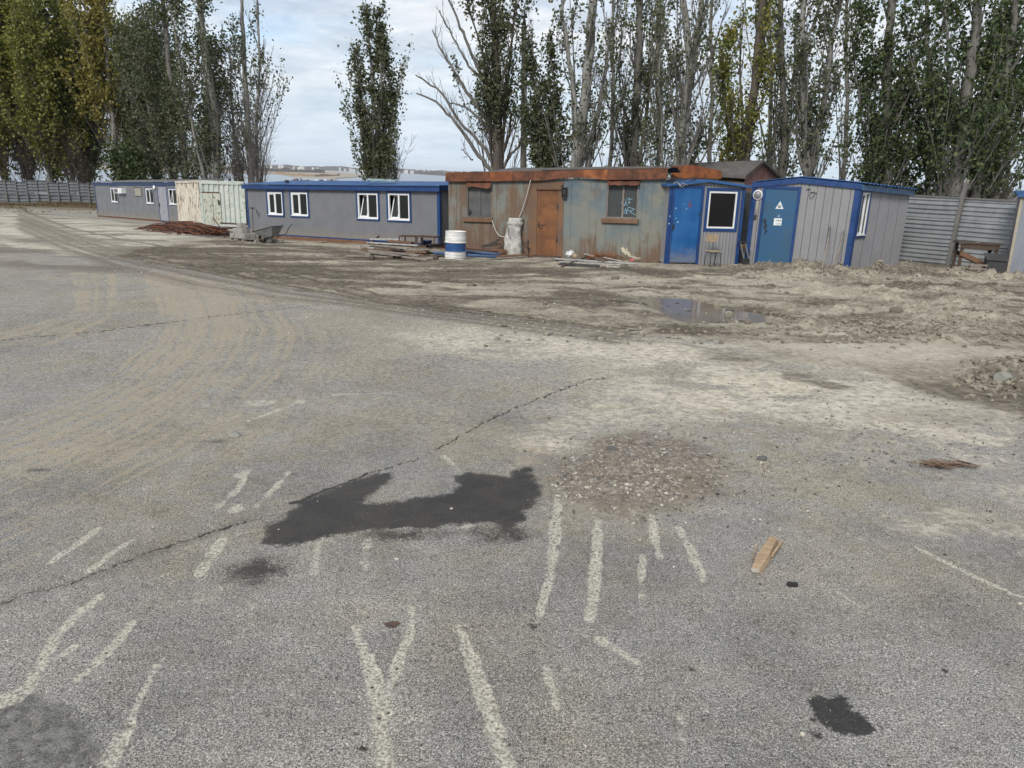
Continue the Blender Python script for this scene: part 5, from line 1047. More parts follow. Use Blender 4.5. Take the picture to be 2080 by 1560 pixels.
# drum
T, p = thing_at(925, 525, 'steel_drum', 'white steel drum with a wide blue band standing before the rusty trailer', 'drum', dz=-.01)
s = 0.315; hh = .86
def drumprof(z0, z1):
    out = []
    for i in range(60):
        z = z0 + (z1 - z0) * i / 59; t = z / hh; r_ = s
        for c_ in (.10, .14, .19, .24, .62, .67, .72, .77): r_ += .016 * math.exp(-((t - c_) / .014) ** 2)
        for c_ in (.30, .61): r_ += .02 * math.exp(-((t - c_) / .015) ** 2)
        if t < .02 or t > .98: r_ += .008
        out.append((r_, z))
    return out
MB().lathe(drumprof(0, hh * .30), 32).build('lower_body', WPAINT, T); MB().lathe(drumprof(hh * .30, hh * .60), 32).build('blue_band', BPAINT, T); MB().lathe(drumprof(hh * .60, hh) + [(s - .01, hh), (s - .015, hh - .05), (0, hh - .05)], 32).build('upper_body', WPAINT, T)
# wrapped bale on planks
p = GM(1043, 521); base = Vector((p[0], p[1] + .25, p[2])); 
T = thing('wrapped_bundle', 'tall bundle wrapped in white plastic standing on planks by the trailer door', 'bundle', loc=base)
vs = []; n = 28; zs = np.linspace(0, 1.22, 26); r9 = np.random.default_rng(4)
for i, z in enumerate(zs):
    t = z / 1.22; wide = 1 + .10 * sin(t * 5.5 + .6) - (.12 if t > .9 else 0) + (.05 if .80 < t < .88 else 0) - .10 * math.exp(-((t - .78) / .03) ** 2)
    for j in range(n):
        a = 2 * pi * j / n; sq = 1 / max(abs(cos(a)), abs(sin(a))) ** .45
        cr_ = .010 * sin(3 * a + t * 9) + .006 * sin(5 * a - t * 19) + .005 * sin(a * 2 + t * 34)
        r_ = .275 * wide * sq + cr_; vs.append((r_ * cos(a) - .05 * sin(t * 3.2) + .03 * t, r_ * .85 * sin(a), z + .01 * sin(5 * a + i)))
fs = [(i * n + j, i * n + (j + 1) % n, (i + 1) * n + (j + 1) % n, (i + 1) * n + j) for i in range(len(zs) - 1) for j in range(n)] + [list(range((len(zs) - 1) * n, len(zs) * n))]
mb = MB(); mb.add(vs, fs, True); mb.build('plastic_wrap', PLAST, T)
mb = MB(); pts_ = [(-.24 + .13 * t + .02 * sin(t * 9), -.21 - .035 * sin(t * pi), .95 - .50 * t) for t in np.linspace(0, 1, 14)]
for q in pts_[::1]: mb.box(q[0] - .008, q[0] + .008, q[1] - .02, q[1] + .03, q[2] - .012, q[2] + .012)
mb.build('dotted_cord', BLK, T)
mb = MB(); mb.add([(-.20, -.218, .95), (.0, -.235, .9), (.04, -.24, .62), (-.10, -.225, .45)], [(0, 3, 2, 1)]); mb.build('label_panel', surf('grey_wrap_print', (.33, .32, .32), rough=.4), T)
# cables
tp = Vector(base) + Vector((0.12, 0, 1.2)); q = w_tr.M @ Vector((w_tr.p(1081, 366)[0], -.15, w_tr.p(1081, 366)[1]))
mb = MB(); mb.tube([tp.lerp(q, t) + Vector((0, 0, -.12 * sin(pi * t))) for t in np.linspace(0, 1, 12)], .012, 6); tag(mb.build('white_cable', CABLE), 'white cable rising from the wrapped bundle to the trailer roof edge', 'cable')
a_ = w_tr.M @ Vector((w_tr.p(1000, 444)[0], -.06, w_tr.p(1000, 444)[1])); b_ = Vector(base) + Vector((-.28, -.05, .62))
mb = MB(); mb.tube([a_.lerp(b_, t) + Vector((0, 0, -.28 * sin(pi * t) * (1 - .3 * t))) for t in np.linspace(0, 1, 12)], .014, 6); tag(mb.build('white_cable', CABLE), 'sagging white cable from the left window sill to the wrapped bundle', 'cable')
# helper for long members lying about: image points of both ends, height over ground
def member(px0, py0, px1, py1, z0, z1, wd_, ht, mat, name, lab, cat, rnd_=False, group=None):
    a = GM(px0, py0); b = GM(px1, py1); a = Vector((a[0], a[1], a[2] + z0)); b = Vector((b[0], b[1], b[2] + z1)); c = (a + b) / 2
    mb = MB(); 
    if rnd_: mb.tube([a - c, Vector((0, 0, 0)), b - c], wd_ / 2, 10)
    else: mb.bar(a - c, b - c, wd_, ht)
    o = mb.build(name, mat, None, c); tag(o, lab, cat, group); return o
# pipes and planks between drum and bundle
member(880, 523, 1008, 527, .16, .07, .09, .09, PIPEB, 'blue_pipe', 'blue pipe behind the white drum, nearest of the blue pipes', 'pipe', True)
member(905, 519, 1016, 524, .20, .12, .09, .09, PIPEB, 'blue_pipe', 'darker blue pipe behind the white drum, second from the front', 'pipe', True)
member(930, 515, 1016, 520, .22, .16, .10, .10, PIPER, 'brown_pipe', 'brown rusty pipe lying left of the wrapped bundle', 'pipe', True)
member(935, 512, 1012, 516, .30, .26, .10, .05, WOODB, 'reddish_plank', 'reddish plank along the foot of the rusty trailer', 'plank')
member(935, 509, 998, 511, .36, .34, .06, .06, BLACKM, 'dark_bar', 'dark iron bar lying highest against the trailer foot', 'bar')
member(1003, 524, 1068, 523, .06, .06, .34, .05, WOODB, 'reddish_plank', 'short wide reddish plank under the wrapped bundle', 'plank')
member(1012, 520, 1058, 519, .16, .16, .42, .10, WOODB, 'wooden_block', 'thick reddish wooden block carrying the wrapped bundle', 'block')
member(985, 529, 1070, 524, .02, .04, .12, .04, WOODG, 'pale_plank', 'pale splintered plank before the wrapped bundle on the mud', 'plank')
member(1060, 523, 1080, 524, .06, .04, .10, .06, WOODB, 'wood_offcut', 'small wood offcut right of the wrapped bundle', 'offcut')
mb = MB(); p = GM(1066, 524); c = V(p)
for i in range(7): a_ = rnd.uniform(0, 6); mb.tube([(rnd.uniform(-.25, .1), rnd.uniform(-.1, .1), rnd.uniform(.1, .45)), (rnd.uniform(-.1, .1), 0, rnd.uniform(.3, .6)), (.15 + rnd.uniform(-.1, .1), .05, rnd.uniform(-.1, .3))], .009, 4)
tag(mb.build('wire_tangle', BLACKM, None, c), 'dark bent wires sticking up right of the wrapped bundle', 'wires')
mb = MB(); p = GM(1000, 519); c = V(p)
for i in range(9): mb.tube([(rnd.uniform(-.45, .0), rnd.uniform(-.05, .1), .3 + rnd.uniform(-.05, .05)), (rnd.uniform(-.1, .1), 0, .38 + rnd.uniform(-.05, .08)), (.22 + rnd.uniform(-.1, .1), .05, .45 + rnd.uniform(-.12, .2))], .013, 4)
tag(mb.build('iron_scrap', BLACKM, None, c), 'bunch of bent dark iron rods on the pipes by the trailer', 'scrap iron')
# plank heap before the long grey cabin
PL = [(703, 521, 880, 527, .05, .06, .12, .04, WOODG, 'long pale board along the front edge of the plank heap'), (712, 517, 868, 530, .12, .05, .10, .04, WOODG, 'pale board slanting over the front of the plank heap'),
      (732, 512, 920, 522, .20, .20, .07, .07, WOODG, 'long round edged pole running from the plank heap behind the drum'), (748, 508, 850, 513, .26, .24, .22, .03, SHEETW, 'white sheet strip lying across the plank heap'),
      (752, 504, 815, 505, .32, .32, .30, .03, SHEETW, 'white flat board on top of the plank heap'), (790, 508, 838, 511, .30, .28, .16, .07, WOODB, 'brown beam end in the middle of the plank heap'),
      (735, 509, 770, 502, .05, .40, .05, .05, RUSTW, 'thin rusty bar leaning up on the left of the plank heap'), (770, 514, 850, 519, .12, .12, .16, .05, WOOD, 'brown board in the lower layer of the plank heap'),
      (720, 524, 850, 530, .02, .02, .10, .03, WOODD, 'dark wet board lowest at the front of the plank heap'), (830, 512, 905, 517, .16, .16, .12, .06, WOODB, 'reddish board behind the black box section stack'),
      (840, 522, 900, 520, .03, .05, .14, .05, WOOD, 'board under the black box section stack'), (760, 519, 835, 523, .04, .04, .3, .04, WOODG, 'wide grey board at the bottom of the plank heap'),
      (853, 501, 905, 506, .10, .10, .05, .05, RUSTW, 'thin rusty rail behind the steel trestle frames')]
for i, (a0, b0, a1, b1, z0, z1, ww_, ht, m_, lab) in enumerate(PL): member(a0, b0, a1, b1, z0, z1, ww_, ht, m_, 'board' if 'bar' not in lab and 'rail' not in lab and 'strip' not in lab else 'metal_strip', lab, 'board')
g3 = random.Random(12)
for i in range(14):
    f = g3.random(); x0 = 722 + 60 * g3.random() + 20 * f; x1 = x0 + g3.uniform(60, 130); y0 = 507 + 16 * f; y1 = y0 + 4 + g3.uniform(-1.5, 3); zz_ = .06 + .26 * (1 - f) * g3.random() + .04
    m_ = g3.choice((WOODG, WOOD, WOODG, WOODB, SHEETW, WOODD)); member(x0, y0, min(x1, 905), y1, zz_, zz_ + g3.uniform(-.04, .04), g3.uniform(.07, .16), g3.uniform(.03, .05), m_, 'board', 'weathered board in the plank heap before the long grey cabin', 'board', group='boards of the plank heap before the long grey cabin')
for x_ in (760, 800, 850, 890):
    member(x_, 508, x_ - 6, 527, .03, .03, .12, .09, WOODD, 'bearer', 'dark short bearer under the plank heap before the long grey cabin', 'bearer', group='bearers under the plank heap')
# steel trestle frames
def trestle(px0, py0, px1, py1, lab, ht=.44):
    a = GM(px0, py0); b = GM(px1, py1); a = V(a); b = V(b); T = thing('trestle_frame', lab, 'trestle', loc=a); d = b - a; n_ = Vector((-d.y, d.x, 0)).normalized() * .35
    for s_, o_ in ((Vector(), 'front'), (n_, 'back')): mb = MB(); mb.bar(s_ + Vector((0, 0, ht)), s_ + d + Vector((0, 0, ht)), .05, .05); mb.build('top_bar', RUSTB if 0 else surf('rust_brown_steel', (.085, .045, .035), (.05, .03, .026), rough=.7), T)
    for q in (Vector(), n_, d, d + n_): mb = MB(); mb.bar(q + Vector((0, 0, -.05)), q + Vector((0, 0, ht - .026)), .045, .045, (0, 1, 0)); mb.build('leg', MATS['rust_brown_steel'], T)
    for q in (Vector(), d): mb = MB(); mb.bar(q + Vector((0, 0, ht)) + n_ * .08, q + n_ * .92 + Vector((0, 0, ht)), .045, .045); mb.build('cross_bar', MATS['rust_brown_steel'], T)
trestle(811, 509, 844, 511, 'rust brown steel trestle frame, the left one of two before the grey cabin', .50); trestle(847, 512, 882, 514, 'rust brown steel trestle frame, the right one nearer the drum', .52)
T, p = thing_at(868, 511, 'plastic_basin', 'blue plastic basin on the boards under the right trestle', 'basin', dz=.24)
MB().lathe([(0, 0), (.13, 0), (.17, .15), (.185, .155), (.16, .13), (.12, .02), (0, .02)], 18).build('bowl', surf('blue_plastic', (.02, .04, .12), rough=.4), T)
for i, (a0, b0, dz_) in enumerate(((864, 520, .06), (873, 519, .06), (881, 519, .06), (889, 517, .06), (875, 515, .19), (886, 514, .19))):
    T, p = thing_at(a0, b0, 'box_section', 'short open black steel box section, %s in the stack' % ('lower left end', 'lower second from left', 'lower third from left', 'lower right end', 'upper left', 'upper right')[i], 'box section', rz=radians(-25), dz=dz_)
    mb = MB(); frame_rect(mb, -.06, .06, 0, .115, .012, -.2, .2); mb.build('tube', BLACKM, T)
# scrap heap before the trailer
SC = [(1128, 531, 1296, 539, .10, .04, .20, .012, SHEETW, 'long white metal strip in the scrap heap, rear one', 'sheet_strip'), (1136, 534, 1286, 541, .05, .02, .14, .012, SHEETW, 'long white metal strip in the scrap heap, front one', 'sheet_strip'),
      (1137, 538, 1215, 543, .03, .02, .25, .05, BLACKM, 'flat black plate under the white strips of the scrap heap', 'black_plate'), (1170, 524, 1208, 529, .20, .12, .06, .04, SHEETW, 'short white strip lying on top of the scrap heap', 'sheet_strip'),
      (1140, 543, 1196, 526, .01, .10, .035, .035, WOODD, 'dark stick lying across the left of the scrap heap', 'stick'), (1226, 533, 1262, 535, .14, .08, .04, .02, SHEETW, 'short thin white strip right of the rusty wire', 'sheet_strip'), (1150, 530, 1230, 536, .10, .08, .2, .02, STEEL, 'grey sheet in the middle of the scrap heap', 'grey_sheet'),
      (1195, 511, 1204, 521, .25, .14, .03, .03, BLACKM, 'short dark rod poking up out of the scrap heap', 'rod'), (1122, 527, 1142, 529, .05, .05, .14, .03, WOODG, 'grey board end at the left of the scrap heap', 'board')]
for (a0, b0, a1, b1, z0, z1, ww_, ht, m_, lab, nm) in SC: member(a0, b0, a1, b1, z0, z1, ww_, ht, m_, nm, lab, nm.split('_')[-1])
p = GM(1218, 531); mb = MB()
for i in range(26):
    x = rnd.uniform(-.45, .35); mb.tube([(x, rnd.uniform(-.1, .1), rnd.uniform(.05, .15)), (x + rnd.uniform(.1, .3), rnd.uniform(-.1, .1), rnd.uniform(.2, .34)), (x + rnd.uniform(.3, .75), rnd.uniform(-.1, .15), rnd.uniform(.02, .15))], .007, 4)
tag(mb.build('rusty_wire_heap', RUSTB, None, V(p)), 'springy heap of thin rusty wire on the scrap before the trailer', 'wire heap', kind='stuff')
def crumple(px, py, r_, mat, name, lab, cat, dz=0, fl=.6):
    p = GM(px, py); bm = 0; mb = MB(); n = 9; vs = []; rr = random.Random(int(px * 7 + py)); 
    prof = [(0, 0), (.8, .05), (1, .4), (.75, .8), (0, 1)]
    for (q, z) in prof:
        for j in range(n): a = 2 * pi * j / n; f_ = rr.uniform(.75, 1.2); vs.append((q * r_ * f_ * cos(a), q * r_ * .8 * f_ * sin(a), z * r_ * 2 * fl * rr.uniform(.85, 1.1)))
    mb.add(vs, [(i * n + j, i * n + (j + 1) % n, (i + 1) * n + (j + 1) % n, (i + 1) * n + j) for i in range(len(prof) - 1) for j in range(n)]); o = mb.build(name, mat, None, (p[0], p[1], p[2] + dz)); tag(o, lab, cat); return o
crumple(1158, 527, .15, SHEETW, 'white_bag', 'crumpled white bag at the left rear of the scrap heap', 'bag', .06, .8); crumple(1283, 536, .08, PINK, 'pink_rag', 'small pink rag on the right end of the scrap heap', 'rag', .08, .5)
crumple(1168, 528, .10, PLY, 'paper_scrap', 'brown paper scrap beside the white bag on the scrap heap', 'scrap', .08, .6)
member(1337, 534, 1372, 536, .04, .04, .30, .03, WOODD, 'dark_board', 'dark board lying before the left corner of the bright blue door', 'board')
a_ = V(GM(1345, 535)); mb = MB(); mb.bar((0, 0, 0), (.06, .12, .95), .06, .03, (0, 1, 0)); tag(mb.build('leaning_lath', SHEETW, None, a_), 'pale narrow lath leaning at the blue frame left of the bright blue door', 'lath')
member(1460, 538, 1480, 539, .02, .02, .1, .03, WOODG, 'wood_chip', 'small pale wood piece before the small chair', 'wood piece')
# chair
p = GM(1446, 541); T = thing('school_chair', 'small plywood backed chair with black tube frame before the black window', 'chair', loc=(p[0] - .0, p[1], p[2]), rz=radians(8))
mb = MB(); mb.box(-.20, .20, -.19, .19, .44, .455); mb.build('seat', PLY, T)
def rrect(x0, x1, z0, z1, r_): return [(cx + r_ * cos(a), cz + r_ * sin(a)) for cx, cz, a0 in ((x1 - r_, z1 - r_, 0), (x0 + r_, z1 - r_, pi / 2), (x0 + r_, z0 + r_, pi), (x1 - r_, z0 + r_, 1.5 * pi)) for a in np.linspace(a0, a0 + pi / 2, 5)][::-1]
mb = MB(); mb.plate(rrect(-.19, .19, .70, .92, .05), .014, .22); mb.build('backrest', PLY, T)
for s_ in (-1, 1):
    mb = MB(); mb.tube([(s_ * .16, -.24, -.03), (s_ * .16, -.17, .36), (s_ * .16, -.13, .425), (s_ * .16, .1, .43)], .011, 7); mb.build('leg', BLACKM, T)
    mb = MB(); mb.tube([(s_ * .16, .22, -.03), (s_ * .155, .14, .38), (s_ * .12, .10, .425)], .011, 7); mb.build('leg', BLACKM, T)
    mb = MB(); mb.tube([(s_ * .07, -.1, .43), (s_ * .07, .19, .435), (s_ * .07, .222, .5), (s_ * .07, .232, .86)], .010, 7); mb.build('back_post', BLACKM, T)
# tyre and step ladder in the gap
p = GM(1500, 537); T = thing('old_tyre', 'worn tyre edge standing upright in the gap between the two small sheds', 'tyre', loc=(p[0] + .05, p[1] + .1, p[2] + .22), rz=radians(35))
me = MB().lathe([(.30, -.07), (.38, -.085), (.42, -.05), (.42, .05), (.38, .085), (.30, .07)], 28).mesh('tread', surf('brown_tyre', (.16, .09, .03), (.10, .06, .03))); o = link('tread', me, T); o.rotation_euler = (pi / 2, 0, 0); o.scale = (.9, .9, 1)
me = MB().lathe([(.30, .07), (.27, .03), (.27, -.03), (.30, -.07)], 28).mesh('bead', CREAMW); o = link('bead', me, T); o.rotation_euler = (pi / 2, 0, 0); o.scale = (.9, .9, 1)
p = GM(1508, 539); T = thing('folding_stand', 'grey folding stand with two slanting legs in the gap between the sheds', 'stand', loc=(p[0], p[1] - .05, p[2]), rz=radians(5))
mb = MB(); mb.box(-.22, .16, -.02, .12, .68, .70); mb.build('top', BLACKM, T)
for x in (-.12, .03): mb = MB(); mb.bar((x + .12, -.02, .18), (x - .02, .06, .68), .045, .02, (0, 1, 0)); mb.build('leg', STEEL, T)
mb = MB(); mb.box(-.08, .16, -.1, .1, -.02, .19); mb.build('bucket', RUBBER, T)
# concrete blocks on a pallet
P0 = GM(466, 488); P1 = GM(520, 494); w = Wall(P0, P1); pal = thing('wooden_pallet', 'small wooden pallet under the concrete blocks beside the wheelbarrow', 'pallet', w.M); L = w.L; dpt = .85
for i in range(3): mb = MB(); mb.box(0, L, i * .36, i * .36 + .12, .0, .025); mb.build('bottom_board', WOODG, pal)
for i in range(3):
    for j in range(3): mb = MB(); x = j * (L - .14) / 2; mb.box(x, x + .14, i * .36, i * .36 + .12, .026, .10); mb.build('spacer', WOODG, pal)
for i in range(6): mb = MB(); x = i * (L - .11) / 5; mb.box(x, x + .11, 0, dpt, .101, .125); mb.build('deck_board', WOODG, pal)
def block(x, y, z, n, lab):
    T = thing('concrete_block', lab, 'block', w.M @ Matrix.Translation((x, y, z)) @ Matrix.Rotation(radians(rnd.uniform(-4, 4)), 4, 'Z'), 'concrete blocks stacked on the pallet')
    mb = MB(); mb.box(-.20, .20, -.10, .10, .002, .19); mb.build('block_body', CONC, T)
for r_, y in enumerate((.12, .36, .60)):
    for i, x in enumerate((.22, .66)[:2] if L < 1.2 else (.22, .66, 1.08)): block(x, y, .126, 0, '%s grey concrete block of the bottom layer, %s row' % (('left', 'middle', 'right')[i], ('front', 'middle', 'rear')[r_]))
for i, (x, y) in enumerate(((.34, .22), (.80, .20), (.5, .50))): block(x, y, .318, 0, '%s grey concrete block of the second layer on the pallet' % ('left front', 'right front', 'rear')[i])
block(.56, .28, .51, 0, 'topmost single grey concrete block of the pallet stack')
# wheelbarrow
p = GM(556, 495); T = thing('wheelbarrow', 'grey metal wheelbarrow resting tipped on its frame against the long cabin', 'wheelbarrow', loc=(p[0] - .05, p[1] + .05, p[2] + .02), rz=radians(-22))
tp = [(-.72, -.28, .40), (.28, -.32, .66), (.28, .32, .66), (-.72, .28, .40)]; bt = [(-.25, -.14, .20), (.12, -.18, .28), (.12, .18, .28), (-.25, .14, .20)]
mb = MB(); mb.add(tp + bt, [(0, 1, 5, 4), (1, 2, 6, 5), (2, 3, 7, 6), (3, 0, 4, 7), (4, 5, 6, 7)]); o = mb.build('tray', surf('barrow_grey', (.23, .24, .245), (.16, .165, .17), rough=.5, metal=.3), T)
mb = MB(); mb.tube([tp[0], tp[1], tp[2], tp[3], tp[0]], .014, 6); mb.build('tray_rim', BLACKM, T)
for s_ in (-1, 1):
    mb = MB(); mb.tube([(-.45, s_ * .10, .12), (.15, s_ * .22, .26), (.42, s_ * .27, .36), (.58, s_ * .28, .62), (.72, s_ * .28, .74)], .016, 7); mb.build('handle', BLACKM, T)
    mb = MB(); mb.tube([(.05, s_ * .2, .24), (.02, s_ * .22, -.02), (.25, s_ * .22, -.02), (.36, s_ * .25, .32)], .014, 6); mb.build('leg', STEEL, T)
    mb = MB(); mb.tube([(-.45, s_ * .10, .12), (-.2, s_ * .10, .2), (-.05, s_ * .22, .0)], .012, 6); mb.build('brace', STEEL, T)
me = MB().lathe([(.10, -.035), (.16, -.045), (.175, 0), (.16, .045), (.10, .035)], 18).mesh('wheel', RUBBER); o = link('wheel', me, T, (-.48, 0, .15)); o.rotation_euler = (pi / 2, 0, 0)
# white pipe, dark pipe and boards on trestle before the container
def seg(pa, pb, Ya, Yb, r_, mat, name, lab, cat, sq=False):
    a = V(at(*pa, Ya)); b = V(at(*pb, Yb)); c = (a + b) / 2; mb = MB()
    if sq: mb.bar(a - c, b - c, r_ * 2, r_ * 1.4)
    else: mb.tube([a - c, Vector(), b - c], r_, 8)
    tag(mb.build(name, mat, None, c), lab, cat)
seg((412, 458.5), (505, 461.5), 40.5, 36.0, .07, SHEETW, 'white_pipe', 'long white pipe lying before the container door', 'pipe')
seg((448, 453), (506, 456), 37.5, 35.5, .04, WOODD, 'dark_pole', 'dark thin pole lying above the white pipe by the container', 'pole')
seg((425, 463), (478, 463), 39, 37, .05, WOODD, 'dark_beam', 'dark timber under the white pipe by the container', 'beam')
# rebar heap
HL, HR = GM(322, 464), GM(452, 480)
mb = MB(); rr = random.Random(5); ax = V(HR) - V(HL); side = Vector((-ax.y, ax.x, 0)).normalized()
for i in range(210):
    t0 = rr.uniform(-.10, .35); t1 = rr.uniform(.6, 1.02); o0 = rr.gauss(0, .42); o1 = o0 * .6 + rr.gauss(0, .35); hmax = .52
    z0 = max(.02, hmax * (1 - abs(o0) / 1.3) * rr.random()); z1 = max(.02, hmax * .8 * (1 - abs(o1) / 1.3) * rr.random()); zm = (z0 + z1) / 2 + rr.uniform(-.02, .12)
    a = V(HL) + ax * t0 + side * o0 + Vector((0, 0, z0 * (t0 + .3))); b = V(HL) + ax * t1 + side * o1 + Vector((0, 0, z1)); m_ = a.lerp(b, rr.uniform(.4, .6)) + side * rr.gauss(0, .1); m_.z = (a.z + b.z) / 2 + zm * .6
    mb.cur = rr.choice((0, 0, 1, 2)); mb.tube([a, a.lerp(m_, .5) + Vector((0, 0, .05)), m_, m_.lerp(b, .5) + Vector((0, 0, .04)), b], rr.choice((.014, .019, .025)), 4, False)
tag(mb.build('rebar_heap', [RUSTW, RUSTB, surf('dark_rust', (.05, .025, .018), rough=.8)]), 'long tangled heap of rusty reinforcing bars before the container', 'rebar heap', kind='stuff')
for i, (a0, b0, z0, a1, b1, z1, lab) in enumerate(((432, 442, 0, 456, 482, 0, 'dark rod leaning up out of the rusty rebar heap'), (345, 462, .3, 362, 478, .0, 'thin bent rod hanging at the left front of the rebar heap'), (286, 466, .03, 330, 461, .22, 'rusty rod sticking out at the far left of the rebar heap'))):
    b = V(GM(a1, b1)); b.z += z1; a = V(at(a0, b0, b.y + .3)) if i == 0 else V(GM(a0, b0)) + Vector((0, 0, z0)); c = (a + b) / 2
    mb = MB(); mb.tube([a - c, Vector((.05, 0, .04)), b - c], .022 if i == 0 else .02, 5); tag(mb.build('rebar', RUSTW if i else BLACKM, None, c), lab, 'rebar')
# fallen bits in the foreground
p = GM(1535, 1163); q = GM(1570, 1102); a = V(p) + Vector((0, 0, .018)); b = V(q) + Vector((0, 0, .018)); T = thing('wood_piece', 'split piece of pale wood lying alone on the asphalt', 'wood', loc=a); d = b - a; n_ = Vector((d.y, -d.x, 0)).normalized()
vs = []; N = 9
for i in range(N):
    t = i / (N - 1); c_ = d * t; wv = .030 + .006 * sin(t * 5) - .010 * (1 - t); hv = .012 + .006 * sin(t * 3)
    vs += [c_ - n_ * wv + Vector((0, 0, -.014)), c_ - n_ * wv * .9 + Vector((0, 0, hv)), c_ - n_ * .008 + Vector((0, 0, hv + .006 + .004 * sin(t * 9))), c_ + n_ * .006 + Vector((0, 0, hv - .004)), c_ + n_ * wv * .8 + Vector((0, 0, hv * .9)), c_ + n_ * (wv + .004) + Vector((0, 0, -.014))]
mb = MB(); mb.add(vs, [(i * 6 + j, i * 6 + (j + 1) % 6, (i + 1) * 6 + (j + 1) % 6, (i + 1) * 6 + j) for i in range(N - 1) for j in range(6)] + [list(range(6))[::-1], list(range((N - 1) * 6, N * 6))])
k = MN('split_pine'); rot = atan2(d.y, d.x); g_ = k.noise(1.0, 6, 0.7, k.mapping((4, 90, 60), rot=(0, 0, -rot))); SPL = k.fin(k.mix(k.rng(g_, .35, .65), (0.44, 0.32, 0.20), (0.25, 0.17, 0.10)), .8); mb.build('wood_core', SPL, T)
mb = MB(); mb.bar(Vector(d * .32 - n_ * .045 + Vector((0, 0, -.008))), Vector(d * .72 - n_ * .058 + Vector((0, 0, .0))), .005, .004); mb.bar(d * .5 + n_ * .035, d * 1.0 + n_ * .045, .010, .016); mb.build('splinter', SPL, T)
mb = MB(); vv = [(-.018, -.012, -.01), (.012, -.014, -.01), (.016, .010, -.01), (-.012, .012, -.01), (-.03, -.008, .008), (.01, -.012, .012), (.014, .006, .008), (-.012, .008, .006)]; mb.hexa([Vector(q) + Vector((0, 0, .0)) for q in vv]); mb.build('frayed_end', surf('grey_splinters', (.42, .38, .33)), T)
p = GM(1610, 1189); mb = MB(); mb.hexa([(-.026, -.013, 0), (.022, -.012, 0), (.028, .012, 0), (-.024, .014, 0), (-.022, -.010, .014), (.020, -.009, .017), (.024, .010, .014), (-.02, .011, .016)]); tag(mb.build('rubber_scrap', RUBBER, None, V(p)), 'small black rubber scrap near the pale wood piece', 'rubber scrap')
p = GM(795, 1273); mb = MB(); vs = [(.030 * cos(a) * (1 + .3 * sin(3 * a)), .022 * sin(a), .006 + .004 * sin(2 * a)) for a in np.linspace(0, 2 * pi, 12, endpoint=False)]; mb.add([(0, 0, .004)] + vs, [(0, 1 + i, 1 + (i + 1) % 12) for i in range(12)]); tag(mb.build('dry_leaf', surf('dry_leaf_brown', (.085, .048, .03), (.05, .03, .02)), None, V(p)), 'dry brown leaf lying on the asphalt above the grooves', 'leaf')
p = GM(1935, 950); mb = MB()
for i in range(26): a_ = rnd.gauss(2.85, .25); l_ = rnd.uniform(.08, .28); x, y = rnd.uniform(-.12, .2), rnd.uniform(-.05, .05); mb.tube([(x, y, rnd.uniform(.005, .03)), (x + l_ * cos(a_) * .5, y + l_ * sin(a_) * .5, rnd.uniform(.02, .05)), (x + l_ * cos(a_), y + l_ * sin(a_), rnd.uniform(.0, .03))], .0035, 4)
tag(mb.build('twig_bunch', surf('rusty_twig', (.14, .075, .045), (.25, .2, .14)), None, V(p)), 'small bunch of brown twigs lying on the right of the asphalt', 'twigs')
member(1878, 944, 1912, 947, .01, .01, .02, .012, BLACKM, 'dark_stick', 'short dark stick left of the twig bunch', 'stick', True)
member(1260, 1510 - 1160 + 780, 1262, 1131, .0, .0, .004, .004, WOODG, 'tiny_splinter', 'tiny pale splinter on the asphalt by the groove', 'splinter') if 0 else None

# ------------------------------------------------------------------ STONES
def rockmesh(seed, mat, flat=.6, sub=1):
    import bmesh
    bm = bmesh.new(); bmesh.ops.create_icosphere(bm, subdivisions=sub, radius=1.0); r9 = random.Random(seed)
    ax_ = [Vector((r9.gauss(0, 1), r9.gauss(0, 1), r9.gauss(0, 1))).normalized() for _ in range(7)]; cut = [r9.uniform(.55, .9) for _ in ax_]
    for v in bm.verts:
        for a, c_ in zip(ax_, cut):
            d_ = v.co.dot(a)
            if d_ > c_: v.co -= a * (d_ - c_)
        v.co *= r9.uniform(.93, 1.06); v.co.z *= flat
    me = bpy.data.meshes.new('stone'); bm.to_mesh(me); bm.free(); me.materials.append(mat); return me
STD = surf('dark_basalt', (.10, .105, .10), (.065, .066, .066), scale=20, fine=200, rough=.85); STG = surf('grey_slab', (.25, .25, .22), (.19, .19, .17), scale=14, fine=160, rough=.9); STC = surf('mud_clod', (.14, .12, .095), (.10, .085, .068), scale=10, fine=80, rough=.95); STW = surf('pale_limestone', (.46, .43, .37), (.38, .35, .30), scale=20, rough=.9)
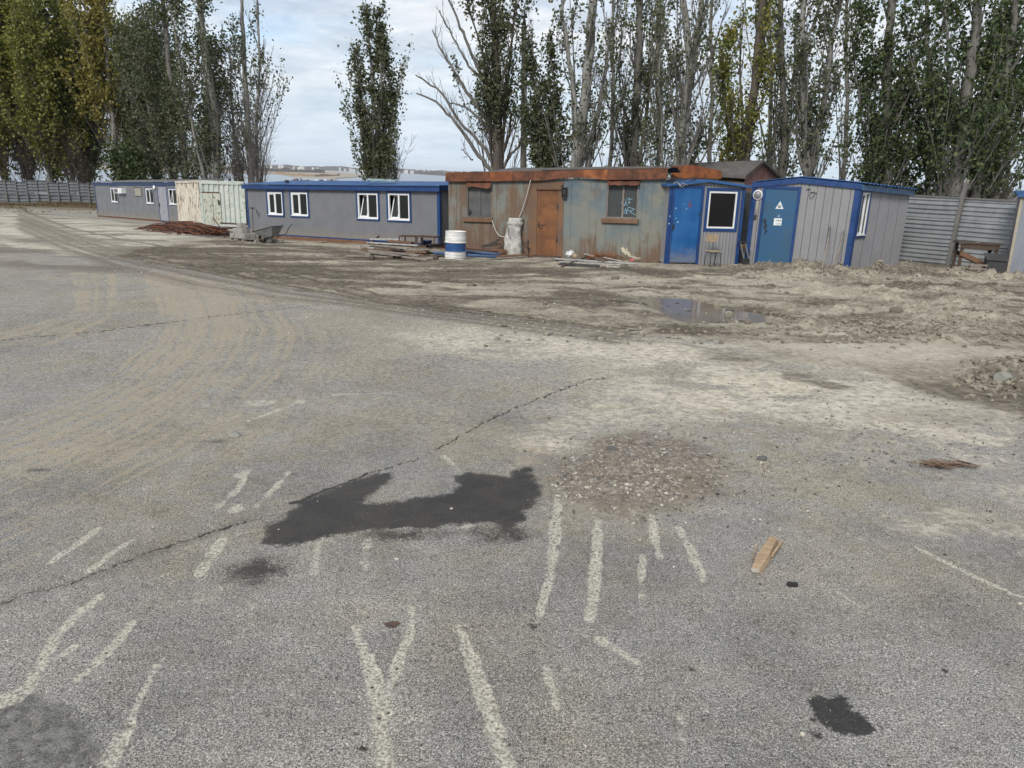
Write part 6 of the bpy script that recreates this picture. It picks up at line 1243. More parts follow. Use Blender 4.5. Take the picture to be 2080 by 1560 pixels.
SL = [(480, 887, 17, 6, STG, .35, 'flat greenish grey stone slab on the asphalt left of the crack'), (1243, 915, 12, 8, STD, .6, 'dark angular stone at the top of the gravel patch'), (1548, 934, 13, 8, STD, .55, 'round dark stone alone right of the gravel patch'),
      (1820, 634, 15, 9, STC, .7, 'dark square clod on the dirt at the right'), (1066, 917, 4, 3, STD, .7, 'small dark stone left of the gravel patch'), (1274, 988, 7, 5, STW, .6, 'pale stone in the middle of the gravel patch'), (1298, 1008, 6, 4, STW, .6, 'pale stone at the bottom of the gravel patch'),
      (1398, 975, 9, 4, STC, .5, 'brown stone at the right of the gravel patch'), (1260, 882, 7, 5, STG, .6, 'grey stone above the gravel patch'), (1432, 893, 5, 4, STD, .7, 'small dark stone above right of the gravel patch'), (1813, 938, 6, 4, STD, .6, 'small dark stone left of the twig bunch'), (1800, 922, 5, 3, STD, .6, 'small dark stone above left of the twig bunch'),
      (1630, 1492, 8, 5, STW, .8, 'white chip left of the lower oil stain'), (2073, 1226, 6, 3, STW, .8, 'white chip at the right picture edge'), (917, 1034, 4, 3, STW, .8, 'small white chip on the right of the wet patch'), (806, 1138, 6, 3, STW, .6, 'small pale pebble just below the wet patch'), (1225, 540 + 5, 9, 5, STC, .5, 'dirt clod before the scrap heap'), (1268, 544, 10, 6, STC, .7, 'rounded dirt clod under the right end of the scrap heap'),
      (1250, 566, 9, 5, STC, .7, 'dirt clod on the pale strip before the puddle'), (1545, 546, 10, 5, STC, .6, 'dark clod before the faded blue door'), (868, 572, 12, 4, STC, .5, 'dark clod on the pale dirt below the drum'), (958, 580, 12, 3, STC, .4, 'thin dark clod on the dirt right of the drum'), (905, 550, 10, 5, STC, .6, 'dark clod just below the drum'),
      (2036, 776, 22, 14, STG, .6, 'big broken concrete lump at the right picture edge'), (2062, 772, 20, 12, STC, .6, 'brown broken lump at the right picture edge'), (2020, 768, 12, 9, STC, .7, 'smaller lump left of the broken concrete'), (2074, 790, 16, 8, STC, .6, 'brown red lump lowest at the right picture edge'), (1115, 850, 4, 3, STD, .7, 'small dark stone at the sandy edge'), (987, 704, 5, 3, STC, .7, 'small brown stone on the sandy streaks')]
for i, (a0, b0, rx_, ry_, m_, fl, lab) in enumerate(SL):
    p = GM(a0, b0); rr_ = rx_ * p[1] / FPX; o = link('stone' if m_ is not STC else 'clod', rockmesh(100 + i, m_, 1.0, 2), None, (p[0], p[1], p[2] + rr_ * fl * .3)); o.scale = (rr_, rr_ * .8, rr_ * fl); o.rotation_euler = (0, 0, rnd.uniform(-.4, .4)); tag(o, lab, 'stone' if m_ is not STC else 'clod')
def scatter(name, spots, sizes, mat, kinds=6, flat=.65):
    base = []
    for i in range(kinds):
        me = rockmesh(900 + i, mat, flat, 1); v = np.zeros(len(me.vertices) * 3); me.vertices.foreach_get('co', v); f = np.array([list(p.vertices) for p in me.polygons]); base.append((v.reshape(-1, 3), f)); bpy.data.meshes.remove(me)
    VV = []; FF = []; n = 0
    for i, ((x, y), s_) in enumerate(zip(spots, sizes)):
        v, f = base[i % kinds]; a = rng.uniform(0, 6.28); R2 = np.array([[cos(a), -sin(a), 0], [sin(a), cos(a), 0], [0, 0, 1]]); q = (v * np.array([1, rng.uniform(.6, 1), 1])) @ R2.T * s_
        VV.append(q + np.array([x, y, gz2(x, y) + s_ * .2])); FF.append(f + n); n += len(v)
    me = fastmesh(name, np.concatenate(VV), np.concatenate(FF), mat); return tag(link(name, me), kind='stuff')
def gravmat(name, cols):
    k = MN(name); c = k.sepc(k.vor(30, 'F1', 1))[0]; return k.fin(k.ramp(c, cols), .9)
GRAV = gravmat('mixed_gravel', [(0, (.07, .068, .065)), (.3, (.13, .115, .10)), (.5, (.20, .165, .13)), (.7, (.25, .22, .18)), (.90, (.34, .31, .265)), (.975, (.50, .47, .41))])
DARKP = gravmat('dark_pebbles', [(0, (.04, .039, .038)), (.4, (.09, .082, .072)), (.75, (.17, .15, .12)), (.95, (.4, .37, .32))])
PALEP = gravmat('pale_chips', [(0, (.25, .23, .19)), (.5, (.36, .335, .285)), (.9, (.50, .475, .41))])
def rand_in(n, fn):
    out = []
    while len(out) < n:
        px, py = fn(); p = G(px, py); out.append((p[0], p[1]))
    return out
g = random.Random(21)
sp = rand_in(2600, lambda: (max(1112 + 60 * g.random(), g.gauss(1290, 112)), g.gauss(962, 40) + 10 * sin(g.random() * 9))); scatter('gravel', sp, [min(.022, abs(g.gauss(0, .0055)) + .0025) for _ in sp], GRAV)
sp = rand_in(1500, lambda: (max(1115 + 500 * g.random(), g.gauss(1450, 240)), g.gauss(940, 90))); scatter('gravel', sp, [min(.02, abs(g.gauss(0, .004)) + .002) for _ in sp], GRAV)
sp = rand_in(1300, lambda: (g.uniform(-50, 2130), 650 + 930 * g.random() ** .8)); scatter('loose_pebbles', sp, [min(.010, abs(g.gauss(0, .0028)) + .0015) for _ in sp], DARKP)
sp = rand_in(900, lambda: (g.gauss(1850, 220), g.gauss(850, 90))); scatter('loose_pebbles', sp, [min(.022, abs(g.gauss(0, .006)) + .003) for _ in sp], DARKP)
sp = rand_in(900, lambda: (g.uniform(500, 2100), g.uniform(498, 690))); scatter('pale_chips', sp, [min(.025, abs(g.gauss(0, .008)) + .004) for _ in sp], PALEP)
sp = rand_in(350, lambda: (g.uniform(0, 600), g.uniform(465, 620))); scatter('pale_chips', sp, [min(.03, abs(g.gauss(0, .009)) + .005) for _ in sp], PALEP)
sp = rand_in(500, lambda: (g.uniform(0, 2080), g.uniform(800, 1560))); scatter('pale_chips', sp, [min(.008, abs(g.gauss(0, .002)) + .0015) for _ in sp], PALEP)
CLOD = surf('clod_soil', (.27, .245, .195), (.12, .104, .08), scale=9, fine=60, rough=.95)
def clods():
    out = []
    for _ in range(4200):
        c_ = g.random()
        if c_ < .35: out.append((g.gauss(1850, 110), g.gauss(556, 9)))
        elif c_ < .5: out.append((g.gauss(1640, 60), g.gauss(552, 8)))
        elif c_ < .75: out.append((g.gauss(1830, 130), g.gauss(668, 18)))
        elif c_ < .85: out.append((g.gauss(2030, 40), g.gauss(772, 14)))
        else: out.append((g.uniform(1000, 2100), g.uniform(560, 700)))
    return [tuple(G(a, b)[:2]) for a, b in out]
sp = clods(); scatter('soil_clods', sp, [min(.10, abs(g.gauss(0, .024)) + .010) for _ in sp], CLOD)
# weeds and fallen leaves on the bank by the far fence
vs = []; fs = []; n = 0
for i in range(26000):
    X0 = g.uniform(-60, -30) + 0; Y0 = 78.5 - abs(g.gauss(0, 4.5)); z0 = gz(X0, Y0) if 0 else None; vs.append((X0, Y0))
XY = np.array(vs); Z = base_z(XY[:, 0], XY[:, 1]); hgt = rng.uniform(.04, .30, len(XY)) * sstep(.35, .6, fbm(XY[:, 0] * .25, XY[:, 1] * .5, 3, 9)) * (0.4 + 1.2 * fbm(XY[:, 0] * .5, XY[:, 1] * .5, 3, 3)); az = rng.uniform(0, 6.28, len(XY)); wd_ = .03
dx, dy = np.cos(az) * wd_, np.sin(az) * wd_; lx, ly = rng.normal(0, .12, len(XY)), rng.normal(0, .12, len(XY))
Vv = np.stack([np.stack([XY[:, 0] - dx, XY[:, 1] - dy, Z], 1), np.stack([XY[:, 0] + dx, XY[:, 1] + dy, Z], 1), np.stack([XY[:, 0] + lx, XY[:, 1] + ly, Z + hgt], 1)], 1).reshape(-1, 3)
WEED = gravmat('dry_weeds', [(0, (.06, .055, .028)), (.35, (.09, .08, .042)), (.6, (.12, .095, .055)), (.85, (.18, .12, .06)), (.97, (.25, .17, .08))])
tag(link('dry_weeds', fastmesh('dry_weeds', Vv, np.arange(len(Vv)).reshape(-1, 3), WEED)), kind='stuff')
# ------------------------------------------------------------------ TREES
class TB_:
    def __init__(s): s.v = []; s.f = []; s.n = 0
    def tube(s, P, R, k):
        P = np.asarray(P, float); R = np.asarray(R, float); m_ = len(P)
        d = np.gradient(P, axis=0); d /= (np.linalg.norm(d, axis=1, keepdims=True) + 1e-9)
        a = np.cross(d, np.array([0.31, 0.95, 0.05])); a /= (np.linalg.norm(a, axis=1, keepdims=True) + 1e-9); b = np.cross(d, a)
        t = np.arange(k) * 2 * pi / k; ring = a[:, None, :] * np.cos(t)[None, :, None] + b[:, None, :] * np.sin(t)[None, :, None]
        s.v.append((P[:, None, :] + ring * R[:, None, None]).reshape(-1, 3))
        i = np.arange(m_ - 1)[:, None] * k; j = np.arange(k)[None, :]; j2 = (j + 1) % k
        s.f.append(np.stack([i + j, i + j2, i + k + j2, i + k + j], -1).reshape(-1, 4) + s.n); s.n += m_ * k
    def mesh(s, name, mat): return fastmesh(name, np.concatenate(s.v), np.concatenate(s.f), mat, True)
def grow(rg, p0, d0, L, bend, n, wig=.06):
    """polyline from p0 along d0, turning gradually towards vertical"""
    P = [np.array(p0, float)]; d = np.array(d0, float); st = L / n
    for i in range(n):
        d = d + np.array([rg.normal(0, wig), rg.normal(0, wig), bend / n * 1.6]); d /= np.linalg.norm(d); P.append(P[-1] + d * st)
    return np.array(P)
def leaves(rg, pts, size, mat, name='leaves'):
    pts = np.asarray(pts); N = len(pts); u = rg.normal(size=(N, 3)); u /= np.linalg.norm(u, axis=1, keepdims=True); v = rg.normal(size=(N, 3)); v -= u * (v * u).sum(1, keepdims=True); v /= np.linalg.norm(v, axis=1, keepdims=True)
    s_ = (size * rg.uniform(.55, 1.25, N))[:, None]; nrm = np.cross(u, v) * s_ * .18
    V4 = np.stack([pts - u * s_ * .55, pts + v * s_ * .42 + nrm, pts + u * s_ * .6, pts - v * s_ * .42 + nrm], 1).reshape(-1, 3)
    return fastmesh(name, V4, np.arange(4 * N).reshape(-1, 4), mat)
def poplar(name, lab, cat, stems, seed, nb=26, blen=3.0, out=.75, dens=1.0, t0=.10, leaf0=.12, leaf1=1.0, mats=None, size=.13, lr=.35, bare=0.0, group=None, sideb=0.0, sub=5, twigs=4, loc=None, low=None, vase=5, vk=1.0):
    """stems: list of (points, base radius, top radius), world metres. Branches leave steeply and bend up."""
    rg = np.random.default_rng(seed); mb_, ml = mats; base = np.array(stems[0][0][0], float); T = thing(name, lab, cat, None, group, loc or tuple(base))
    TR = TB_(); BR = TB_(); LP = []; zb = base[2]; zt = max(np.max(np.array(s_[0])[:, 2]) for s_ in stems)
    for si_, (pts, r0, r1) in enumerate(stems):
        r1 *= .8
        if si_ and name == 'poplar_tree': r0 *= .68; r1 *= .8
        P = np.array(pts, float) - base; m_ = 22
        t = np.concatenate([[0], np.cumsum(np.linalg.norm(np.diff(P, axis=0), axis=1))]); t /= t[-1]; tt = np.linspace(0, 1, m_)
        Q = np.stack([np.interp(tt, t, P[:, c]) for c in range(3)], 1)
        for _ in range(2): Q[1:-1] = (Q[:-2] + Q[1:-1] * 2 + Q[2:]) / 4
        Q[1:-1] += rg.normal(0, .025, (m_ - 2, 3)); R_ = r0 + (r1 - r0) * tt ** .8; R_[0] *= 1.18
        TR.tube(Q, R_, 10)
        Ls = np.linalg.norm(P[-1] - P[0])
        for i in range(vase):
            f = rg.uniform(.02, .42); p = np.array([np.interp(f, tt, Q[:, c]) for c in range(3)]); az = rg.uniform(0, 2 * pi); o_ = rg.uniform(.18, .48); d = np.array([cos(az) * o_, sin(az) * o_ * .6, 1]); d /= np.linalg.norm(d)
            L = Ls * rg.uniform(.30, .60); r_ = min(r0 * .34, .07) * rg.uniform(.5, 1.1); B = grow(rg, p, d, L, .16, 12, .035); BR.tube(B, np.linspace(r_, .012, 13), 6)
            for s_i in range(int(9 * vk)):
                g_ = rg.uniform(.12, 1.0); q = np.array([np.interp(g_, np.linspace(0, 1, 13), B[:, c]) for c in range(3)]); a2 = rg.uniform(0, 2 * pi); d2 = d + np.array([cos(a2), sin(a2), .2]) * .42; d2 /= np.linalg.norm(d2)
                L2 = Ls * rg.uniform(.03, .10) + .3; C_ = grow(rg, q, d2, L2, .6, 5, .07); BR.tube(C_, np.linspace(r_ * .3, .005, 6), 4); hf = q[2] / (zt - zb)
                if hf > leaf0 * .8 and hf < leaf1 and rg.random() > bare * .7:
                    nl = rg.poisson(15 * dens); 
                    if nl: LP.append(C_[rg.integers(2, 6, nl)] + rg.normal(0, lr * .42, (nl, 3)) * np.array([.8, .8, 1.4]))
        for i in range(nb):
            f = t0 + (1 - t0) * ((i + rg.uniform(0, 1)) / nb) ** .85; p = np.array([np.interp(f, tt, Q[:, c]) for c in range(3)])
            az = rg.uniform(0, 2 * pi); h_ = np.array([cos(az), sin(az), 0]); h_[0] += sideb; el = rg.uniform(.9, 1.7)
            d = h_ * out + np.array([0, 0, el]); d /= np.linalg.norm(d); L = blen * rg.uniform(.55, 1.15) * (1 - .55 * f); rb = min(.045 + .05 * (1 - f), (r0 + (r1 - r0) * f) * .55) * rg.uniform(.6, 1.1)
            B = grow(rg, p, d, L, .50, 7); BR.tube(B, np.linspace(rb, rb * .25, 8), 5)
            isbare = rg.random() < bare
            for s_i in range(sub):
                g_ = rg.uniform(.12, .95); q = np.array([np.interp(g_, np.linspace(0, 1, 8), B[:, c]) for c in range(3)]); a2 = rg.uniform(0, 2 * pi)
                d2 = (B[-1] - B[0]) / L + np.array([cos(a2), sin(a2), .3]) * .55; d2 /= np.linalg.norm(d2); L2 = L * rg.uniform(.25, .5) * (1.1 - .5 * g_)
                C_ = grow(rg, q, d2, L2, .6, 4, .09); BR.tube(C_, np.linspace(rb * .38, rb * .12, 5), 4)
                for k_ in range(twigs):
                    w_ = rg.uniform(.15, 1); q2 = np.array([np.interp(w_, np.linspace(0, 1, 5), C_[:, c]) for c in range(3)]); a3 = rg.uniform(0, 2 * pi)
                    d3 = d2 + np.array([cos(a3) * .5, sin(a3) * .5, .35]); d3 /= np.linalg.norm(d3); L3 = rg.uniform(.25, .6) * min(1, L2 + .3); D_ = grow(rg, q2, d3, L3, .6, 2, .12)
                    BR.tube(D_, [.009, .007, .003], 3)
                    hfrac = (q2[2]) / (zt - zb)
                    if isbare or hfrac < leaf0 or hfrac > leaf1: continue
                    nl = rg.poisson(6.0 * dens)
                    if nl: LP.append(D_[rg.integers(1, 3, nl)] + rg.normal(0, lr * .35, (nl, 3)) * np.array([1, 1, 1.1]) + rg.normal(0, lr * .25, 3))
            if not isbare and rg.random() < .8 * dens:
                for c_ in range(2):
                    q = B[rg.integers(3, 8)]; hf = q[2] / (zt - zb)
                    if leaf0 < hf < leaf1: LP.append(q + rg.normal(0, lr, (int(16 * dens), 3)))
    link('trunk', TR.mesh('trunk', mb_), T); link('branches', BR.mesh('branches', mb_ if mb_ is not BARKL else BARKM), T)
    if LP: link('crown', leaves(rg, np.concatenate(LP), size, ml, 'crown'), T)
    return T
def st(Y, pts, r0, r1, dy=0.0):
    """image points (px, py) on a plane Y metres away -> stem; radii in px there"""
    P = [at(a, b, Y + dy * i) for i, (a, b) in enumerate(pts)]
    z0 = gz(P[0][0], P[0][1]); P[0][2] = min(P[0][2], z0 + .0); return (P, r0 * Y / FPX, r1 * Y / FPX)
def dup(T, loc, rz=0.0, sc=1.0, lab=None):
    r = T.copy(); COL.objects.link(r); r.location = loc; r.rotation_euler = (0, 0, rz); r.scale = (sc, sc, sc)
    if lab: r['label'] = lab
    for ch in list(T.children): c = ch.copy(); COL.objects.link(c); c.parent = r
    return r
E_LG, E_MG, E_DG = (BARKL, LEAFG), (BARKM, LEAFG), (BARKD, LEAFD)
# right hand row behind the sheds
poplar('poplar_tree', 'dark trunked poplar with dead bare limbs spreading left, beside the concrete pole', 'tree', [st(33, [(1011, 380), (1011, 345), (1014, 230), (1008, 120), (1000, 0), (1000, -120)], 15, 5), st(33, [(1014, 210), (990, 130), (965, 60), (940, -40)], 6, 2), st(33, [(1016, 200), (1035, 120), (1045, 40), (1050, -90)], 7, 2)], 11, nb=11, blen=2.6, out=0.57, dens=1.12, t0=.25, leaf0=.42, mats=(BARKD, LEAFG), size=.13, lr=0.31)
# the dead limbs belong to that tree
_t = [o for o in COL.objects if o.get('category') == 'tree'][-1]
dl = TB_(); rg = np.random.default_rng(3); b0 = np.array(_t.location)
def limb(pts, r0, r1, Y=33, tw=14):
    P = np.array([at(a, b, Y) for a, b in pts]) - b0; n_ = 20; t = np.linspace(0, 1, len(P)); tt = np.linspace(0, 1, n_); Q = np.stack([np.interp(tt, t, P[:, c]) for c in range(3)], 1)
    Q[1:-1] = (Q[:-2] + Q[1:-1] * 2 + Q[2:]) / 4; Q += rg.normal(0, .02, Q.shape); dl.tube(Q, np.linspace(r0, r1, n_) * Y / FPX, 6)
    for i in range(tw):
        f = rg.integers(3, n_ - 1); d = (Q[f] - Q[f - 1]); d /= np.linalg.norm(d); d = d + np.array([rg.normal(0, .45), rg.normal(0, .4), rg.uniform(.1, .9)]); d /= np.linalg.norm(d); L = rg.uniform(.25, 1.0)
        B = grow(rg, Q[f], d, L, .5, 5, .12); dl.tube(B, np.linspace(.013, .005, 6), 4)
        for j in range(2): B2 = grow(rg, B[rg.integers(1, 5)], d + rg.normal(0, .5, 3), L * .4, .6, 3, .15); dl.tube(B2, np.linspace(.007, .003, 4), 3)
for p_, a_, b_, tw_ in (([(1005, 352), (975, 320), (940, 270), (915, 235), (885, 205), (848, 190)], 4.5, 1.4, 16), ([(1008, 345), (985, 300), (960, 275), (930, 245), (900, 190), (865, 165), (845, 152)], 4.0, 1.2, 16), ([(1010, 280), (985, 240), (950, 190), (920, 140), (895, 100), (878, 62)], 4.5, 1.2, 20), ([(1008, 290), (975, 240), (940, 215), (905, 205)], 3.5, 1, 12), ([(1005, 205), (975, 150), (950, 90), (930, 40), (908, -10)], 4, 1.5, 14), ([(985, 165), (955, 140), (925, 85), (892, 20)], 3, 1, 12), ([(1016, 350), (1040, 310), (1060, 290), (1075, 270)], 3.5, 1, 10), ([(1018, 320), (1035, 270), (1048, 250)], 3, 1, 8), ([(960, 325), (950, 315), (938, 302)], 1.6, .8, 4)): limb(p_, a_, b_, 33, tw_)
link('dead_limbs', dl.mesh('dead_limbs', BARKM), _t)
# concrete pole
Yp = 34; pb = at(1066, 345, Yp); pt = at(1064.5, 52, Yp); zb = gz(pb[0], pb[1]); T = thing('utility_pole', 'tall tapered concrete pole with three short brackets near its top', 'pole', loc=(pb[0], pb[1], zb)); hh = pt[2] - zb
mb = MB(); tl = pt[0] - pb[0]; mb.tube([(0, 0, 0), (tl * .3, 0, hh * .4), (tl * .6, 0, hh * .7), (tl, 0, hh)], [.155, .135, .120, .105], 16); mb.build('shaft', POLE, T)
mb = MB(); mb.tube([(tl, 0, hh), (tl, 0, hh + .25), (tl, 0, hh + .55)], [.10, .045, .02], 10); mb.build('cap', BLACKM, T)
for py in (34, 56, 77): z = at(1060, py, Yp)[2] - zb; mb = MB(); mb.bar((tl - .12, -.02, z), (tl - .30, -.05, z), .035, .035); mb.bar((tl - .30, -.05, z - .02), (tl - .30, -.05, z + .09), .03, .03, (0, 1, 0)); mb.lathe([(.125, -.03), (.13, -.03), (.13, .03), (.125, .03)], 14, (tl, 0, z)); mb.build('bracket', BLACKM, T)
poplar('poplar_tree', 'small dark leaved poplar clump right beside the concrete pole', 'tree', [st(32, [(1112, 380), (1112, 342), (1100, 280), (1085, 180), (1078, 70)], 7, 2), st(32, [(1114, 380), (1114, 345), (1122, 270), (1125, 180), (1120, 110)], 5, 2), st(32, [(1110, 380), (1108, 345), (1085, 290), (1060, 250)], 4, 1)], 12, nb=12, blen=1.9, out=0.69, dens=1.32, t0=.15, leaf0=.10, mats=E_MG, lr=0.31)
poplar('poplar_tree', 'thick pale poplar trunk forking into two above the rusty trailer roof', 'tree', [st(31, [(1168, 380), (1168, 338), (1180, 260), (1190, 180), (1198, 100), (1205, -10), (1215, -150)], 14, 8), st(31, [(1176, 290), (1170, 200), (1155, 110), (1142, 30), (1135, -90)], 8, 4), st(31, [(1182, 340), (1205, 260), (1225, 170), (1240, 60), (1250, -60)], 7, 3)], 13, nb=11, blen=2.8, out=0.57, dens=0.55, t0=.12, leaf0=.30, mats=E_LG, bare=.45, lr=0.30)
poplar('poplar_tree', 'grey poplar of medium trunk above the trailer door, many thin side stems', 'tree', [st(34, [(1288, 380), (1288, 338), (1292, 220), (1296, 110), (1300, 0), (1302, -120)], 10, 6), st(34, [(1284, 335), (1268, 250), (1258, 160), (1262, 40)], 5, 2), st(34, [(1294, 320), (1312, 230), (1322, 130), (1325, 10)], 5, 2)], 14, nb=14, blen=3.0, out=0.69, dens=0.71, t0=.10, leaf0=.15, mats=E_MG, bare=.25, lr=0.34)
poplar('poplar_tree', 'biggest pale curving poplar trunk above the right trailer window', 'tree', [st(30, [(1374, 380), (1375, 335), (1392, 230), (1400, 150), (1403, 95), (1385, 20), (1378, -120)], 13, 6), st(30, [(1400, 150), (1410, 90), (1425, 40), (1432, -60)], 10, 7), st(31, [(1366, 335), (1345, 270), (1338, 180), (1345, 60)], 5, 2)], 15, nb=12, blen=3.0, out=0.71, dens=0.61, t0=.08, leaf0=.12, mats=E_LG, bare=.3, lr=0.34)
poplar('poplar_tree', 'dark barked poplar wrapped in yellowish green leaves behind the red gable', 'tree', [st(32, [(1511, 390), (1513, 340), (1525, 230), (1538, 110), (1548, 0), (1555, -120)], 11, 7), st(33, [(1500, 345), (1480, 270), (1468, 180), (1462, 90)], 4, 2)], 16, nb=20, blen=2.9, out=0.71, dens=0.96, t0=.05, leaf0=.08, mats=(BARKD, LEAFO), lr=0.36)
poplar('poplar_tree', 'slim grey poplar between the yellowish one and the forked one', 'tree', [st(33, [(1588, 390), (1590, 350), (1594, 240), (1588, 130), (1585, 0), (1580, -120)], 8, 5), st(33, [(1596, 345), (1606, 240), (1612, 140), (1618, 30)], 4, 2)], 17, nb=14, blen=2.6, out=0.63, dens=0.71, t0=.06, leaf0=.12, mats=E_MG, bare=.25, lr=0.32)
poplar('poplar_tree', 'pale poplar forked low behind the peak of the sign door cabin', 'tree', [st(29, [(1642, 400), (1642, 345), (1636, 290), (1633, 190), (1630, 90), (1632, -60)], 9, 5), st(29, [(1644, 345), (1662, 275), (1678, 190), (1690, 90), (1705, -10), (1715, -120)], 9, 5)], 18, nb=14, blen=2.8, out=0.69, dens=0.76, t0=.12, leaf0=.22, mats=E_LG, bare=.2, lr=0.34)
poplar('poplar_tree', 'broad bushy poplar with dark leaves behind the right end of the sign door cabin', 'tree', [st(30, [(1796, 410), (1798, 375), (1800, 260), (1803, 120), (1812, 0), (1815, -120)], 12, 7), st(30, [(1780, 376), (1762, 310), (1748, 230), (1735, 130), (1730, 40)], 6, 2), st(30, [(1812, 376), (1828, 310), (1846, 220), (1850, 100)], 6, 3), st(30, [(1820, 376), (1850, 330), (1890, 290), (1920, 250)], 5, 2), st(30, [(1788, 376), (1775, 290), (1778, 180), (1772, 60)], 5, 2)], 19, nb=13, blen=2.5, out=0.86, dens=0.86, t0=.10, leaf0=.10, mats=(BARKM, LEAFD), lr=0.36, size=.14)
poplar('poplar_tree', 'heavy grey poplar trunk just left of the leaning fence post', 'tree', [st(28, [(1937, 420), (1938, 390), (1950, 300), (1962, 220), (1975, 120), (1988, 0), (1992, -120)], 16, 8), st(28, [(1935, 340), (1915, 290), (1905, 240), (1895, 190)], 5, 2), st(28, [(1950, 300), (1935, 200), (1925, 90), (1920, -30)], 6, 3)], 20, nb=12, blen=3.0, out=0.86, dens=0.86, t0=.12, leaf0=.26, mats=(BARKM, LEAFD), lr=0.38, size=.14)
poplar('poplar_tree', 'cluster of leaning dark poplar stems fanning to the right picture edge', 'tree', [st(28.5, [(1982, 420), (1984, 390), (2000, 320), (2030, 230), (2050, 120), (2065, -20)], 13, 6), st(28.5, [(2000, 395), (2040, 330), (2085, 290), (2130, 250), (2160, 180)], 10, 5), st(29, [(1968, 395), (1990, 280), (2010, 160), (2020, 20)], 9, 4), st(29, [(1990, 395), (2010, 300), (2015, 200), (2040, 60)], 8, 4)], 21, nb=13, blen=2.6, out=0.86, dens=0.86, t0=.10, leaf0=.24, mats=(BARKM, LEAFD), lr=0.38, size=.14)
poplar('poplar_tree', 'dense dark leaved poplar crown filling the upper right corner', 'tree', [st(32, [(2100, 420), (2100, 390), (2095, 250), (2090, 100), (2090, -60)], 11, 6), st(33, [(2060, 400), (2050, 250), (2045, 120), (2040, -20)], 8, 4), st(33, [(1900, 400), (1890, 250), (1885, 120), (1880, -60)], 8, 5)], 22, nb=14, blen=3.2, out=0.92, dens=0.86, t0=.25, leaf0=.35, mats=(BARKM, LEAFD), lr=0.43, size=.15)
for i, (x, Y, s0, n_, lab) in enumerate(((1240, 38, 31, 9, 'thin poplar far behind, between the forked trunk and the medium one'), (1440, 38, 32, 12, 'thin poplar far behind, left of the yellowish poplar'), (1560, 39, 33, 11, 'thin poplar far behind the yellowish poplar'), (1715, 38, 34, 11, 'thin poplar far behind, right of the low forked one'), (1335, 39, 35, 10, 'thin poplar far behind the biggest pale trunk'))):
    poplar('poplar_tree', lab, 'tree', [st(Y, [(x, 390), (x, 350), (x + 6, 200), (x + 4, 60), (x + 8, -100)], 5, 3)], s0, nb=round(n_ * 1.2), blen=3.4, out=.55, dens=.42, t0=.06, leaf0=.12, mats=E_MG if i % 2 else (BARKM, LEAFO), bare=.25, lr=.3)
# lone poplar by the water
poplar('poplar_tree', 'lone slim poplar standing before the river behind the long blue roof', 'tree', [st(48, [(764, 395), (765, 368), (768, 280), (757, 180), (750, 90), (742, 12)], 8, 1.5), st(48, [(780, 395), (779, 365), (784, 280), (776, 180), (770, 70), (762, 30)], 6, 1.5), st(48, [(752, 395), (750, 360), (738, 290), (733, 240)], 2.5, 1.0), st(48, [(765, 360), (745, 270), (730, 200), (718, 130)], 4, 1), st(48, [(778, 350), (795, 270), (793, 180), (780, 90)], 4, 1)], 40, nb=17, blen=2.2, out=.40, dens=.85, t0=.12, leaf0=.08, mats=E_LG, size=.17, lr=0.36)
# poplars behind the long cabin and the container
poplar('poplar_tree', 'poplar with bare whip like top right above the container', 'tree', [st(56, [(512, 395), (512, 365), (505, 290), (500, 190), (495, 90), (490, -30)], 8, 3), st(56, [(520, 390), (522, 340), (520, 240), (528, 140), (525, 30), (520, -40)], 6, 2), st(56, [(506, 390), (480, 300), (470, 200), (468, 90)], 5, 2)], 41, nb=15, blen=4.2, out=0.40, dens=0.80, t0=.15, leaf0=.22, leaf1=.85, mats=E_LG, size=.18, lr=0.50, bare=.45)
poplar('poplar_tree', 'tall poplar of pale trunk above the container roof', 'tree', [st(55, [(440, 395), (438, 365), (440, 260), (425, 150), (410, 60), (400, -60)], 10, 5), st(55, [(430, 380), (400, 300), (385, 210), (360, 100), (345, 0)], 6, 2)], 42, nb=18, blen=4.6, out=0.57, dens=1.01, t0=.10, leaf0=.12, mats=E_LG, size=.19, lr=0.58, bare=.15)
poplar('poplar_tree', 'leafy poplar above the left end of the container', 'tree', [st(58, [(378, 395), (376, 365), (370, 260), (345, 150), (335, 50), (325, -60)], 9, 4), st(58, [(370, 370), (330, 300), (300, 220), (285, 120)], 5, 2), st(57, [(392, 385), (420, 320), (430, 240), (425, 120)], 5, 2)], 43, nb=17, blen=4.4, out=0.63, dens=1.22, t0=.08, leaf0=.10, mats=E_MG, size=.20, lr=0.60)
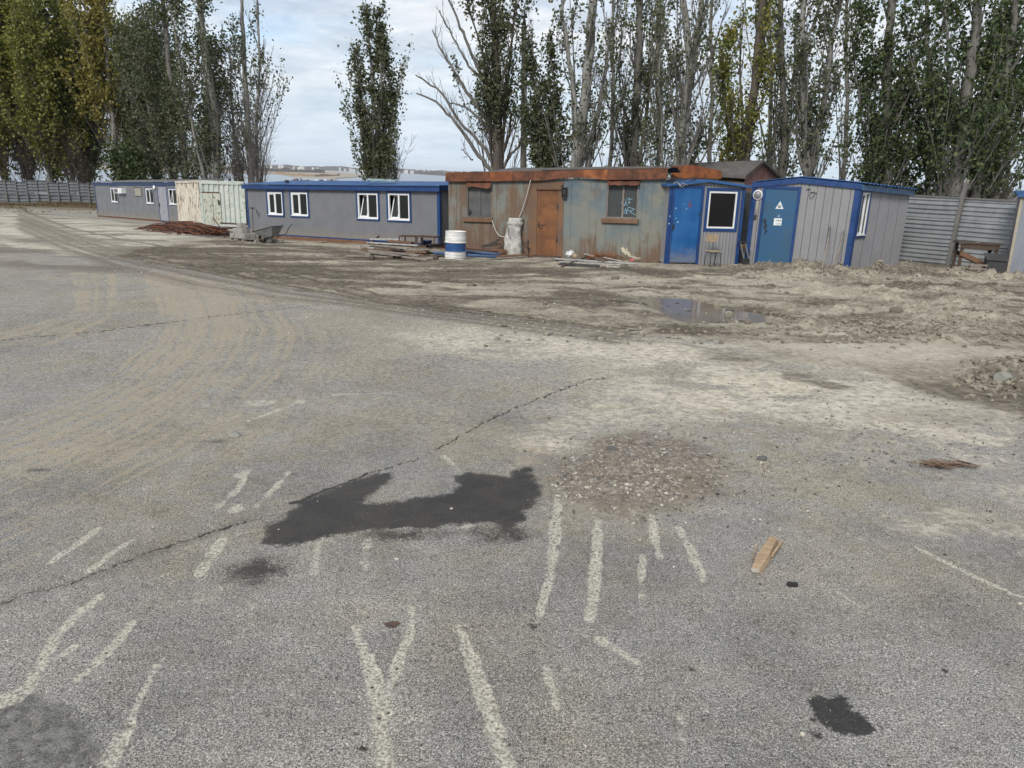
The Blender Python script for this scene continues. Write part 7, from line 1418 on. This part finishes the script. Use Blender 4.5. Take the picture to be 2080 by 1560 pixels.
def shrub(px, py, Y, n, spread, h, lab, seed, mat=BARKM, name='bare_shrub', cat='shrub'):
    rg = np.random.default_rng(seed); b = at(px, py, Y); b[2] = gz(b[0], b[1]) if Y < 45 else b[2] - .5; T = thing(name, lab, cat, loc=tuple(b)); B = TB_()
    for i in range(n):
        a = rg.uniform(0, 2 * pi); o_ = rg.uniform(.1, 1) * spread; d = np.array([cos(a) * o_, sin(a) * o_, 1]); d /= np.linalg.norm(d); L = h * rg.uniform(.5, 1.1); P = grow(rg, (rg.normal(0, .15), rg.normal(0, .15), 0), d, L, .35, 7, .07); B.tube(P, np.linspace(.030, .006, 8), 4)
        for j in range(8):
            q = P[rg.integers(1, 8)]; d2 = d + rg.normal(0, .45, 3); d2 /= np.linalg.norm(d2); Q = grow(rg, q, d2, L * .3, .5, 4, .12); B.tube(Q, np.linspace(.013, .004, 5), 3)
            for k_ in range(3): d3 = d2 + rg.normal(0, .6, 3); d3 /= np.linalg.norm(d3); B.tube(grow(rg, Q[rg.integers(1, 5)], d3, L * .14, .3, 2, .1), [.007, .005, .003], 3)
    link('stems', B.mesh('stems', mat), T); return T
shrub(528, 372, 52, 26, .42, 6.2, 'tall bare shrub at the left end of the long blue roof before the river', 50); shrub(480, 372, 54, 22, .6, 4.5, 'bare brownish bush behind the right corner of the container', 51, BARKD); shrub(800, 372, 50, 14, .6, 2.9, 'thin bare bush right of the lone poplar', 52)
shrub(350, 370, 62, 20, .6, 4.0, 'low bare bush behind the far cabin roof', 53, BARKD); shrub(1870, 395, 29, 9, .8, 2.6, 'thin leafless bush above the right fence left of the heavy trunk', 54); shrub(2055, 400, 27.5, 16, .6, 2.4, 'bushy leafless shrub above the right end of the fence', 55, BARKD); shrub(1775, 380, 28, 6, .9, 2.2, 'few thin bare twigs left of the broad bushy poplar', 56); shrub(440, 372, 58, 22, .7, 4.5, 'bare bush behind the container roof', 57)
shrub(1050, 350, 30, 7, .9, 2.4, 'few bare twigs behind the trailer roof by the concrete pole', 58); shrub(1230, 345, 31, 5, 1.0, 2.2, 'thin curved bare twigs right of the forked trunk', 59)
# avenue of poplars behind the far fence: three built, the others copied
AV = []
for i, (seed, mt, dn) in enumerate(((61, (BARKL, LEAFO), 1.15), (62, (BARKM, LEAFG), 1.1), (63, (BARKL, LEAFO), 1.0))):
    Hh = 25; sw_ = .25 * (i - 1)
    stems = [([(0, 0, 0), (.1, 0, 5), (sw_, .2, 12), (sw_ * 2, .1, 19), (sw_ * 3, 0, Hh)], .38, .08), ([(0, 0, 1.5), (-1.3, .3, 7), (-1.8, .5, 13), (-1.5, .4, 19)], .2, .05), ([(0, 0, 2), (1.2, -.5, 7), (2.0, -.4, 13), (1.8, -.3, 20)], .2, .05)]
    AV.append(poplar('poplar_tree', 'x', 'tree', stems, seed, nb=34, blen=8.5, out=.85, dens=1.1 * dn, t0=.0, leaf0=.035, mats=mt, size=.34, lr=.85, sub=5, twigs=3, vase=9, vk=1.6, group='poplars in the row behind the far fence'))
AY = poplar('poplar_tree', 'poplar turned yellow orange near the top, tallest in the left row', 'tree', [([(0, 0, 0), (.1, 0, 5), (0, .2, 12), (.3, .1, 19), (.2, 0, 27)], .38, .08), ([(0, 0, 2), (-1.0, .3, 7), (-1.2, .5, 13), (-.8, .4, 22)], .2, .05)], 64, nb=30, blen=6.0, out=.38, dens=1.3, t0=.25, leaf0=.22, mats=(BARKL, LEAFY), size=.32, lr=.6, sub=5, twigs=3, vase=5, vk=1.4)
# (px of the foot, distance, which, scale, label)
ROW = [(-150, 84, 0, 1.1, 'outermost olive poplar, left of the picture edge'), (-60, 86, 1, 1.1, 'olive green poplar cut by the left picture edge'), (15, 85, 0, 1.12, 'leftmost complete poplar of the left row'), (62, 87, 1, 1.1, 'second poplar from the left picture edge'), (108, 84, 0, .88, 'third poplar from the left edge, its trunk pale at the fence'), (150, 88, 2, .86, 'poplar right of the sky gap in the left row'), (182, 90, 1, .90, 'poplar left of the yellow orange one'), (290, 88, 2, .80, 'poplar just right of the yellow orange one'), (322, 82, 1, .78, 'rightmost poplar of the left row, above the far cabin')]
for i, (px, Y, kd, sc, lab) in enumerate(ROW):
    p = at(px, 400, Y); z = base_z(p[0], p[1]); loc_ = (p[0], p[1], float(z)); src = AV[kd]
    if not src.get('used'): src['used'] = 1; src.location = loc_; src.scale = (sc,) * 3; src['label'] = lab
    else: dup(src, loc_, i * 1.3, sc, lab)
p = at(243, 400, 83); AY.location = (p[0], p[1], float(base_z(p[0], p[1])))
for a_ in AV: del a_['used']
for (px, Y, h, lab) in ((60, 82, 7, 'dark undergrowth below the leftmost poplars'), (170, 83, 6, 'undergrowth behind the fence below the gap'), (268, 80, 7, 'dark bush under the yellow orange poplar')):
    shrub(px, 392, Y, 30, .7, h, lab, int(px), BARKD)
poplar('dark_bush', 'dense dark evergreen bush behind the far cabin', 'bush', [st(78, [(272, 380), (272, 355), (272, 330), (274, 290)], 5, 2), st(78, [(250, 380), (250, 355), (248, 330)], 4, 2)], 71, nb=18, blen=3.6, out=0.92, dens=0.86, t0=.02, leaf0=.02, mats=(BARKD, LEAFD), size=.30, lr=0.72, sub=4, twigs=3)

# ------------------------------------------------------------------ RIVER AND FAR SHORE
k = MN('river_surface'); n1 = k.noise(1.0, 4, .6, k.mapping((.08, .03, 1))); n2 = k.noise(1.0, 3, .5, k.mapping((.002, .0006, 1))); k.bump(n1, .5, .3); RIV = k.fin(k.mix(k.rng(n2, .35, .65), (.13, .17, .22), (.19, .23, .28)), .28, 0, .5)
ring = [9000 * np.array([cos(a), sin(a)]) for a in np.linspace(0, 2 * pi, 48, endpoint=False)]
mb = MB(); mb.add([(0, 0, -23)] + [(r[0], r[1], -23) for r in ring], [(0, 1 + i, 1 + (i + 1) % 48) for i in range(48)]); tag(mb.build('river', RIV), kind='structure')
# land reaching back from the yard (behind and beside the camera) and far shores
k = MN('far_land'); FARL = k.fin(k.ramp(k.noise(1.0, 5, .6, k.mapping((.01, .004, 1))), [(.35, (.085, .072, .055)), (.5, (.15, .12, .08)), (.65, (.20, .155, .10))]), .95)
k = MN('far_trees'); FART = k.fin(k.ramp(k.noise(1.0, 5, .7, k.mapping((.03, .03, .1))), [(.35, (.030, .026, .024)), (.5, (.060, .047, .040)), (.68, (.095, .074, .058))]), .95)
k = MN('river_sand'); SANDM = k.fin(k.mix(k.noise(.01, 3), (.34, .28, .22), (.27, .22, .165)), .95)
def land(pts, h, mat, name):
    """outline in image points on the water, raised h metres"""
    P = [Wp(a, b) for a, b in pts]; n = len(P); c = sum(P) / n; mb = MB(); vs = [(p[0], p[1], -23.2) for p in P] + [(p[0], p[1], -23 + h) for p in P]
    mb.add(vs, [[n + i for i in range(n)]] + [(i, (i + 1) % n, n + (i + 1) % n, n + i) for i in range(n)]); return tag(mb.build(name, mat), kind='structure')
land([(200, 345), (560, 354), (600, 360), (680, 363), (735, 359.5), (725, 357), (760, 357), (690, 350), (640, 346), (560, 341), (200, 328)], 1.4, SANDM, 'sand_spit')
def treeline(name, fn, n, hgt, dep, mat, seed):
    """lumpy belt of far woods: a closed ridge with an uneven top"""
    rg = np.random.default_rng(seed); vs = []; fs = []
    for i in range(n + 1):
        x, y = fn(i / n); r = sqrt(x * x + y * y); ux, uy = x / r, y / r; h = hgt * (0.55 + .6 * vnoise(np.array([i * .13]), np.array([seed * 1.]))[0] + .28 * rg.random())
        vs += [(x, y, -23.1), (x + ux * dep * .1, y + uy * dep * .1, -23 + h * .9), (x + ux * dep * .5, y + uy * dep * .5, -23 + h), (x + ux * dep, y + uy * dep, -23.1)]
    for i in range(n):
        for j in range(3): fs.append((i * 4 + j, i * 4 + 4 + j, i * 4 + 5 + j, i * 4 + 1 + j))
    mb = MB(); mb.add(vs, fs); o = mb.build(name, mat); return tag(o, kind='structure')
def pl(pts):
    P = [Wp(a, b)[:2] for a, b in pts]
    def f(t):
        u = t * (len(P) - 1); i = min(int(u), len(P) - 2); w_ = u - i; q = P[i] * (1 - w_) + P[i + 1] * w_; return q[0], q[1]
    return f
k = MN('reed_grass'); REED = k.fin(k.ramp(k.noise(1.0, 4, .6, k.mapping((.02, .02, .1))), [(.35, (.17, .115, .06)), (.6, (.26, .18, .10))]), .95)
treeline('reed_bed', pl([(560, 353), (600, 358.5), (640, 360), (690, 358)]), 60, 7, 180, REED, 5)
treeline('island_wood', pl([(100, 334), (400, 345), (560, 349.5), (620, 351), (660, 352)]), 120, 16, 300, FART, 6)
def arc(r, a0, a1): return lambda t: (r * sin(radians(a0 + (a1 - a0) * t)), r * cos(radians(a0 + (a1 - a0) * t)))
treeline('far_shore_wood', pl([(655, 345.6), (740, 349.0), (830, 352.7), (920, 358), (1040, 363.7), (1300, 375), (1700, 393), (2080, 408)]), 260, 24, 400, FART, 7)
treeline('far_shore_wood', arc(7400, -60, -6), 220, 32, 500, FART, 8); treeline('far_shore_wood', arc(6500, -10, 70), 260, 34, 500, FART, 9)
land([(655, 345.9), (740, 349.3), (830, 352.9), (920, 358.3), (1040, 364.0), (1300, 375.3), (2080, 408.3), (2400, 420), (2400, 408), (1300, 368), (920, 354.5), (740, 346.5), (655, 343.6)], 1.0, FARL, 'far_shore')
mb = MB(); r9 = random.Random(9); VS = []; 
for i in range(150):
    a = radians(r9.choice((r9.uniform(-12, -2), r9.uniform(-22, -6), r9.uniform(-8, 2)))); r = 6300; w_ = r9.uniform(8, 26); h = 22 + r9.random() ** 4 * 16; x, y = r * sin(a), r * cos(a); mb.box(x - w_ / 2, x + w_ / 2, y, y + 20, -23, -23 + h)
tag(mb.build('distant_town', surf('distant_plaster', (.62, .62, .60), rough=.9)), 'white specks of a town along the far river bank', 'town', kind='stuff')
# moored barges near the bank
def barge(px0, px1, py, lab, white):
    a = Wp(px0, py); b = Wp(px1, py); L = np.linalg.norm(b[:2] - a[:2]); w = Wall(a, b); T = thing('river_barge', lab, 'boat', w.M)
    mb = MB(); mb.hexa([(L * .04, 0, -.4), (L * .97, 0, -.4), (L * .97, 8, -.4), (L * .04, 8, -.4), (0, 0, 1.9), (L, 0, 1.9), (L, 8, 1.9), (0, 8, 1.9)]); mb.build('hull', surf('rusty_hull', (.09, .06, .05), (.05, .05, .055)), T)
    r9 = random.Random(int(px0))
    mb = MB(); mb.box(L * .08, L * .30, 2, 6, 1.91, 4.6); mb.build('deckhouse', WHITE if white else surf('barge_brown', (.25, .14, .10)), T)
    for i in range(5): x = L * r9.uniform(.34, .9); mb = MB(); mb.box(x, x + L * .06, 2, 5, 1.91, 1.91 + r9.uniform(.6, 3.0)); mb.build('deck_gear', r9.choice((WHITE, RUSTW, BLACKM, CREAMW)), T)
barge(599, 632, 368.5, 'brownish barge on the river seen over the blue roof, the left one', False); barge(663, 688, 369, 'rusty work boat with deck gear on the river, the right one', True); barge(646, 662, 370, 'small white boat between the two barges', True)

# ------------------------------------------------------------------ HAZE
if True:
    k = bpy.data.materials.new('haze_air'); k.use_nodes = True; nn = k.node_tree.nodes; nn.remove(nn['Principled BSDF'])
    pv = nn.new('ShaderNodeVolumePrincipled'); pv.inputs['Color'].default_value = (.90, .95, 1.0, 1); pv.inputs['Density'].default_value = 0.00006; pv.inputs['Anisotropy'].default_value = 0.2
    k.node_tree.links.new(pv.outputs[0], nn['Material Output'].inputs['Volume'])
    mb = MB(); mb.box(-9500, 9500, -9500, 9500, -28, 48); tag(mb.build('haze', k), kind='stuff')
